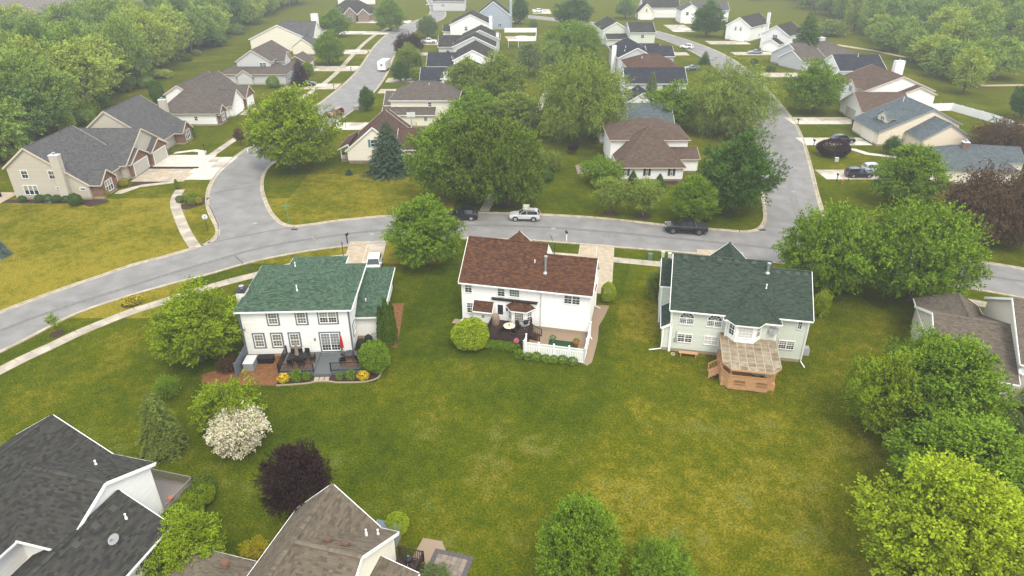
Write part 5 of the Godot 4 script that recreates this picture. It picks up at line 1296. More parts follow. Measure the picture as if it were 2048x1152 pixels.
func green_roof_house() -> void:
	var S := {"wall": "warm_white", "roof": "green", "corner": "trim_slate", "trim": "trim_white", "foundation": "foundation",
		"blocks": [[0.0, 10.64, 0.0, 9.6, 5.5, "x", {"p": 0.29, "hip": "01", "hk": 0.72}], [3.0, 8.3, 6.0, 11.6, 5.5, "n", {"p": 0.3, "hip": "1", "nr": "0"}], [6.7, 13.1, 3.1, 14.0, 2.87, "n", {"p": 0.42, "hip": "01"}]],
		"pipes": [[5.3, 2.3, 6.35, 0.55], [11.6, 4.6, 3.45, 0.5], [3.6, 8.6, 5.95, 0.5]],
		"wins": []}
	for u in [3.18, 6.0]: S.wins.append([0, "b", u, 4.5, 0.95, 1.35, ["glass_blind", 3, 2, 1, "trim_slate"]])
	S.wins.append([0, "b", 8.6, 4.5, 1.75, 1.3, ["glass_dark", 3, 2, 2, "trim_slate"]])
	for u in [1.44, 3.23, 4.98]: S.wins.append([0, "b", u, 1.95, 0.95, 1.5, ["glass_blind", 3, 2, 1, "trim_slate"]])
	S.wins.append([0, "b", 8.52, 1.62, 1.9, 2.1, ["glass_dark", 3, 3, 2, "trim_slate", false]])
	S.wins.append([0, "r", 1.6, 2.2, 0.9, 1.2, ["glass_dark", 2, 2, 1, "trim_slate"]])
	var h := house("green_roof_house", "white two-storey house with green shingle hip roof and slate-framed windows", -26.91, -58.21, 2.48, S)
	chimney(h, -0.6, 3.4, 0.85, 1.5, 6.0, "warm_white", "black")
	downspout(h, 10.72, -0.12, 5.2, Vector3(0.3, 0, 0.3), "trim_slate"); downspout(h, -0.08, -0.12, 5.2, Vector3(-0.3, 0, 0.3), "trim_slate")
	var li := MB.new(); li.box(Vector3(7.0, 2.0, 0.06), Vector3(0.16, 0.3, 0.14)); part(h, "wall_light", li, M.steel)
	# mulch and the low stone edge round the beds
	var hp := func(a: Array) -> Array:
		var r := []
		for i in range(0, a.size(), 2):
			var v := at_house(h, a[i], 0, a[i + 1]); r.append(v.x); r.append(v.z)
		return r
	bed("mulch_bed", hp.call([-3.6, -3.0, -3.3, -4.2, -1.8, -4.9, 4.1, -5.1, 4.1, 0.2, -0.2, 0.2, -1.2, -1.6]), "mulch_orange", 0.04)
	bed("planting_bed", hp.call([4.15, -5.1, 7.2, -4.9, 7.4, -4.6, 9.2, -4.6, 9.5, -4.9, 13.6, -4.9, 13.9, -3.0, 13.0, -2.4, 4.15, -2.4]), "mulch", 0.035)
	bed("mulch_bed", hp.call([13.35, 1.5, 15.0, 1.0, 14.8, 10.5, 13.3, 10.5]), "mulch_orange", 0.03)
	var eg := Node3D.new(); eg.name = "stone_edging"; add_child(eg); tag(eg, "low curved stone edging along the bed in front of the grey deck", "edging")
	var line := smooth(pts(hp.call([4.15, -5.15, 7.2, -4.95, 7.5, -4.65, 9.2, -4.65, 9.6, -4.95, 13.6, -4.95, 14.0, -3.0])))
	var cv := Curve2D.new()
	for q in line: cv.add_point(q)
	for i in int(cv.get_baked_length() / 0.32):
		var a := cv.sample_baked(i * 0.32); var b := cv.sample_baked(i * 0.32 + 0.3)
		var mb := MB.new(); mb.bar(Vector3(a.x, 0.05, a.y), Vector3(b.x, 0.05, b.y), 0.13, 0.12 + rng.randf() * 0.03); part(eg, "stone", mb, M.stone_edge)
	# the deck
	var d := thing("garden_deck", "grey deck with black metal railings behind the green-roofed white house", "deck", h.position, 2.48)
	deck_boards(d, 4.0, 7.4, -3.6, -0.1, 0.5, M.deck_grey); deck_boards(d, 9.1, 12.5, -3.6, -0.1, 0.5, M.deck_grey)
	deck_boards(d, 7.4, 9.1, -3.8, -0.1, 0.34, M.deck_grey, false); steps(d, 7.0, 9.9, -0.1, -0.5, 0.75, 1, M.deck_grey)
	railing(d, Vector3(4.05, 0.5, 3.6), Vector3(7.4, 0.5, 3.6), 0.95, 0.12, M.black, 0.025); railing(d, Vector3(4.05, 0.5, 0.3), Vector3(4.05, 0.5, 3.6), 0.95, 0.12, M.black, 0.025)
	railing(d, Vector3(9.1, 0.5, 3.6), Vector3(12.45, 0.5, 3.6), 0.95, 0.12, M.black, 0.025); railing(d, Vector3(12.45, 0.5, 0.5), Vector3(12.45, 0.5, 3.6), 0.95, 0.12, M.black, 0.025)
	for q in [["outdoor_rug", "brown woven rug under the long black patio table", 5.7, -1.9, 2.9, 2.4], ["outdoor_rug", "brown woven rug under the round glass patio table", 10.9, -2.0, 2.2, 2.0]]:
		var mb := MB.new(); mb.box(Vector3.ZERO, Vector3(q[4], 0.015, q[5]))
		var o := put(self, q[0], mb.mesh(), M.rug_brown, at_house(h, q[2], 0.509, q[3]), h.basis); tag(o, q[1], "rug")
	table("patio_table", "long black patio table on the grey deck", at_house(h, 5.6, 0.52, -1.9), 2.48, 1.9, 1.0, "black")
	for q in [[4.9, -1.15, 180], [5.6, -1.15, 180], [6.3, -1.15, 180], [5.0, -2.65, 0], [6.1, -2.65, 0], [7.0, -1.9, 90]]: chair("black metal chair pulled up to the long black patio table", "chairs at the long black table", at_house(h, q[0], 0.52, q[1]), q[2] + 2.48 + 180, "wicker")
	table("bistro_table", "small round dark table beside the red folded parasol", at_house(h, 10.6, 0.52, -1.6), 0, 1.1, 1.1, "glass_dark", true)
	for q in [[10.0, -2.4, 30], [11.5, -2.2, -40], [11.6, -1.0, -130]]: chair("dark wicker chair round the small dark table", "chairs round the small dark table", at_house(h, q[0], 0.52, q[1]), q[2] + 180, "wicker")
	for q in [["red", "red_cloth", 9.75, -0.75, "folded red parasol standing at the patio door"], ["olive", "tan_cover", 5.55, -1.9, "folded olive parasol through the long black table"]]:
		var t := thing("patio_umbrella", q[4], "parasol", at_house(h, q[2], 0.502, q[3]))
		var c := MB.new(); c.lathe(Vector3(0, 0.75, 0), [[0.05, 0.0], [0.2, 0.15], [0.17, 0.7], [0.1, 1.35], [0.02, 1.6]], 9); part(t, "canopy", c, M[q[1]])
		var p := MB.new(); p.tube(Vector3(0, 0.0, 0), Vector3(0, 2.45, 0), 0.025, 0.02, 6); part(t, "pole", p, M.steel)
		var b := MB.new(); b.lathe(Vector3.ZERO, [[0.25, 0.0], [0.25, 0.06], [0.06, 0.12], [0.0, 0.14]], 12); part(t, "foot", b, M.black)
	grill("black covered grill beside the white garage wall", at_house(h, 11.3, 0.0, 0.75), 0, "black_cover"); grill("black kettle-shaped covered grill at the deck corner", at_house(h, 12.0, 0.0, 1.7), 0, "black_cover")
	air_unit("grey air conditioner at the rear garage wall", at_house(h, 12.55, 0.0, 2.4), 2.48)
	var bx := thing("storage_chest", "black wicker chest on orange mulch", "chest", at_house(h, 2.1, 0.03, -1.0), 2.48)
	var mb1 := MB.new(); mb1.box(Vector3(0, 0.3, 0), Vector3(1.5, 0.56, 0.75)); part(bx, "case", mb1, M.wicker); var mb2 := MB.new(); mb2.box(Vector3(0, 0.61, 0), Vector3(1.56, 0.07, 0.8)); part(bx, "lid", mb2, M.black)
	var gb := thing("generator", "grey standby generator box on orange mulch by the fence", "generator", at_house(h, 0.85, 0.03, -1.9), 2.48)
	var mb3 := MB.new(); mb3.box(Vector3(0, 0.45, 0), Vector3(0.95, 0.86, 1.5)); part(gb, "case", mb3, M.grey_box); var mb4 := MB.new(); mb4.box(Vector3(0, 0.9, 0), Vector3(1.02, 0.06, 1.56)); part(gb, "lid", mb4, M.sign_back)
	var fc := thing("screen_fence", "dark slatted privacy fence beside the orange mulch", "fence", at_house(h, 0.0, 0, -0.1), 2.48)
	for i in 20:
		var mb := MB.new(); mb.box(Vector3(0.02, 0.85, 0.1 + i * 0.18), Vector3(0.03, 1.7, 0.15)); part(fc, "slat", mb, M.trim_slate)
	for z in [0.0, 1.75, 3.6]:
		var mb := MB.new(); mb.box(Vector3(0, 0.9, z), Vector3(0.1, 1.85, 0.1)); part(fc, "post", mb, M.trim_slate)
	for q in [[4.7, -4.5, "yellow_flower", 0.5, "bright yellow flowering mound in the bed before the grey deck"], [12.3, -4.4, "yellow_flower", 0.5, "bright yellow flowering mound in the bed before the grey deck"]]:
		var t := thing("yellow_flowers", q[4], "flower", at_house(h, q[0], 0.02, q[1]), 0, "yellow flowers in the deck bed")
		put(t, "foliage", KIND.tuft[1], M.leaf_bright, Vector3.ZERO, Basis.from_scale(Vector3(0.95, 0.9, 0.95))); put(t, "blossoms", KIND.tuft[1], M.yellow_flower, Vector3(0, 0.06, 0), Basis(Vector3.UP, 1.0).scaled(Vector3(1.05, 1.0, 1.05)))
	for q in [[5.9, -4.3, 1.0], [6.8, -4.2, 0.7], [10.0, -4.3, 0.6], [11.1, -4.3, 0.85]]:
		var t := thing("bed_shrub", "small clipped green shrub in the bed before the grey deck", "shrub", at_house(h, q[0], 0.02, q[1]), 0, "shrubs in the deck bed")
		put(t, "foliage", KIND.tuft[1], M.leaf_green, Vector3.ZERO, Basis.from_scale(Vector3(1.1, 1.5, 1.1) * q[2])); put(t, "stem", KIND.tuft[0], M.bark)
	var st := Node3D.new(); st.name = "stepping_stones"; add_child(st); st.set_meta("kind", "structure")
	for k in 3:
		var mb := MB.new(); var v := at_house(h, 7.75 + k * 0.5, 0.05, -4.25); mb.box(v, Vector3(0.42, 0.06, 0.6), h.basis); part(st, "stone", mb, M.concrete_tan)
	var tr := tree("bed_bush", "thin reddish bush leaning over orange mulch", "shrub", ["shrub", "copper", at_house(h, -1.2, 0, -2.4).x, at_house(h, -1.2, 0, -2.4).z, 1.6, 1.1])

func brown_roof_house() -> void:
	var S := {"wall": "white", "roof": "brown", "trim": "trim_white", "corner": "trim_white",
		"blocks": [[0.0, 8.7, 0.0, 8.0, 5.1, "x", {"p": 0.8, "nr": "1"}], [8.7, 13.95, 0.0, 6.0, 5.1, "x", {"p": 0.8, "nr": "0"}], [2.1, 6.5, 4.2, 9.4, 5.1, "n", {"p": 0.85, "nr": "0"}], [1.45, 3.4, -0.62, 0.04, 1.95, "x", {"tr": 0.04, "hr": 2.62, "oh": 0.22, "rk": 0.14}], [9.0, 13.8, 5.5, 8.5, 2.7, "x", {"p": 0.5}]],
		"pipes": [[7.6, 2.1, 6.6, 0.6]],
		"wins": [[0, "b", 0.71, 4.22, 0.88, 1.3, ["glass_dark", 2, 2, 1]], [0, "b", 4.37, 4.18, 0.88, 1.3, ["glass_dark", 2, 2, 1]], [0, "b", 5.83, 4.25, 1.2, 1.25, ["glass_green", 4, 2, 1, "", false]],
			[1, "b", 12.05, 4.15, 1.75, 1.3, ["glass_dark", 2, 2, 2]], [0, "b", 0.88, 1.72, 0.88, 1.35, ["glass_dark", 2, 2, 1]]],
		"doors": [[0, "b", 4.27, 1.66]]}
	var h := house("brown_roof_house", "white two-storey house with mottled brown shingle roof and tall flue", -5.42, -65.59, -12.63, S)
	bay(h, 5.2, 7.85, 0.0, 0.85, 0.6, 2.55, 0.62, "white", "brown", "glass_blind")
	var fl := MB.new(); fl.lathe(Vector3(8.9, 5.9, -1.35), [[0.32, -0.3], [0.28, 0.3], [0.12, 0.5], [0.12, 2.0], [0.19, 2.05], [0.19, 2.3], [0.0, 2.4]], 12); part(h, "flue_pipe", fl, M.steel)
	var aw := MB.new(); aw.bar(Vector3(3.4, 3.2, 0.1), Vector3(8.3, 3.2, 0.1), 0.22, 0.22); var rl := part(h, "awning_roll", aw, M.deck_brown)
	var a2 := MB.new(); a2.bar(Vector3(3.3, 3.33, 0.16), Vector3(8.4, 3.33, 0.16), 0.34, 0.04); part(rl, "awning_hood", a2, M.mulch)
	downspout(h, 13.98, -0.1, 5.0, Vector3(0.5, 0, 0.9)); downspout(h, 0.0, -0.12, 5.0, Vector3(-0.2, 0, 0.3)); downspout(h, 14.05, 6.0, 5.0, Vector3(0.6, 0, 0.2))
	var li := MB.new(); li.box(Vector3(5.0, 2.05, 0.08), Vector3(0.13, 0.35, 0.16)); part(h, "wall_light", li, M.black)
	var vt := MB.new(); vt.box(Vector3(2.45, 1.15, 0.66), Vector3(0.3, 0.28, 0.06)); part(h, "wall_vent", vt, M.grey_box)
	var hp := func(a: Array) -> Array:
		var r := []
		for i in range(0, a.size(), 2):
			var v := at_house(h, a[i], 0, a[i + 1]); r.append(v.x); r.append(v.z)
		return r
	bed("gravel_bed", hp.call([13.9, 6.6, 15.6, 6.8, 15.3, 4.2, 14.9, 2.0, 15.1, -1.0, 15.0, -5.2, 14.6, -5.9, 14.0, -5.6]), "gravel", 0.035)
	bed("gravel_bed", hp.call([-0.05, 0.0, -1.0, 0.0, -1.1, -0.9, 0.6, -1.1, 0.6, -0.1]), "gravel", 0.035)
	bed("gravel_bed", hp.call([8.0, -0.02, 14.0, -0.02, 14.1, -5.4, 8.0, -5.4]), "gravel", 0.03)
	bed("putting_green", hp.call([10.1, -4.4, 13.2, -4.4, 13.2, -1.9, 10.1, -1.9]), "turf", 0.06)
	# deck with dark stained boards
	var d := thing("dark_deck", "dark brown stained deck with baluster railing behind the white house", "deck", h.position, -12.63)
	deck_boards(d, 3.55, 7.9, -4.1, -0.05, 0.6, M.deck_brown, false)
	railing(d, Vector3(3.6, 0.6, 4.05), Vector3(7.85, 0.6, 4.05), 0.95, 0.13, M.deck_brown, 0.04); railing(d, Vector3(3.6, 0.6, 0.75), Vector3(3.6, 0.6, 4.05), 0.95, 0.13, M.deck_brown, 0.04)
	railing(d, Vector3(7.85, 0.6, 2.6), Vector3(7.85, 0.6, 4.05), 0.95, 0.13, M.deck_brown, 0.04); railing(d, Vector3(7.85, 0.6, 0.5), Vector3(7.85, 0.6, 1.4), 0.95, 0.13, M.deck_brown, 0.04)
	for k in 3:
		var mb := MB.new(); mb.box(Vector3(8.05 + k * 0.32, 0.45 - k * 0.15, 2.0), Vector3(0.34, 0.05, 1.1)); part(d, "step", mb, M.deck_brown)
	railing(d, Vector3(7.9, 0.55, 1.45), Vector3(9.1, -0.05, 1.45), 0.9, 0.2, M.deck_brown, 0.04); railing(d, Vector3(7.9, 0.55, 2.55), Vector3(9.1, -0.05, 2.55), 0.9, 0.2, M.deck_brown, 0.04)
	table("round_table", "round cream patio table on the dark brown deck", at_house(h, 5.75, 0.6, -2.2), 0, 1.25, 1.25, "cream_top", true)
	for q in [[5.0, -2.9, 40], [6.5, -2.9, -40], [6.6, -1.5, -140]]: chair("dark mesh chair at the round cream table", "chairs at the round cream table", at_house(h, q[0], 0.6, q[1]), q[2] + 180, "wicker")
	var pot := MB.new(); pot.lathe(at_house(h, 5.75, 1.335, -2.2), [[0.07, 0.0], [0.12, 0.15], [0.0, 0.16]], 10); tag(put(self, "flower_pot", pot.mesh(), M.terracotta), "small terracotta pot on the round cream table", "pot")
	grill("tall tan covered grill on the dark brown deck", at_house(h, 3.95, 0.6, -1.0), 0, "tan_cover")
	grill("black kettle grill at the deck stairs", at_house(h, 7.35, 0.6, -1.2), 0, "")
	for q in [["planter_pot", "terracotta", 13.0, -2.4, 0.35, "red planter on the small green turf by the fence"], ["planter_pot", "pot_teal", 10.5, -2.3, 0.22, "teal planter on the small green turf by the fence"]]:
		var t := thing(q[0], q[5], "planter", at_house(h, q[2], 0.06, q[3]))
		var mb := MB.new(); mb.lathe(Vector3.ZERO, [[q[4] * 0.6, 0.0], [q[4], 0.4], [q[4] * 1.1, 0.42], [q[4], 0.44], [0.0, 0.4]], 14); part(t, "pot", mb, M[q[1]])
		put(t, "foliage", KIND.tuft[1], M.leaf_green, Vector3(0, 0.35, 0), Basis.from_scale(Vector3(0.6, 0.5, 0.6)))
	# white vinyl fence
	var f := thing("vinyl_fence", "white vinyl picket fence with lattice top around the small turf yard", "fence", h.position, -12.63)
	var pick := MB.new(); pick.box(Vector3(0, 0.66, 0), Vector3(0.14, 1.22, 0.022)); var pm := pick.mesh()
	for seg in [[Vector3(8.0, 0, 5.5), Vector3(14.2, 0, 5.5), 4], [Vector3(14.2, 0, 5.5), Vector3(14.2, 0, 0.3), 3], [Vector3(8.0, 0, 4.2), Vector3(8.0, 0, 5.5), 1]]:
		var a: Vector3 = seg[0]; var b: Vector3 = seg[1]
		var ln := a.distance_to(b)
		var dir := (b - a) / ln
		var bs := Basis(dir, Vector3.UP, dir.cross(Vector3.UP))
		for k in seg[2] + 1:
			var mb := MB.new()
			var p := a.lerp(b, float(k) / seg[2])
			mb.box(p + Vector3(0, 0.88, 0), Vector3(0.13, 1.8, 0.13)); mb.lathe(p + Vector3(0, 1.78, 0), [[0.12, 0.0], [0.12, 0.04], [0.0, 0.12]], 4)
			part(f, "post", mb, M.vinyl)
		for y in [0.08, 1.28, 1.6]:
			var mb := MB.new(); mb.bar(a + Vector3(0, y, 0), b + Vector3(0, y, 0), 0.05, 0.1); part(f, "rail", mb, M.vinyl)
		for i in int(ln / 0.175): put(f, "picket", pm, M.vinyl, a + dir * (0.1 + i * 0.175), bs)
		var la := MB.new()
		for i in int(ln / 0.12):
			for sg in [-1, 1]:
				var p := a + dir * (i * 0.12 + 0.06)
				la.bar(p + Vector3(0, 1.33, 0) - dir * sg * 0.11, p + Vector3(0, 1.56, 0) + dir * sg * 0.11, 0.012, 0.028)
		part(f, "lattice", la, M.vinyl)
	for i in 16:
		var q := at_house(h, (3.4 + i * 0.45 if i < 9 else 7.6 + (i - 9) * 0.9) + rng.randf() * 0.15, 0, -4.75 if i < 9 else -6.0)
		var t := thing("day_lily", "grassy clump along the deck and the white fence", "plant", q, rng.randf() * 360, "grassy clumps along the fence")
		put(t, "foliage", KIND.tuft[1], M.leaf_green, Vector3.ZERO, Basis.from_scale(Vector3(1.0, 0.8 + rng.randf() * 0.4, 0.9)))
	var fl2 := thing("pink_flower", "pink flower on a tall stalk in front of the dark deck", "flower", at_house(h, 7.1, 0, -4.9))
	var sk := MB.new(); sk.tube(Vector3.ZERO, Vector3(0, 1.2, 0), 0.015, 0.012, 5); part(fl2, "stalk", sk, M.bark); put(fl2, "blossoms", KIND.tuft[1], M.pink, Vector3(0, 1.1, 0), Basis.from_scale(Vector3(0.5, 0.6, 0.5)))

func sage_house() -> void:
	var S := {"wall": "sage", "roof": "forest", "trim": "trim_white", "corner": "trim_white",
		"blocks": [[0.65, 10.2, 0.0, 10.0, 5.15, "x", {"p": 0.69, "nr": "1"}], [10.2, 13.72, 0.3, 8.6, 5.2, "x", {"p": 0.7, "nr": "0"}], [0.0, 0.72, 0.0, 4.2, 2.75, "n", {"tr": 0.72, "hr": 3.2, "oh": 0.22, "rk": 0.15}], [-0.35, 1.0, 5.0, 10.2, 5.15, "x", {"p": 0.62}],
			[5.95, 10.7, -0.6, 4.0, 4.95, "n", {"p": 0.86, "hip": "0", "y0": 2.75, "oh": 0.3}], [4.3, 9.2, 5.4, 11.3, 5.2, "n", {"p": 0.95, "nr": "0"}]],
		"pipes": [[9.6, 2.4, 6.85, 0.5]],
		"wins": [[0, "b", 2.2, 1.7, 1.5, 1.05, ["glass_dark", 2, 2, 2]], [0, "b", 4.85, 1.7, 1.5, 1.05, ["glass_curtain", 2, 2, 2]], [1, "b", 12.95, 4.35, 0.5, 1.05, ["glass_dark", 2, 2, 1]], [1, "b", 12.1, 1.9, 1.55, 1.05, ["glass_dark", 3, 2, 2]]]}
	var h := house("sage_house", "pale sage two-storey house with dark green roof and arched windows", 15.49, -59.6, -11.14, S)
	for u in [2.15, 4.86]: arch_window(h, face(S.blocks[0], "b", u, 4.05), 1.5, 0.75)
	bay(h, 6.15, 9.25, -0.6, 0.9, 2.75, 4.85, 0.0, "trim_white", "forest", "glass_curtain")
	# the bay's own small roof tucked under the hip
	var deck := MB.new(); var sh := MB.new()
	var e := [Vector3(5.75, 4.9, 0.75), Vector3(6.6, 4.85, 1.8), Vector3(8.8, 4.85, 1.8), Vector3(9.65, 4.9, 0.75)]
	var r := Vector3(7.7, 6.4, -0.3)
	for k in 3: roof_plane(deck, sh, e[k], e[k + 1], r, r, PAL.forest, 0.15)
	var g := MB.new()
	for k in 3: g.bar(e[k] - Vector3(0, 0.1, 0), e[k + 1] - Vector3(0, 0.1, 0), 0.1, 0.15)
	var br := part(h, "bay_roof", deck, M.trim_white); part(br, "shingles", sh, M.roof).set_meta("kind", "stuff"); part(br, "gutter", g, M.trim_white)
	var fl := MB.new(); fl.lathe(Vector3(9.75, 7.75, -3.9), [[0.3, -0.3], [0.26, 0.2], [0.13, 0.35], [0.13, 1.1], [0.2, 1.12], [0.2, 1.3], [0.0, 1.35]], 12); part(h, "flue_pipe", fl, M.steel)
	for x in [1.6, 3.3, 5.0, 6.7, 8.4]: box_vent(h, Vector3(x, 8.55, -4.55), Basis(Vector3.RIGHT, 0.6), "forest_vent")
	for x in [10.7, 11.7, 12.6, 13.4]: box_vent(h, Vector3(x, 7.98, -4.05), Basis(Vector3.RIGHT, 0.6), "forest_vent")
	downspout(h, 13.75, 0.15, 5.0, Vector3(0.25, 0, 0.9)); downspout(h, -0.05, -0.12, 2.6, Vector3(-1.2, 0, 0.3))
	var mt := MB.new(); mt.box(Vector3(1.3, 1.4, 0.08), Vector3(0.28, 0.42, 0.14)); mt.tube(Vector3(1.3, 1.6, 0.09), Vector3(1.3, 2.5, 0.09), 0.03, 0.03, 6); part(h, "meter_box", mt, M.grey_box)
	dish(h, Vector3(10.4, 3.6, 0.75), 0.45, Basis(Vector3.RIGHT, 0.9), "grey_box")
	# cedar deck under a panelled canopy
	var d := thing("cedar_deck", "orange cedar deck with solid railing behind the sage house", "deck", h.position, -11.14)
	deck_boards(d, 5.6, 10.5, -5.2, -0.05, 0.75, M.deck_cedar, false)
	var fr := [Vector3(5.55, 0, 4.7), Vector3(6.2, 0, 5.75), Vector3(9.7, 0, 5.75), Vector3(10.5, 0, 4.7)]
	var pl := PackedVector2Array()
	for v in fr: pl.append(Vector2(v.x, v.z))
	var ex := MB.new(); ex.plate(pl, 0.7, 0.745); part(d, "deck_front", ex, M.deck_cedar)
	var brd := MB.new()
	for k in 3:
		var a: Vector3 = fr[k]; var b: Vector3 = fr[k + 1]
		var ln := a.distance_to(b)
		var n := int(ln / 0.16)
		for i in n:
			var p := a.lerp(b, (i + 0.5) / n)
			var dirn := (b - a).normalized()
			var mb := MB.new(); mb.box(p + Vector3(0, 0.85, 0), Vector3(ln / n - 0.012, 1.5, 0.03), Basis(dirn, Vector3.UP, dirn.cross(Vector3.UP)))
			if not (k == 1 and (i % 12 > 2 and i % 12 < 9)): part(d, "rail_board", mb, M.deck_cedar)
			else:
				for yy in [[0.32, 0.5], [1.35, 0.5]]:
					var m2 := MB.new(); m2.box(p + Vector3(0, yy[0], 0), Vector3(ln / n - 0.012, yy[1], 0.03), Basis(dirn, Vector3.UP, dirn.cross(Vector3.UP))); part(d, "rail_board", m2, M.deck_cedar)
				var m3 := MB.new(); m3.box(p + Vector3(0, 0.84, 0), Vector3(0.05, 0.56, 0.03), Basis(dirn, Vector3.UP, dirn.cross(Vector3.UP))); part(d, "rail_board", m3, M.deck_cedar)
		var cp := MB.new(); cp.bar(a + Vector3(0, 1.63, 0), b + Vector3(0, 1.63, 0), 0.14, 0.05); part(d, "cap_rail", cp, M.deck_cedar)
	for sd in [5.55, 10.5]:
		for i in 10:
			var mb := MB.new(); mb.box(Vector3(sd, 0.85, 3.1 + i * 0.16), Vector3(0.03, 1.5, 0.145)); part(d, "rail_board", mb, M.deck_cedar)
		var cp := MB.new(); cp.bar(Vector3(sd, 1.63, 3.0), Vector3(sd, 1.63, 4.75), 0.14, 0.05); part(d, "cap_rail", cp, M.deck_cedar)
	for k in 3:
		var mb := MB.new(); mb.box(Vector3(5.35 - k * 0.3, 0.55 - k * 0.19, 3.6), Vector3(0.32, 0.05, 1.2)); part(d, "step", mb, M.deck_cedar)
	railing(d, Vector3(4.55, 0.0, 4.25), Vector3(5.5, 0.7, 4.25), 0.9, 0.15, M.deck_cedar, 0.04); railing(d, Vector3(4.55, 0.0, 3.0), Vector3(5.5, 0.7, 3.0), 0.9, 0.15, M.deck_cedar, 0.04)
	var cn := thing("deck_canopy", "weathered beige panel canopy on posts over the cedar deck", "canopy", h.position, -11.14)
	for v in [Vector3(5.65, 0, 4.5), Vector3(10.4, 0, 4.5), Vector3(6.3, 0, 5.6), Vector3(9.6, 0, 5.6)]:
		var mb := MB.new(); mb.box(v + Vector3(0, 1.22, 0), Vector3(0.12, 2.44, 0.12)); part(cn, "post", mb, M.deck_cedar)
	var cols := 7; var rows := 9
	for i in cols:
		for j in rows:
			var x0 := 5.5 + i * 5.3 / cols; var z0 := 0.1 + j * 5.9 / rows
			var x1 := x0 + 5.3 / cols; var z1 := z0 + 5.9 / rows
			var zz := [z1, z1]
			for s in 2:
				var xx: float = [x0, x1][s]
				if xx < 6.25: zz[s] = minf(z1, 5.0 + (xx - 5.5) * 1.33)
				if xx > 10.05: zz[s] = minf(z1, 5.0 + (10.8 - xx) * 1.33)
			if zz[0] - z0 < 0.03 and zz[1] - z0 < 0.03: continue
			zz[0] = maxf(zz[0], z0 + 0.02); zz[1] = maxf(zz[1], z0 + 0.02)
			var Y := func(z: float) -> float: return 2.82 - z * 0.062
			var mb := MB.new()
			var g2 := 0.018
			mb.up(Vector3(x0 + g2, Y.call(z0) + 0.02, z0 + g2), Vector3(x1 - g2, Y.call(z0) + 0.02, z0 + g2), Vector3(x1 - g2, Y.call(zz[1]) + 0.02, zz[1] - g2), Vector3(x0 + g2, Y.call(zz[0]) + 0.02, zz[0] - g2))
			mb.up(Vector3(x0 + g2, Y.call(z0), z0 + g2), Vector3(x1 - g2, Y.call(z0), z0 + g2), Vector3(x1 - g2, Y.call(zz[1]), zz[1] - g2), Vector3(x0 + g2, Y.call(zz[0]), zz[0] - g2))
			part(cn, "panel", mb, M["canopy_%d" % (rng.randi() % 4)])
	for i in cols + 1:
		var x := 5.5 + i * 5.3 / cols
		var ze := 5.95
		if x < 6.25: ze = 5.0 + (x - 5.5) * 1.33
		if x > 10.05: ze = 5.0 + (10.8 - x) * 1.33
		var mb := MB.new(); mb.bar(Vector3(x, 2.825, 0.1), Vector3(x, 2.825 - ze * 0.062, ze), 0.045, 0.06); part(cn, "batten", mb, M.canopy_batten)
	for j in rows + 1:
		var z := 0.1 + j * 5.9 / rows
		var ins := maxf(0.0, (z - 5.0) / 1.33)
		var mb := MB.new(); mb.bar(Vector3(5.5 + ins, 2.805 - z * 0.062, z), Vector3(10.8 - ins, 2.805 - z * 0.062, z), 0.045, 0.07); part(cn, "purlin", mb, M.canopy_batten)
	var fa := MB.new()
	for q in [[5.5, 5.0, 6.25, 6.0], [6.25, 6.0, 10.05, 6.0], [10.05, 6.0, 10.8, 5.0], [5.5, 0.1, 5.5, 5.0], [10.8, 0.1, 10.8, 5.0]]: fa.bar(Vector3(q[0], 2.76 - q[1] * 0.062, q[1]), Vector3(q[2], 2.76 - q[3] * 0.062, q[3]), 0.05, 0.18)
	part(cn, "fascia", fa, M.deck_cedar)
	var bn := thing("garden_bench", "orange wooden bench against the sage wall", "bench", at_house(h, 2.7, 0, -0.75), -11.14)
	for i in 3:
		var mb := MB.new(); mb.box(Vector3(0, 0.44, -0.16 + i * 0.16), Vector3(1.9, 0.04, 0.145)); part(bn, "seat_slat", mb, M.deck_cedar)
	for k in [-0.75, 0.75]:
		var mb := MB.new(); mb.box(Vector3(k, 0.21, 0), Vector3(0.08, 0.42, 0.42)); part(bn, "leg", mb, M.deck_cedar)
	var wp := MB.new(); wp.lathe(at_house(h, 9.9, 0.76, -4.7), [[0.24, 0.0], [0.32, 0.5], [0.36, 0.52], [0.3, 0.5], [0.0, 0.42]], 14); tag(put(self, "planter_pot", wp.mesh(), M.trim_white), "white round planter in the corner of the cedar deck", "planter")
	table("folding_table", "pale folding table on the cedar deck", at_house(h, 8.9, 0.75, -4.6), -11.14, 1.2, 0.8, "sign_back")
	air_unit("grey air conditioner beside the sage wall", at_house(h, 14.4, 0, 2.0), -11.14)
	var ho := MB.new()
	for k in 3:
		for i in 16:
			var a := TAU * i / 16; var b := TAU * (i + 1) / 16
			ho.tube(Vector3(cos(a), 0, sin(a)) * 0.2 + Vector3(0, 0.03 + k * 0.04, 0), Vector3(cos(b), 0, sin(b)) * 0.2 + Vector3(0, 0.03 + k * 0.04, 0), 0.02, 0.02, 4)
	tag(put(self, "garden_hose", ho.mesh(), M.trim_tan, at_house(h, 1.2, 0, -0.7)), "coiled tan garden hose by the sage wall", "hose")

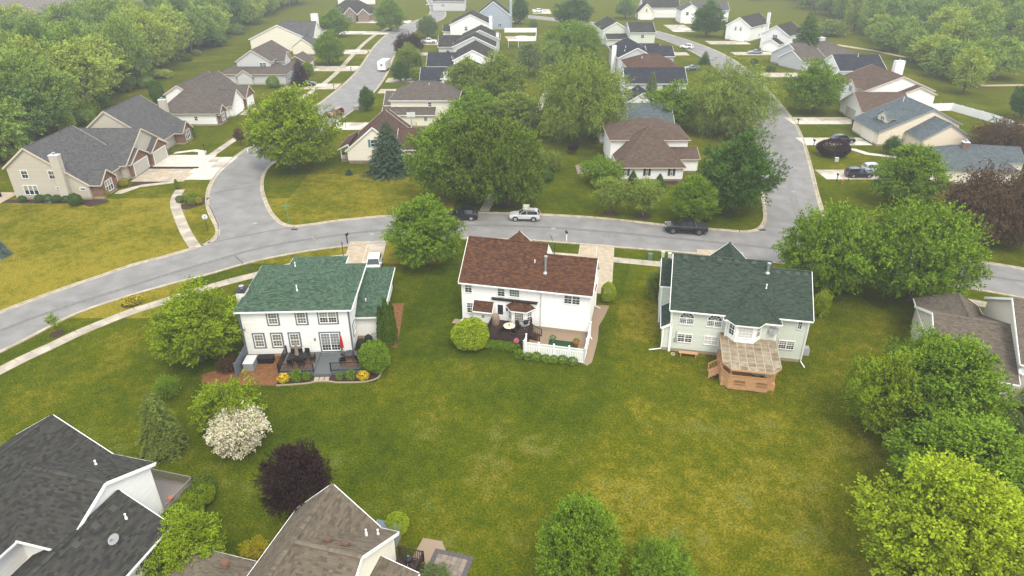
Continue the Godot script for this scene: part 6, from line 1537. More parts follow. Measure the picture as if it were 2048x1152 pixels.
# ---------------------------------------------------------------- the other houses
func neighbours() -> void:
	var DK := ["glass_dark", 2, 1, 1]
	var DK2 := ["glass_dark", 2, 1, 2]
	var h: Node3D
	h = house("charcoal_roof_house", "white house with charcoal roof, large satellite dish and low wing", -32.8, -38.7, -14.4, {"wall": "white", "roof": "charcoal", "corner": "trim_white",
		"blocks": [[-3.9, 3.9, -16.0, -0.28, 5.5, "n", {"p": 0.64}], [0.0, 7.6, -7.6, -0.45, 5.5, "x", {"p": 0.46, "nr": "0"}], [4.9, 10.9, -16.0, -3.6, 3.85, "n", {"hr": 5.85, "tr": 7.9}]],
		"wins": [[2, "r", -5.6, 2.6, 1.2, 1.1, DK2]], "pipes": [[5.0, -2.0, 6.35, 0.35], [9.3, -4.6, 5.1, 0.35]]})
	for n in [-4.6, -6.1, -7.6]: box_vent(h, Vector3(8.5, 5.68, -n), Basis(Vector3.FORWARD, 0.55))
	dish(h, Vector3(9.9, 4.75, 6.3), 0.36, Basis(Vector3.RIGHT, 0.5), "grey_box")
	var d := thing("weathered_deck", "weathered grey deck with railing beside the charcoal-roofed house", "deck", h.position, -14.4)
	deck_boards(d, 4.2, 8.0, -0.35, 2.6, 0.8, M.deck_old, false)
	railing(d, Vector3(4.3, 0.8, -2.55), Vector3(7.95, 0.8, -2.55), 0.95, 0.14, M.deck_old, 0.04); railing(d, Vector3(7.95, 0.8, -2.55), Vector3(7.95, 0.8, 0.3), 0.95, 0.14, M.deck_old, 0.04)
	var pt := MB.new(); pt.lathe(at_house(h, 7.2, 0.8, 0.9), [[0.15, 0.0], [0.22, 0.3], [0.0, 0.28]], 12); tag(put(self, "flower_pot", pt.mesh(), M.terracotta), "dark flower pot on the weathered grey deck", "pot")
	for k in 7:
		var v := at_house(h, 8.8 + (k % 2) * 0.3, 0, 2.6 - k * 0.6)
		tree("hedge_bush", "yellow-green hedge bush along the weathered deck", "shrub", ["ball", "bright" if k % 2 else "olive", v.x, v.z, 1.5 + rng.randf() * 0.4, 0.85], "hedge bushes along the weathered deck")
	h = house("tan_roof_house", "cream house with steep tan shingle roof", -12.0, -34.1, -15.2, {"wall": "cream", "roof": "tan", "corner": "trim_white",
		"blocks": [[-2.75, 2.75, -14.0, -0.3, 3.15, "n", {"hr": 5.85}], [0.0, 4.3, -9.4, -0.55, 3.05, "x", {"hr": 5.85, "tr": -4.95, "nr": "0"}], [-8.0, -2.6, -14.0, -4.8, 2.4, "n", {"p": 0.4, "hip": "1"}], [4.35, 6.5, -8.0, -2.5, 2.3, "n", {"tr": 4.4, "hr": 2.95, "h2": 2.3, "corners": false, "rk": 0.1}]],
		"pipes": [[3.2, -1.9, 4.3, 0.3], [3.7, -1.3, 3.75, 0.35]]})
	for q in [[2.9, -3.9], [1.7, -3.9]]: box_vent(h, Vector3(q[0], 5.42, -q[1]), Basis(Vector3.RIGHT, -0.55), "rug_brown")
	for q in [[-5.2, -5.8], [-5.2, -7.2]]: box_vent(h, Vector3(q[0] + 0.5, 3.55, -q[1]), Basis(Vector3.FORWARD, 0.3), "rug_brown")
	d = thing("brown_deck", "small dark brown deck beside the tan-roofed house", "deck", h.position, -15.2)
	deck_boards(d, 4.4, 6.3, -3.6, -0.2, 0.7, M.deck_brown)
	railing(d, Vector3(4.5, 0.7, 0.2), Vector3(6.25, 0.7, 0.2), 0.95, 0.13, M.deck_brown, 0.04); railing(d, Vector3(6.25, 0.7, 0.2), Vector3(6.25, 0.7, 1.6), 0.95, 0.13, M.deck_brown, 0.04); railing(d, Vector3(6.3, 0.7, 2.6), Vector3(7.4, 0.1, 2.6), 0.95, 0.13, M.deck_brown, 0.04)
	grill("black kettle grill on the small dark brown deck", at_house(h, 5.5, 0.7, -0.9), 0, "")
	bed("gravel_bed", [-6.4, -34.9, -5.0, -34.6, -4.6, -33.6, -5.5, -31.5, -6.6, -31.3, -7.0, -33.0], "gravel", 0.035)
	var pa := Node3D.new(); pa.name = "paver_patio"; add_child(pa); pa.set_meta("kind", "structure"); pa.position = Vector3(-4.4, 0, -32.2); pa.rotation_degrees.y = -15.2
	for i in 8:
		for j in 8:
			var mb := MB.new(); mb.box(Vector3((i - 3.5) * 0.36, 0.02, (j - 3.5) * 0.36), Vector3(0.345, 0.06 + rng.randf() * 0.012, 0.345))
			var rim := i == 0 or j == 0 or i == 7 or j == 7
			part(pa, "paver", mb, M.paver_dark if rim else M[["paver_a", "paver_b"][rng.randi() % 2]])
	h = house("driftwood_roof_house", "beige single-storey house with driftwood shingle roof and satellite dish", 44.47, -49.7, -19.5, {"wall": "beige", "roof": "driftwood", "trim": "trim_white", "corners": false, "found": 0.0,
		"blocks": [[-5.6, 0.4, 0.35, 12.3, 2.95, "x", {"hr": 5.4}], [-5.2, 0.2, 6.6, 14.6, 2.95, "n", {"hr": 5.3, "hip": "1", "nr": "0"}], [0.7, 12.0, 1.2, 13.5, 4.6, "x", {"p": 0.5}], [2.2, 7.0, -3.6, 1.3, 2.5, "n", {"p": 0.6}]],
		"wins": [[0, "b", -1.2, 1.75, 1.7, 1.15, ["glass_dark", 1, 1, 2, "", false]], [3, "l", -2.0, 1.5, 0.7, 1.0, DK]], "pipes": [[-2.9, 3.6, 4.3, 0.4]]})
	dish(h, Vector3(0.9, 3.4, -0.9), 0.4, Basis(Vector3.RIGHT, 1.2))
	bed("mulch_bed", [42.6, -51.2, 46.2, -50.2, 45.6, -48.4, 42.4, -49.4], "mulch")
	# townhouses west of the side road
	var tw := {"wall": "taupe", "roof": "grey", "trim": "trim_tan", "e": 0.2, "board": 0.2, "corners": false,
		"blocks": [[0.5, 12.6, 0.0, 13.0, 5.4, "n", {"tr": 4.3, "hr": 8.35, "h2": 2.55}], [3.0, 13.8, 9.5, 24.0, 2.7, "x", {"p": 0.58, "nr": "0"}], [0.5, 12.6, 23.6, 37.0, 5.4, "n", {"tr": 4.3, "hr": 8.35, "h2": 2.55}],
			[12.0, 14.3, 0.4, 4.6, 2.5, "x", {"p": 0.75, "nr": "0", "wall": "brick"}], [12.5, 14.3, 10.2, 16.6, 2.6, "x", {"p": 0.52, "nr": "0", "wall": "brick"}], [12.5, 14.6, 17.0, 23.2, 2.6, "x", {"p": 0.52, "nr": "0", "wall": "brick"}], [12.0, 14.3, 31.0, 35.2, 2.5, "x", {"p": 0.75, "nr": "0", "wall": "brick"}]],
		"wins": [[0, "b", 3.1, 4.2, 1.1, 1.4, ["glass_dark", 2, 1, 1]], [0, "b", 7.4, 4.1, 1.1, 1.4, ["glass_dark", 2, 1, 1]], [0, "b", 3.3, 1.6, 2.3, 1.6, ["glass_dark", 1, 1, 3]], [0, "b", 7.9, 1.9, 1.1, 0.45, ["glass_dark", 1, 1, 1, "", false]], [0, "b", 11.6, 1.75, 1.0, 0.45, ["glass_dark", 1, 1, 1, "", false]],
			[3, "r", 2.5, 1.5, 2.2, 1.9, ["glass_dark", 1, 1, 3]], [6, "r", 33.1, 1.5, 2.2, 1.9, ["glass_dark", 1, 1, 3]]],
		"garages": [[4, "r", 13.4, 4.9, 2.2, "garage_tan"], [5, "r", 20.1, 4.9, 2.2, "garage_tan"]], "doors": [[0, "r", 7.4, 1.4, "hydrant_red"], [2, "r", 26.5, 1.4, "hydrant_red"]], "chimneys": [[9.0, -0.45, 1.4, 0.9, 7.4, "taupe"], [8.6, 37.4, 1.4, 0.9, 7.4, "taupe"]]}
	house("taupe_townhouse", "taupe sided townhouse pair with grey roof, brick bays and two garages", -80.0, -103.5, 0, tw)
	air_unit("pale air conditioner in the bed along the taupe end wall", Vector3(-73.6, 0, -102.3), 0)
	house("brick_bay_townhouse", "cream townhouse pair with brown-grey roof and white garage doors", -77.0, -149.0, 0, {"wall": "warm_white", "roof": "taupe", "trim": "trim_tan", "e": 0.24, "board": 0.24, "corners": false,
		"blocks": [[0.0, 12.4, 0.0, 20.0, 2.9, "n", {"p": 0.82, "hip": "0"}], [-1.0, 5.0, 7.0, 24.0, 5.3, "n", {"p": 0.6}], [8.0, 13.3, 7.4, 14.6, 2.7, "x", {"p": 0.75, "nr": "0"}], [8.0, 13.6, 15.4, 21.0, 2.7, "x", {"p": 0.75, "nr": "0", "wall": "brick"}], [10.5, 13.0, 0.5, 4.2, 2.5, "x", {"p": 0.8, "nr": "0", "wall": "brick"}]],
		"garages": [[2, "r", 11.0, 4.6, 2.2, "garage_white"], [3, "r", 18.2, 4.4, 2.2, "garage_white"]], "wins": [[4, "r", 2.3, 1.5, 1.8, 1.8, ["glass_dark", 1, 1, 3]], [0, "b", 8.0, 1.6, 0.8, 1.0, DK]], "pipes": [[3.0, 4.0, 5.9, 0.4]]})
	house("pale_villa", "pale grey villa with brown-grey skirt roof and upper gable with twin window", -84.0, -192.0, 0, {"wall": "grey_wall", "roof": "taupe", "trim": "trim_tan", "e": 0.28, "board": 0.28, "corners": false,
		"blocks": [[4.0, 22.0, 0.0, 20.0, 2.9, "n", {"p": 0.28, "hip": "01"}], [7.8, 17.0, 4.0, 22.0, 5.6, "n", {"p": 0.62}], [13.0, 19.6, 8.5, 14.0, 5.0, "x", {"p": 0.75, "nr": "0"}], [17.0, 23.5, 17.0, 25.0, 2.8, "n", {"p": 0.6, "wall": "brick_pale"}], [9.0, 13.0, -0.6, 3.0, 2.6, "n", {"p": 0.7}]],
		"wins": [[1, "b", 15.0, 4.6, 1.8, 1.3, DK2], [2, "r", 11.2, 4.2, 1.8, 1.4, DK2]], "garages": [[3, "r", 21.0, 4.6, 2.2, "garage_white"]]})
	house("cream_villa", "cream villa with charcoal brown hip roof and tall pale chimney", -90.0, -247.0, 0, {"wall": "cream", "roof": "grey", "trim": "trim_white", "e": 0.32, "board": 0.32, "corners": false,
		"blocks": [[0.0, 20.0, 0.0, 24.0, 4.2, "n", {"p": 0.45, "hip": "1"}], [9.0, 21.0, 3.0, 15.0, 4.6, "x", {"p": 0.7, "nr": "0"}], [16.0, 23.0, -6.0, 3.0, 2.8, "n", {"p": 0.7}]], "wins": [[1, "r", 9.0, 3.6, 1.6, 1.4, DK2]], "chimneys": [[16.5, 24.6, 2.4, 1.6, 9.6, "warm_white"]]})
	house("slate_villa", "low villa with dark roof, twin brick gables and dormer", -84.0, -332.0, 8, {"wall": "brick_pale", "roof": "charcoal", "trim": "trim_white", "e": 0.36, "board": 0.36, "corners": false,
		"blocks": [[0.0, 22.0, 0.0, 16.0, 3.0, "x", {"p": 0.62, "hip": "01"}], [8.0, 13.0, -3.0, 8.0, 3.4, "n", {"p": 1.0}], [14.0, 19.0, -5.0, 8.0, 3.2, "n", {"p": 0.9}]], "wins": [[1, "b", 10.5, 2.2, 1.8, 1.5, DK2]]})
	house("far_villa", "far pale house with grey roof beyond the bend of the road", -95.0, -402.0, 10, {"wall": "warm_white", "roof": "grey", "e": 0.4, "board": 0.4, "corners": false, "blocks": [[0.0, 20.0, 0.0, 12.0, 4.6, "x", {"p": 0.6}]], "wins": [[0, "b", 6.0, 3.0, 1.6, 1.4, DK2]]})
	# between the side roads
	h = house("cream_gable_house", "cream house with red-brown roof and small white porch", -30.1, -122.1, 0, {"wall": "cream", "roof": "redbrown", "trim": "trim_white", "e": 0.2, "board": 0.2, "foundation": "brick_pale", "found": 0.6,
		"blocks": [[0.0, 9.9, 0.0, 13.0, 2.6, "n", {"p": 0.82}], [9.0, 16.0, 1.0, 10.0, 2.5, "x", {"p": 0.55}], [-1.6, 0.1, 1.0, 9.0, 2.5, "n", {"tr": 0.05, "hr": 3.3, "faces": "", "corners": false}], [1.0, 9.0, 10.0, 17.0, 2.6, "n", {"p": 0.8}]],
		"wins": [[0, "b", 5.0, 3.8, 1.3, 1.4, DK, "pot_teal"], [1, "b", 12.5, 1.6, 1.0, 1.2, DK]]})
	for n in [1.1, 4.8, 8.8]:
		var mb := MB.new(); mb.box(Vector3(-1.5, 1.25, -n), Vector3(0.14, 2.5, 0.14)); part(h, "porch_post", mb, M.trim_white)
	railing(h, Vector3(-1.5, 0.3, -1.1), Vector3(-0.1, 0.3, -1.1), 0.9, 0.15, M.trim_white, 0.04)
	house("cream_hip_house", "cream two-storey house with brown-grey hip roof", -26.3, -149.9, 0, {"wall": "cream", "roof": "taupe", "trim": "trim_white", "e": 0.24, "board": 0.24,
		"blocks": [[0.0, 14.3, 0.0, 11.0, 5.4, "x", {"p": 0.5, "hip": "01", "hk": 0.9}], [-1.6, 9.5, -2.2, 0.1, 2.75, "x", {"tr": 0.05, "hr": 3.7}], [-2.5, 4.0, 6.0, 14.0, 3.0, "x", {"p": 0.5}]],
		"wins": [[0, "b", 8.4, 4.4, 0.8, 1.0, DK], [1, "b", 7.6, 1.8, 0.8, 0.9, DK]], "pipes": [[8.0, 4.4, 7.5, 0.5]]})
	house("white_chimney_house", "low white house with dark slate roof and broad white chimney", -21.0, -180.0, 0, {"wall": "white", "roof": "slate", "e": 0.28, "board": 0.28, "blocks": [[3.0, 15.0, 0.0, 14.0, 4.0, "n", {"p": 0.42}], [-3.0, 5.0, 3.0, 13.0, 2.8, "x", {"p": 0.5}]], "chimneys": [[4.4, -0.5, 1.8, 1.0, 5.6, "white"]], "wins": [[0, "b", 11.0, 2.0, 1.4, 1.2, DK2]]})
	house("slate_roof_house", "white house with long dark slate roof and ridge vents", -24.5, -204.0, 0, {"wall": "white", "roof": "slate", "e": 0.3, "board": 0.3, "blocks": [[0.0, 12.0, 0.0, 11.0, 2.9, "x", {"p": 0.5}], [8.0, 18.8, -3.0, 15.0, 5.0, "n", {"p": 0.5, "roof": "charcoal"}]], "wins": [[1, "b", 13.5, 3.6, 1.4, 1.2, DK2]], "pipes": [[7.0, 3.0, 4.6, 0.6]]})
	house("stepped_gable_house", "pale grey house with stepped charcoal gables", -24.5, -239.3, 0, {"wall": "grey_wall", "roof": "charcoal", "e": 0.32, "board": 0.32, "blocks": [[0.0, 9.0, 0.0, 9.0, 3.0, "x", {"p": 0.62}], [5.5, 19.0, -9.0, 2.0, 4.2, "n", {"p": 0.45}], [7.5, 20.0, 2.0, 15.0, 5.0, "n", {"p": 0.45}]], "wins": [[0, "b", 3.0, 1.6, 1.2, 1.2, DK]], "chimneys": [[19.6, 4.0, 1.0, 1.2, 6.6, "white"]]})
	house("white_gable_house", "tall white gabled house with charcoal roof and white chimney", -23.5, -276.0, 0, {"wall": "white", "roof": "charcoal", "e": 0.34, "board": 0.34, "blocks": [[0.0, 15.5, 0.0, 16.0, 5.3, "n", {"p": 0.46}], [-3.0, 2.0, 3.0, 10.0, 2.6, "x", {"p": 0.5}]], "wins": [[0, "b", 6.0, 4.0, 1.2, 1.6, DK], [0, "b", 13.6, 4.0, 1.2, 1.6, DK]], "chimneys": [[15.4, -0.4, 1.2, 1.0, 8.4, "white"]]})
	house("blue_house", "tall blue-grey gabled house with dark roof", -14.4, -303.5, 0, {"wall": "blue_grey", "roof": "charcoal", "e": 0.36, "board": 0.36, "blocks": [[0.0, 13.4, 0.0, 14.0, 5.8, "n", {"p": 0.75}]], "wins": [[0, "b", 9.3, 1.8, 1.5, 1.5, DK2]], "chimneys": [[13.9, 2.0, 1.0, 1.2, 11.0, "blue_grey"]]})
	house("far_gable_house", "far pale house behind the blue-grey one", -40.0, -372.0, 0, {"wall": "grey_wall", "roof": "grey", "e": 0.4, "board": 0.4, "blocks": [[0.0, 16.0, 0.0, 12.0, 4.8, "x", {"p": 0.6}]], "wins": [[0, "b", 5.0, 3.0, 1.6, 1.4, DK2]]})
	var bt := ["glass_dark", 1, 1, 1]
	house("brown_hip_house", "white corner house with tall brown hip roofs and black shutters", 17.3, -112.4, 0, {"wall": "white", "roof": "walnut", "trim": "trim_tan", "e": 0.2, "board": 0.2, "foundation": "brick_pale",
		"blocks": [[1.2, 11.9, 0.0, 10.7, 2.75, "n", {"p": 0.98, "hip": "01"}], [0.4, 14.0, 7.2, 16.5, 5.3, "x", {"p": 0.5, "hip": "01"}], [11.0, 15.5, 4.5, 10.0, 2.6, "x", {"p": 0.4}]],
		"wins": [[0, "b", 2.2, 1.65, 0.35, 1.35, bt, "shutter"], [0, "b", 5.8, 1.65, 0.35, 1.35, bt, "shutter"], [0, "b", 10.0, 1.65, 0.35, 1.35, bt, "shutter"]]})
	bed("mulch_bed", [17.5, -112.3, 30.5, -112.3, 30.5, -110.6, 17.5, -110.6], "mulch")
	var pv := MB.new(); pv.box(Vector3(13.9, 0.05, -118.5), Vector3(4.6, 0.1, 5.0)); structure("patio", pv, M.brick_pale)
	house("grey_shed_house", "grey-roofed low white wing behind the brown hip-roofed house", 17.7, -135.0, 0, {"wall": "white", "roof": "bluegreen", "e": 0.24, "board": 0.24, "blocks": [[0.0, 4.0, 0.0, 4.0, 2.3, "x", {"p": 0.3}], [3.0, 15.0, 2.0, 14.0, 2.8, "x", {"p": 0.55}]], "wins": [[0, "b", 1.4, 1.4, 0.9, 1.3, DK]]})
	house("slate_gable_house", "white two-storey house with dark slate roof and low front gable", 27.5, -168.8, 0, {"wall": "white", "roof": "slate", "e": 0.28, "board": 0.28, "blocks": [[0.0, 14.6, 0.0, 8.6, 5.2, "x", {"p": 0.62}], [0.0, 6.0, -8.0, 0.1, 2.7, "n", {"p": 0.62}]], "wins": [[1, "b", 3.4, 1.7, 2.6, 1.1, DK2], [0, "b", 9.5, 4.2, 1.1, 1.2, DK]]})
	house("taupe_hip_house", "pale house with brown-grey hip roof and skylight", 31.2, -188.3, 0, {"wall": "grey_wall", "roof": "redbrown", "trim": "trim_tan", "e": 0.3, "board": 0.3, "blocks": [[0.0, 13.3, 0.0, 12.0, 5.2, "x", {"p": 0.42, "hip": "01", "hk": 0.8}]], "pipes": [[4.0, 4.0, 7.0, 0.5]]})
	house("dark_gable_house", "grey house with near-black roof and white brick chimney", 30.4, -202.5, 0, {"wall": "grey_wall", "roof": "slate", "e": 0.32, "board": 0.32, "blocks": [[0.3, 10.6, 1.5, 22.0, 5.2, "n", {"p": 0.5}], [10.0, 17.5, 8.0, 18.0, 4.6, "x", {"p": 0.4}], [9.0, 16.0, 21.0, 28.0, 4.2, "x", {"p": 0.4}]], "chimneys": [[-0.6, 6.0, 1.2, 1.2, 7.8, "white"]], "wins": [[0, "b", 8.0, 3.8, 1.2, 1.2, DK]], "pipes": [[3.2, 9.0, 6.9, 0.4], [2.4, 5.0, 6.5, 0.4]]})
	house("pale_sage_house", "pale sage house with charcoal gables and vented ridge", 33.0, -262.0, 4, {"wall": "pale_sage", "roof": "charcoal", "e": 0.34, "board": 0.34, "blocks": [[0.0, 9.4, 0.0, 18.0, 5.2, "n", {"p": 0.55}], [8.6, 17.4, -6.5, 4.0, 5.2, "x", {"p": 0.5}], [1.0, 9.0, -4.0, 0.1, 2.6, "x", {"tr": 0.05, "hr": 3.8}]], "wins": [[1, "b", 13.0, 3.8, 1.2, 1.2, DK]]})
	house("steep_gable_house", "far white house with steep grey gables and garage", 58.2, -337.0, 0, {"wall": "white", "roof": "charcoal", "e": 0.36, "board": 0.36, "blocks": [[0.0, 7.4, 0.0, 8.0, 3.2, "n", {"p": 1.0, "wall": "cream"}], [3.0, 20.0, 6.0, 16.0, 4.8, "x", {"p": 0.85}]], "garages": [[0, "b", 3.7, 5.0, 2.3, "garage_white"]], "wins": [[0, "b", 3.7, 4.2, 0.8, 1.4, DK]]})
	house("far_white_house", "far white two-storey house with garage beneath twin windows", 74.8, -323.0, 0, {"wall": "white", "roof": "grey", "e": 0.36, "board": 0.36, "blocks": [[0.0, 8.5, 0.0, 10.0, 5.3, "n", {"p": 0.6}], [6.0, 22.0, 4.0, 14.0, 5.3, "x", {"p": 0.6}]], "garages": [[0, "b", 4.2, 5.0, 2.3, "garage_white"]], "wins": [[0, "b", 2.6, 4.2, 1.3, 1.4, DK], [0, "b", 6.4, 4.2, 1.3, 1.4, DK]]})
	house("white_garage_house", "white two-storey house with grey roof and garage under tall windows", 88.9, -269.7, 50, {"wall": "white", "roof": "charcoal", "e": 0.34, "board": 0.34, "blocks": [[0.0, 18.0, 0.0, 9.5, 5.3, "x", {"p": 0.62}]], "garages": [[0, "l", 4.7, 5.4, 2.4, "garage_white"]], "wins": [[0, "l", 3.8, 4.4, 0.8, 1.5, DK], [0, "l", 5.8, 4.4, 0.8, 1.5, DK], [0, "b", 11.0, 4.2, 1.0, 1.0, DK], [0, "b", 9.0, 1.6, 1.0, 1.0, DK]], "chimneys": [[15.0, -0.4, 1.2, 0.9, 9.0, "white"]]})
	house("white_wing_house", "white house with low garage wing behind the dark pine", 91.4, -245.5, 50, {"wall": "white", "roof": "charcoal", "e": 0.34, "board": 0.34, "blocks": [[0.0, 6.0, 0.0, 5.8, 2.7, "x", {"p": 0.5}], [4.0, 18.0, -1.5, 8.0, 5.2, "x", {"p": 0.6}]], "garages": [[0, "l", 2.9, 4.4, 2.2, "garage_white"]], "wins": [[1, "l", 3.2, 4.4, 1.6, 1.6, DK2]]})
	house("long_brown_house", "long low house with brown-grey roof and stone chimney", 88.0, -214.0, 22, {"wall": "grey_wall", "roof": "taupe", "e": 0.32, "board": 0.32, "blocks": [[0.0, 22.0, 0.0, 14.0, 3.0, "x", {"p": 0.5, "hip": "1"}], [-2.0, 7.0, -2.0, 8.0, 2.8, "x", {"p": 0.5}]], "chimneys": [[14.0, 9.0, 2.4, 1.6, 7.4, "grey_wall"]], "wins": [[1, "b", 2.0, 1.6, 1.4, 1.2, DK2]]})
	h = house("porch_house", "white house with slate roof and white-columned porch", 86.0, -184.7, 0, {"wall": "white", "roof": "slate", "e": 0.28, "board": 0.28, "blocks": [[0.0, 12.0, 0.0, 12.0, 5.2, "x", {"p": 0.48}], [-2.6, 2.4, -9.0, 0.1, 2.8, "n", {"p": 0.62, "y0": 2.5, "corners": false}], [-2.2, 2.4, -6.5, 0.1, 2.7, "n", {"flat": true}]], "wins": [[2, "b", 0.0, 1.6, 1.6, 1.3, DK2]], "pipes": [[6.3, 5.0, 7.6, 1.0]]})
	for x in [-2.4, -0.1, 2.2]:
		var mb := MB.new(); mb.box(Vector3(x, 1.35, 8.8), Vector3(0.18, 2.7, 0.18)); part(h, "porch_column", mb, M.trim_white)
	railing(h, Vector3(-2.4, 0.3, 8.8), Vector3(2.2, 0.3, 8.8), 0.9, 0.18, M.trim_white, 0.05)
	house("walnut_roof_house", "white house with walnut brown gables and brick-edged chimney", 82.0, -161.0, 0, {"wall": "white", "roof": "walnut", "trim": "trim_tan", "e": 0.26, "board": 0.26, "blocks": [[0.0, 15.6, 0.0, 15.0, 5.0, "n", {"p": 0.4}], [-5.0, 6.0, -10.4, 0.1, 2.7, "x", {"p": 0.55}], [-1.0, 4.0, 3.0, 8.0, 5.0, "x", {"p": 0.55, "nr": "1"}], [7.5, 15.0, -2.0, 0.1, 4.6, "n", {"p": 0.42}]], "chimneys": [[13.2, 13.0, 2.2, 1.3, 9.4, "warm_white"]], "garages": [[1, "l", -5.2, 5.0, 2.2, "garage_tan"]], "wins": [[2, "l", 5.5, 4.4, 1.6, 1.4, DK2]]})
	house("peach_house", "peach sided house with blue-grey roof and dormer over the garage", 72.6, -133.5, 0, {"wall": "peach", "roof": "bluegreen", "trim": "trim_grey", "e": 0.24, "board": 0.24, "corners": false, "blocks": [[0.0, 15.4, 0.0, 11.0, 2.8, "n", {"tr": 9.6, "hr": 7.2, "h2": 4.4}], [2.2, 7.0, 2.2, 6.0, 5.0, "x", {"p": 0.6, "nr": "1"}], [5.4, 15.0, -6.0, 0.1, 3.0, "n", {"tr": 10.0, "hr": 5.8}]], "garages": [[0, "l", 4.2, 5.0, 2.2, "cream"]], "wins": [[1, "l", 4.1, 4.2, 1.5, 1.5, DK2]], "pipes": [[8.2, 9.0, 6.6, 1.0]]})
	house("bluegrey_hip_house", "low house with blue-grey hip roof and small brick chimney", 70.5, -112.0, -12, {"wall": "cream", "roof": "bluegreen", "trim": "trim_grey", "e": 0.2, "board": 0.2, "blocks": [[0.0, 14.0, 0.0, 10.0, 2.7, "x", {"p": 0.5, "hip": "01"}], [8.0, 17.0, 6.0, 13.0, 2.7, "x", {"p": 0.45}]], "chimneys": [[6.6, 4.6, 1.0, 1.0, 6.0, "brick"]]})

func street_things() -> void:
	for q in [[-61.0, -115.5, 9.0, 6.8, 4, 3, ["concrete_tan", "concrete_tan", "concrete"]], [-61.0, -123.5, 9.0, 7.6, 4, 3, ["concrete_pale"]], [-54.8, -119.5, 5.6, 13.0, 2, 4, ["concrete_pale", "concrete"]]]:
		drive(q[0] - q[2] / 2, q[0] + q[2] / 2, q[1] - q[3] / 2, q[1] + q[3] / 2, q[4], q[5], q[6])
	var st := MB.new(); st.box(Vector3(-61.2, 0.1, -119.35), Vector3(8.8, 0.24, 0.45)); structure("planter_strip", st, M.mulch)
	bed("planting_bed", [-64.8, -111.9, -60.5, -111.9, -61.4, -110.2, -64.6, -109.6], "mulch")
	bed("garden_path", [-65.2, -106.0, -64.0, -106.0, -62.5, -109.2, -57.5, -111.4, -57.5, -112.4, -62.8, -110.4, -65.2, -107.6], "concrete", 0.05)
	bed("garden_path", [-65.2, -129.2, -62.0, -131.0, -59.6, -130.0, -58.6, -127.4, -60.2, -127.4, -60.8, -129.2, -62.2, -129.6, -65.2, -128.0], "concrete_pale", 0.05)
	bed("planting_bed", [-52.4, -99.6, -51.2, -104.0, -48.9, -104.2, -48.6, -101.0, -50.4, -99.0], "mulch")
	bed("planting_bed", [-81.0, -103.4, -65.0, -103.4, -64.0, -102.2, -66.0, -100.2, -68.5, -101.6, -81.2, -101.9], "mulch")
	for q in [[-55.7, -162.0, 15.0, 7.0, 4, 2], [-54.5, -190.0, 14.5, 7.0, 4, 2], [-54.8, -216.0, 15.0, 8.0, 4, 2], [-57.0, -247.0, 14.5, 9.0, 4, 2], [-60.0, -294.0, 20.0, 9.0, 4, 2], [-58.0, -330.0, 24.0, 9.0, 4, 2],
			[-34.3, -148.5, 9.0, 6.0, 3, 2], [-31.2, -184.0, 8.0, 5.0, 2, 2], [-31.5, -198.5, 8.0, 6.0, 2, 2], [-31.0, -243.0, 12.0, 6.0, 3, 2], [-31.5, -266.0, 12.0, 6.0, 3, 2],
			[69.5, -153.2, 14.5, 6.0, 4, 2], [65.4, -136.6, 13.5, 5.4, 4, 2], [60.5, -115.8, 12.0, 5.2, 4, 2], [79.0, -206.0, 12.0, 6.5, 3, 2], [83.0, -243.5, 15.0, 6.0, 3, 2], [80.5, -268.0, 15.0, 8.0, 3, 2], [71.0, -308.0, 9.0, 22.0, 2, 4], [54.0, -243.0, 12.0, 6.0, 3, 2], [15.0, -372.0, 9.0, 20.0, 2, 3]]:
		drive(q[0] - q[2] / 2, q[0] + q[2] / 2, q[1] - q[3] / 2, q[1] + q[3] / 2, q[4], q[5], ["concrete", "concrete", "concrete_pale"])
	drive(-22.0, -17.0, -87.0, -72.4, 2, 5, ["concrete", "concrete_tan"], 4)
	drive(8.3, 13.0, -86.0, -71.8, 2, 5, ["concrete_tan"], -9)
	drive(24.0, 30.0, -84.0, -70.0, 2, 4, ["concrete", "concrete_tan"], -9)
	drive(-29.9, -27.6, -79.8, -75.2, 1, 2, ["concrete_tan"], 25)
	bed("garden_path", [66.0, -131.5, 67.5, -131.5, 69.0, -128.6, 73.5, -126.5, 73.0, -125.2, 67.8, -127.6], "concrete_pale", 0.05)
	bed("field_path", [118.0, -262.0, 126.0, -248.0, 130.0, -236.0, 131.5, -236.0, 128.0, -250.0, 120.0, -264.0], "concrete_tan", 0.03)
	bed("field_path", [128.0, -190.0, 170.0, -193.0, 170.0, -195.0, 128.0, -192.0], "concrete_tan", 0.03)
	for q in [[-49.1, -62.7, 0.8], [-34.3, -162.8, 0.8], [15.1, -97.4, 1.3], [19.8, -96.4, 1.4], [26.9, -94.4, 1.5], [-0.8, -100.8, 1.3], [-57.4, -223.1, 2.0]]: mulch_ring(q[0], q[1], q[2])
	tree("day_lily_bed", "yellow-green lily clump in the mulch patch by the pavement", "plant", ["tuft", "gold", -44.4, -69.6, 0.6, 1.0]); mulch_ring(-44.4, -69.4, 1.15)
	# vehicles
	vehicle("black_suv", "black car with roof rails parked behind the dark olive tree at the kerb", "suv", -7.4, -95.3, 1, "paint_black", "rim", true)
	vehicle("silver_suv", "silver car with a crate on its roof parked at the kerb", "suv", 1.95, -95.0, -4, "paint_silver", "rim", true)
	var cg := thing("cargo_crate", "pale cargo crate strapped on the roof of the silver car", "crate", Vector3(2.1, 1.7, -94.9), -4)
	var c1 := MB.new(); c1.box(Vector3(0, 0.1, 0), Vector3(1.0, 0.08, 0.9)); part(cg, "base", c1, M.utility_pale)
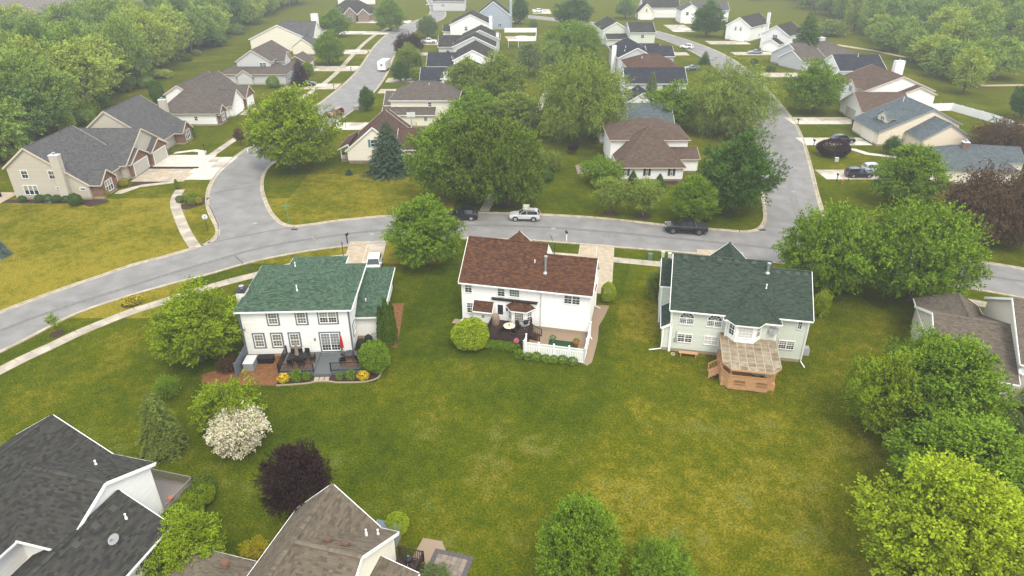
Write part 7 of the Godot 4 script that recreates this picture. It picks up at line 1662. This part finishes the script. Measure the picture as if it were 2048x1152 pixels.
	for q in [[-0.45, 0], [0.45, 0], [0, 1]]:
		var mb := MB.new(); mb.box(Vector3(q[0] if q[1] == 0 else 0.0, 0.36, 0.0 if q[1] == 0 else -0.42), Vector3(0.06, 0.5, 0.86) if q[1] == 0 else Vector3(0.84, 0.5, 0.06)); part(cg, "side", mb, M.utility_pale)
	var c2 := MB.new(); c2.box(Vector3(0, 0.34, 0.05), Vector3(0.7, 0.4, 0.6)); part(cg, "bundle", c2, M.trim_tan)
	h_bed_cover(vehicle("black_pickup", "black pickup truck with covered bed parked at the kerb", "pickup", 24.9, -90.2, -8, "paint_black", "rim_black"))
	vehicle("white_suv", "white car parked in the drive of the green-roofed house", "suv", -17.6, -78.3, 94, "paint_white")
	vehicle("red_car", "dark red car parked on the side road", "suv", -40.6, -157.6, 68, "paint_red")
	vehicle("white_pickup", "white pickup truck in the drive by the purple tree", "pickup", -30.8, -266.0, 180, "paint_white")
	vehicle("white_minivan", "white minivan in a far drive", "van", 13.0, -367.0, 40, "paint_white")
	vehicle("white_suv", "white car parked on the far bend of the side road", "suv", 62.0, -254.0, -30, "paint_white")
	vehicle("blue_sedan", "grey-blue sedan in the drive by the white garage wing", "sedan", 82.8, -243.0, 0, "paint_blue")
	vehicle("green_sedan", "grey-green sedan at the brown-grey hip-roofed house", "sedan", 54.4, -214.0, 10, "paint_green")
	vehicle("black_wagon", "black car in the drive of the peach house", "suv", 66.9, -135.9, 180, "paint_black")
	vehicle("navy_suv", "navy car in the drive beside a light grey one", "suv", 60.6, -114.6, 180, "paint_navy")
	vehicle("grey_car", "light grey car in the drive beside a navy one", "suv", 64.6, -117.0, 180, "paint_light")
	vehicle("black_sedan", "black car in the villa drive by the purple pyramidal tree", "suv", -56.0, -191.0, 180, "paint_black")
	vehicle("dark_car", "dark car behind the blue-grey house", "sedan", 2.0, -322.0, 0, "paint_navy")
	vehicle("far_car", "silver car at the far end of the side road", "sedan", -44.0, -398.0, 0, "paint_silver")
	var tr := thing("box_trailer", "white box trailer parked on the side road", "trailer", Vector3(-38.6, 0.016, -213.5), 84)
	var b := MB.new(); b.box(Vector3(0, 1.75, 0), Vector3(6.0, 2.4, 2.4)); part(tr, "box", b, M.paint_white)
	var dr := MB.new(); dr.box(Vector3(-3.02, 1.75, 0), Vector3(0.04, 2.1, 2.1)); part(tr, "rear_door", dr, M.trim_white)
	var em := MB.new(); em.tube(Vector3(-3.04, 2.0, 0), Vector3(-3.06, 2.0, 0), 0.42, 0.42, 14); part(tr, "emblem", em, M.grey_box)
	for k in [-0.5, 0.5]:
		for sd in [-1.15, 1.15]:
			var w := MB.new(); w.tube(Vector3(k, 0.36, sd - 0.1), Vector3(k, 0.36, sd + 0.1), 0.36, 0.36, 14); part(tr, "wheel", w, M.tyre)
	var ax := MB.new(); ax.box(Vector3(0, 0.5, 0), Vector3(5.8, 0.14, 2.2)); ax.bar(Vector3(3, 0.5, 0), Vector3(4.2, 0.45, 0), 0.12, 0.12); part(tr, "chassis", ax, M.black)
	# signs, mailboxes, lamps, boxes
	var sg := thing("street_sign", "green street name sign on a pole at the corner lawn", "sign", Vector3(-33.1, 0, -93.9), 20)
	var p := MB.new(); p.tube(Vector3.ZERO, Vector3(0, 2.7, 0), 0.035, 0.035, 6); part(sg, "pole", p, M.sign_green)
	for k in 2:
		var mb := MB.new(); mb.box(Vector3(0, 2.62 + k * 0.2, 0), Vector3(1.0, 0.18, 0.02), Basis(Vector3.UP, k * PI / 2)); part(sg, "blade", mb, M.sign_green)
	var ss := thing("stop_sign", "grey back of an octagonal sign on a dark post by the junction", "sign", Vector3(-43.7, 0, -90.4), 200)
	p = MB.new(); p.tube(Vector3.ZERO, Vector3(0, 2.4, 0), 0.035, 0.035, 6); part(ss, "pole", p, M.black)
	p = MB.new(); p.tube(Vector3(0, 2.3, -0.01), Vector3(0, 2.3, 0.02), 0.4, 0.4, 8); part(ss, "plate", p, M.sign_back)
	for q in [[7.6, -87.2, "trim_white", "white post mailbox at the drive of the brown-roofed white house"], [52.6, -75.2, "trim_white", "white post mailbox by the street near the beige house"], [-22.8, -86.4, "black", "black mailbox at the drive of the green-roofed house"], [62.8, -149.3, "black", "black mailbox at the drive of the walnut-roofed house"], [59.9, -132.9, "black", "black mailbox at the drive of the peach house"], [55.7, -112.0, "black", "black mailbox beside the orange hydrant"], [-48.2, -211.0, "black", "black mailbox at the pale villa's drive"], [-48.8, -242.0, "black", "black mailbox at the cream villa's drive"], [-47.6, -186.0, "black", "black mailbox at the drive by the purple tree"], [-51.0, -128.6, "trim_white", "white mailbox at the taupe townhouse drive"]]:
		var t := thing("mailbox", q[3], "mailbox", Vector3(q[0], 0, q[1]), rng.randf_range(-20, 20))
		var mb := MB.new(); mb.box(Vector3(0, 0.6, 0), Vector3(0.11, 1.2, 0.11)); part(t, "post", mb, M[q[2]])
		mb = MB.new(); mb.box(Vector3(0, 1.25, -0.1), Vector3(0.22, 0.2, 0.52)); mb.tube(Vector3(0, 1.35, 0.16), Vector3(0, 1.35, -0.36), 0.11, 0.11, 10); part(t, "box", mb, M.black)
	for q in [[-22.3, -81.7, "black yard lamp post by the drive of the green-roofed house"], [5.6, -81.3, "black yard lamp post by the drive of the brown-roofed house"], [53.0, -70.8, "black yard lamp post by the pavement near the beige house"], [-58.5, -127.0, "black yard lamp post on the lawn by the wide driveway"], [57.8, -112.2, "black yard lamp post beside the navy car"], [-60.5, -182.0, "black yard lamp post on the lawn before the pale villa"], [-60.0, -232.0, "black yard lamp post on the lawn before the cream villa"], [-36.0, -147.0, "black yard lamp post on the lawn of the cream red-brown-roofed house"]]:
		var t := thing("lamp_post", q[2], "lamp post", Vector3(q[0], 0, q[1]))
		var mb := MB.new(); mb.tube(Vector3.ZERO, Vector3(0, 1.9, 0), 0.05, 0.04, 7); part(t, "post", mb, M.black)
		mb = MB.new(); mb.lathe(Vector3(0, 1.9, 0), [[0.05, 0.0], [0.11, 0.28], [0.13, 0.3], [0.0, 0.4]], 6); part(t, "lantern", mb, M.glass_dark)
	for q in [[18.2, -81.2, 0.5, 0.8, "utility_green", "green utility box on the grass strip"], [20.0, -81.9, 0.4, 0.75, "utility_pale", "pale utility pedestal beside the green box"], [20.8, -81.5, 0.4, 0.75, "utility_pale", "pale utility pedestal beside the green box"], [60.4, -123.3, 0.6, 0.7, "utility_pale", "pale utility box on the lawn by the purple shrub"], [-37.0, -164.0, 1.4, 0.8, "grey_box", "grey transformer box on the lawn by the small upright tree"]]:
		var t := thing("utility_box", q[5], "utility box", Vector3(q[0], 0, q[1]), -9, "pale utility pedestals" if q[5].begins_with("pale utility ped") else "")
		var mb := MB.new(); mb.box(Vector3(0, q[3] / 2, 0), Vector3(q[2], q[3], q[2])); part(t, "case", mb, M[q[4]])
		mb = MB.new(); mb.box(Vector3(0, q[3] + 0.03, 0), Vector3(q[2] + 0.06, 0.06, q[2] + 0.06)); part(t, "lid", mb, M[q[4]])
	var hy := thing("fire_hydrant", "orange-red fire hydrant by the kerb", "hydrant", Vector3(56.2, 0, -110.9))
	var hb := MB.new(); hb.lathe(Vector3.ZERO, [[0.16, 0.0], [0.16, 0.06], [0.11, 0.08], [0.11, 0.55], [0.15, 0.57], [0.12, 0.7], [0.0, 0.78]], 12); part(hy, "barrel", hb, M.hydrant_red)
	hb = MB.new(); hb.tube(Vector3(-0.2, 0.45, 0), Vector3(0.2, 0.45, 0), 0.06, 0.06, 8); part(hy, "nozzle", hb, M.hydrant_red)
	# back gardens
	var f := thing("pool_fence", "long white board fence around the pool yard", "fence", Vector3(-2.0, 0, -281.0), 0)
	long_fence(f, [Vector3(-1, 0, -14), Vector3(12, 0, -14), Vector3(11, 0, 9), Vector3(4, 0, 10)])
	f = thing("board_fence", "tall white board fence behind the walnut-roofed house", "fence", Vector3(99.0, 0, -160.0), 0)
	long_fence(f, [Vector3(-1, 0, -2), Vector3(5, 0, -2.5), Vector3(8, 0, 8), Vector3(9.5, 0, 26)])
	var pool := thing("round_pool", "small round pool with pale rim in the fenced yard", "pool", Vector3(4.0, 0, -277.0))
	var rm := MB.new(); rm.lathe(Vector3.ZERO, [[2.6, 0.0], [2.7, 0.9], [2.4, 0.92], [2.4, 0.7]], 20); part(pool, "rim", rm, M.trim_white)
	rm = MB.new(); rm.lathe(Vector3.ZERO, [[2.4, 0.75], [0.0, 0.76]], 20); part(pool, "water", rm, M.pool_water)
	bed("patio", [-3.0, -284.0, 9.0, -284.0, 9.0, -272.0, -1.0, -272.0], "concrete_tan", 0.04)
	var sh := thing("white_canopy", "white canopy roof in the yard behind the stepped gables", "canopy", Vector3(0.5, 0, -258.0))
	var cb := MB.new(); cb.box(Vector3(0, 2.3, 0), Vector3(4, 0.1, 2.6)); part(sh, "roof", cb, M.trim_white)
	for k in [[-1, -1], [1, -1], [-1, 1], [1, 1]]:
		cb = MB.new(); cb.box(Vector3(k[0] * 1.8, 1.12, k[1] * 1.1), Vector3(0.12, 2.24, 0.12)); part(sh, "post", cb, M.trim_white)
	var bn := thing("wheelie_bin", "dark blue bin beside the far garage", "bin", Vector3(79.5, 0, -316.0))
	cb = MB.new(); cb.box(Vector3(0, 0.5, 0), Vector3(0.6, 1.0, 0.7)); part(bn, "body", cb, M.bin_blue); cb = MB.new(); cb.box(Vector3(0, 1.04, 0), Vector3(0.64, 0.08, 0.76)); part(bn, "lid", cb, M.bin_blue)
	# the white-flowering shrub
	var ws := tree("white_flowering_shrub", "low shrub covered in creamy white blossom on the lawn", "shrub", ["shrub", "light", -23.0, -44.8, 2.7, 1.95])
	put(ws, "blossoms", KIND.shrub[1], M.leaf_cream, Vector3(0, 0.1, 0), Basis(Vector3.UP, 2.0) * Basis.from_scale(Vector3(1.06, 1.14, 1.06)))
	put(ws, "blossoms", KIND.shrub[1], M.leaf_cream, Vector3(0, 0.16, 0), Basis(Vector3.UP, 4.1) * Basis.from_scale(Vector3(1.05, 1.12, 1.05)))
	var tub := thing("hot_tub", "covered grey hot tub behind the tan-roofed house", "hot tub", Vector3(-9.0, 0, -34.9), -15.2)
	var hb2 := MB.new(); hb2.box(Vector3(0, 0.4, 0), Vector3(1.9, 0.8, 1.3)); part(tub, "shell", hb2, M.grey_box); hb2 = MB.new(); hb2.box(Vector3(0, 0.85, 0), Vector3(2.0, 0.1, 1.4)); part(tub, "cover", hb2, M.trim_slate)
	var hoop := thing("basketball_hoop", "white basketball backboard on a pole beside the cream hip-roofed house", "hoop", Vector3(-21.6, 0, -146.0), 10)
	hb2 = MB.new(); hb2.tube(Vector3.ZERO, Vector3(0, 3.2, 0), 0.06, 0.05, 7); part(hoop, "pole", hb2, M.steel)
	hb2 = MB.new(); hb2.box(Vector3(0, 3.2, 0.3), Vector3(1.8, 1.05, 0.05)); part(hoop, "backboard", hb2, M.sign_back)
	hb2 = MB.new()
	for i in 12: hb2.bar(Vector3(cos(TAU * i / 12) * 0.23, 2.9, 0.57 + sin(TAU * i / 12) * 0.23), Vector3(cos(TAU * (i + 1) / 12) * 0.23, 2.9, 0.57 + sin(TAU * (i + 1) / 12) * 0.23), 0.02, 0.02)
	part(hoop, "rim", hb2, M.hydrant_red)
	bed("patio", [-88.0, -101.5, -81.0, -101.0, -81.0, -106.5, -88.0, -107.0], "concrete_tan", 0.04)
	grill("dark covered grill on the patio behind the taupe townhouse", Vector3(-83.2, 0.04, -104.6), 0, "black_cover")
	var pp := thing("planter_pot", "dark planter of yellow flowers on the townhouse patio", "planter", Vector3(-83.0, 0.04, -102.0))
	hb2 = MB.new(); hb2.lathe(Vector3.ZERO, [[0.3, 0.0], [0.45, 0.5], [0.0, 0.48]], 12); part(pp, "pot", hb2, M.black); put(pp, "blossoms", KIND.tuft[1], M.yellow_flower, Vector3(0, 0.35, 0), Basis.from_scale(Vector3(0.9, 0.7, 0.9)))
	var tp := thing("planter_pot", "brown planter beside the small tree by the feathery conifer", "planter", Vector3(-28.9, 0, -51.0))
	hb2 = MB.new(); hb2.lathe(Vector3.ZERO, [[0.2, 0.0], [0.3, 0.4], [0.0, 0.36]], 12); part(tp, "pot", hb2, M.rug_brown)

func h_bed_cover(t: Node3D) -> void:
	for k in 4:
		var se := MB.new(); se.box(Vector3(1.3 + k * 0.42, 1.325, 0), Vector3(0.03, 0.02, 1.7)); part(t, "cover_slat", se, M.steel if k == 0 else M.car_glass)
	var mb := MB.new(); mb.box(Vector3(1.98, 1.29, 0), Vector3(1.75, 0.05, 1.72)); part(t, "bed_cover", mb, M.car_plastic)

func long_fence(f: Node3D, line: Array) -> void:
	for i in line.size() - 1:
		var a: Vector3 = line[i]; var b: Vector3 = line[i + 1]
		var n := maxi(1, int(a.distance_to(b) / 2.4))
		for k in n:
			var mb := MB.new(); mb.bar(a.lerp(b, float(k) / n) + Vector3(0, 0.92, 0), a.lerp(b, (k + 1.0) / n) + Vector3(0, 0.92, 0), 0.05, 1.75); part(f, "panel", mb, M.vinyl)
			mb = MB.new(); mb.box(a.lerp(b, float(k) / n) + Vector3(0, 0.95, 0), Vector3(0.14, 1.9, 0.14)); part(f, "post", mb, M.vinyl)

func woods() -> void:
	for w in [[WOOD_WEST, "in the wood behind the townhouses", "trees of the wood behind the townhouses", "woodland_tree"], [WOOD_EAST, "in the wood beyond the field path", "trees of the wood beyond the field path", "forest_tree"]]:
		var a: Array = w[0]
		for i in range(0, a.size(), 2):
			var k := rng.randf()
			var tone: String = "mid green" if k < 0.5 else "pale green" if k < 0.75 else "dark green"
			tree(w[3], tone + " broadleaf tree " + w[1], "tree", [["wood_a", "wood_b", "wood_a", "maple"][rng.randi() % 4], "wood" if k < 0.5 else "wood_light" if k < 0.75 else "wood_dark", a[i], a[i + 1], rng.randf_range(10.0, 18.5), rng.randf_range(4.6, 8.2)], tone + " " + w[2], "bark_pale" if k < 0.3 else "bark")
	for i in 34:  # undergrowth along the edge of the west wood
		var z := -106.0 - rng.randf() * 200.0
		tree("edge_shrub", "leafy shrub at the foot of the wood behind the townhouses", "shrub", ["shrub", ["wood", "wood_light", "olive", "wood_dark"][rng.randi() % 4], -91.0 + (z + 108.0) * 0.115 + rng.randf_range(-6, 2.5), z, rng.randf_range(1.6, 4.6), rng.randf_range(1.4, 3.6)], "shrubs along the wood behind the townhouses")

func _ready() -> void:
	rng.seed = 20240607
	var cam := Camera3D.new()
	cam.name = "camera"; add_child(cam)
	cam.position = Vector3(0, 39.0, 0); cam.rotation_degrees = Vector3(-28.05, 0, 0)
	cam.fov = 2.0 * rad_to_deg(atan(576.0 / 1365.0)); cam.near = 0.5; cam.far = 2500.0
	cam.current = true
	var sky := ProceduralSkyMaterial.new()
	sky.sky_top_color = Color(0.915, 0.94, 0.97); sky.sky_horizon_color = Color(0.95, 0.953, 0.95); sky.sky_curve = 0.2
	sky.ground_bottom_color = Color(0.4, 0.42, 0.3); sky.ground_horizon_color = Color(0.85, 0.85, 0.82)
	sky.sun_angle_max = 1.0
	var env := Environment.new()
	env.background_mode = Environment.BG_SKY
	env.sky = Sky.new(); env.sky.sky_material = sky
	env.background_energy_multiplier = 1.0
	env.tonemap_mode = Environment.TONE_MAPPER_LINEAR
	env.tonemap_exposure = 2.05
	env.sdfgi_enabled = true; env.ssao_enabled = true; env.ssil_enabled = true
	env.fog_enabled = true; env.fog_density = 0.00044; env.fog_light_color = Color(0.94, 0.965, 1.0)
	var we := WorldEnvironment.new()
	we.name = "world"; we.environment = env; add_child(we)
	var sun := DirectionalLight3D.new()
	sun.name = "sun"; add_child(sun)
	sun.rotation_degrees = Vector3(-55, 20, 0)
	sun.light_energy = 0.5; sun.light_angular_distance = 25.0; sun.light_color = Color(1.0, 0.97, 0.91); sun.shadow_enabled = true
	make_materials()
	for k in 4: second(mat("canopy_%d" % k, lin(0.42, 0.33, 0.22) if k < 2 else lin(0.47, 0.39, 0.28) if k == 2 else lin(0.34, 0.26, 0.16), 0.5, T.fine, 1.5), T.blotch, 4.0)
	mat("canopy_batten", lin(0.46, 0.37, 0.26), 0.7)
	make_kinds()
	make_ground()
	make_roads()
	green_roof_house(); brown_roof_house(); sage_house()
	neighbours()
	plant_trees()
	woods()
	street_things()
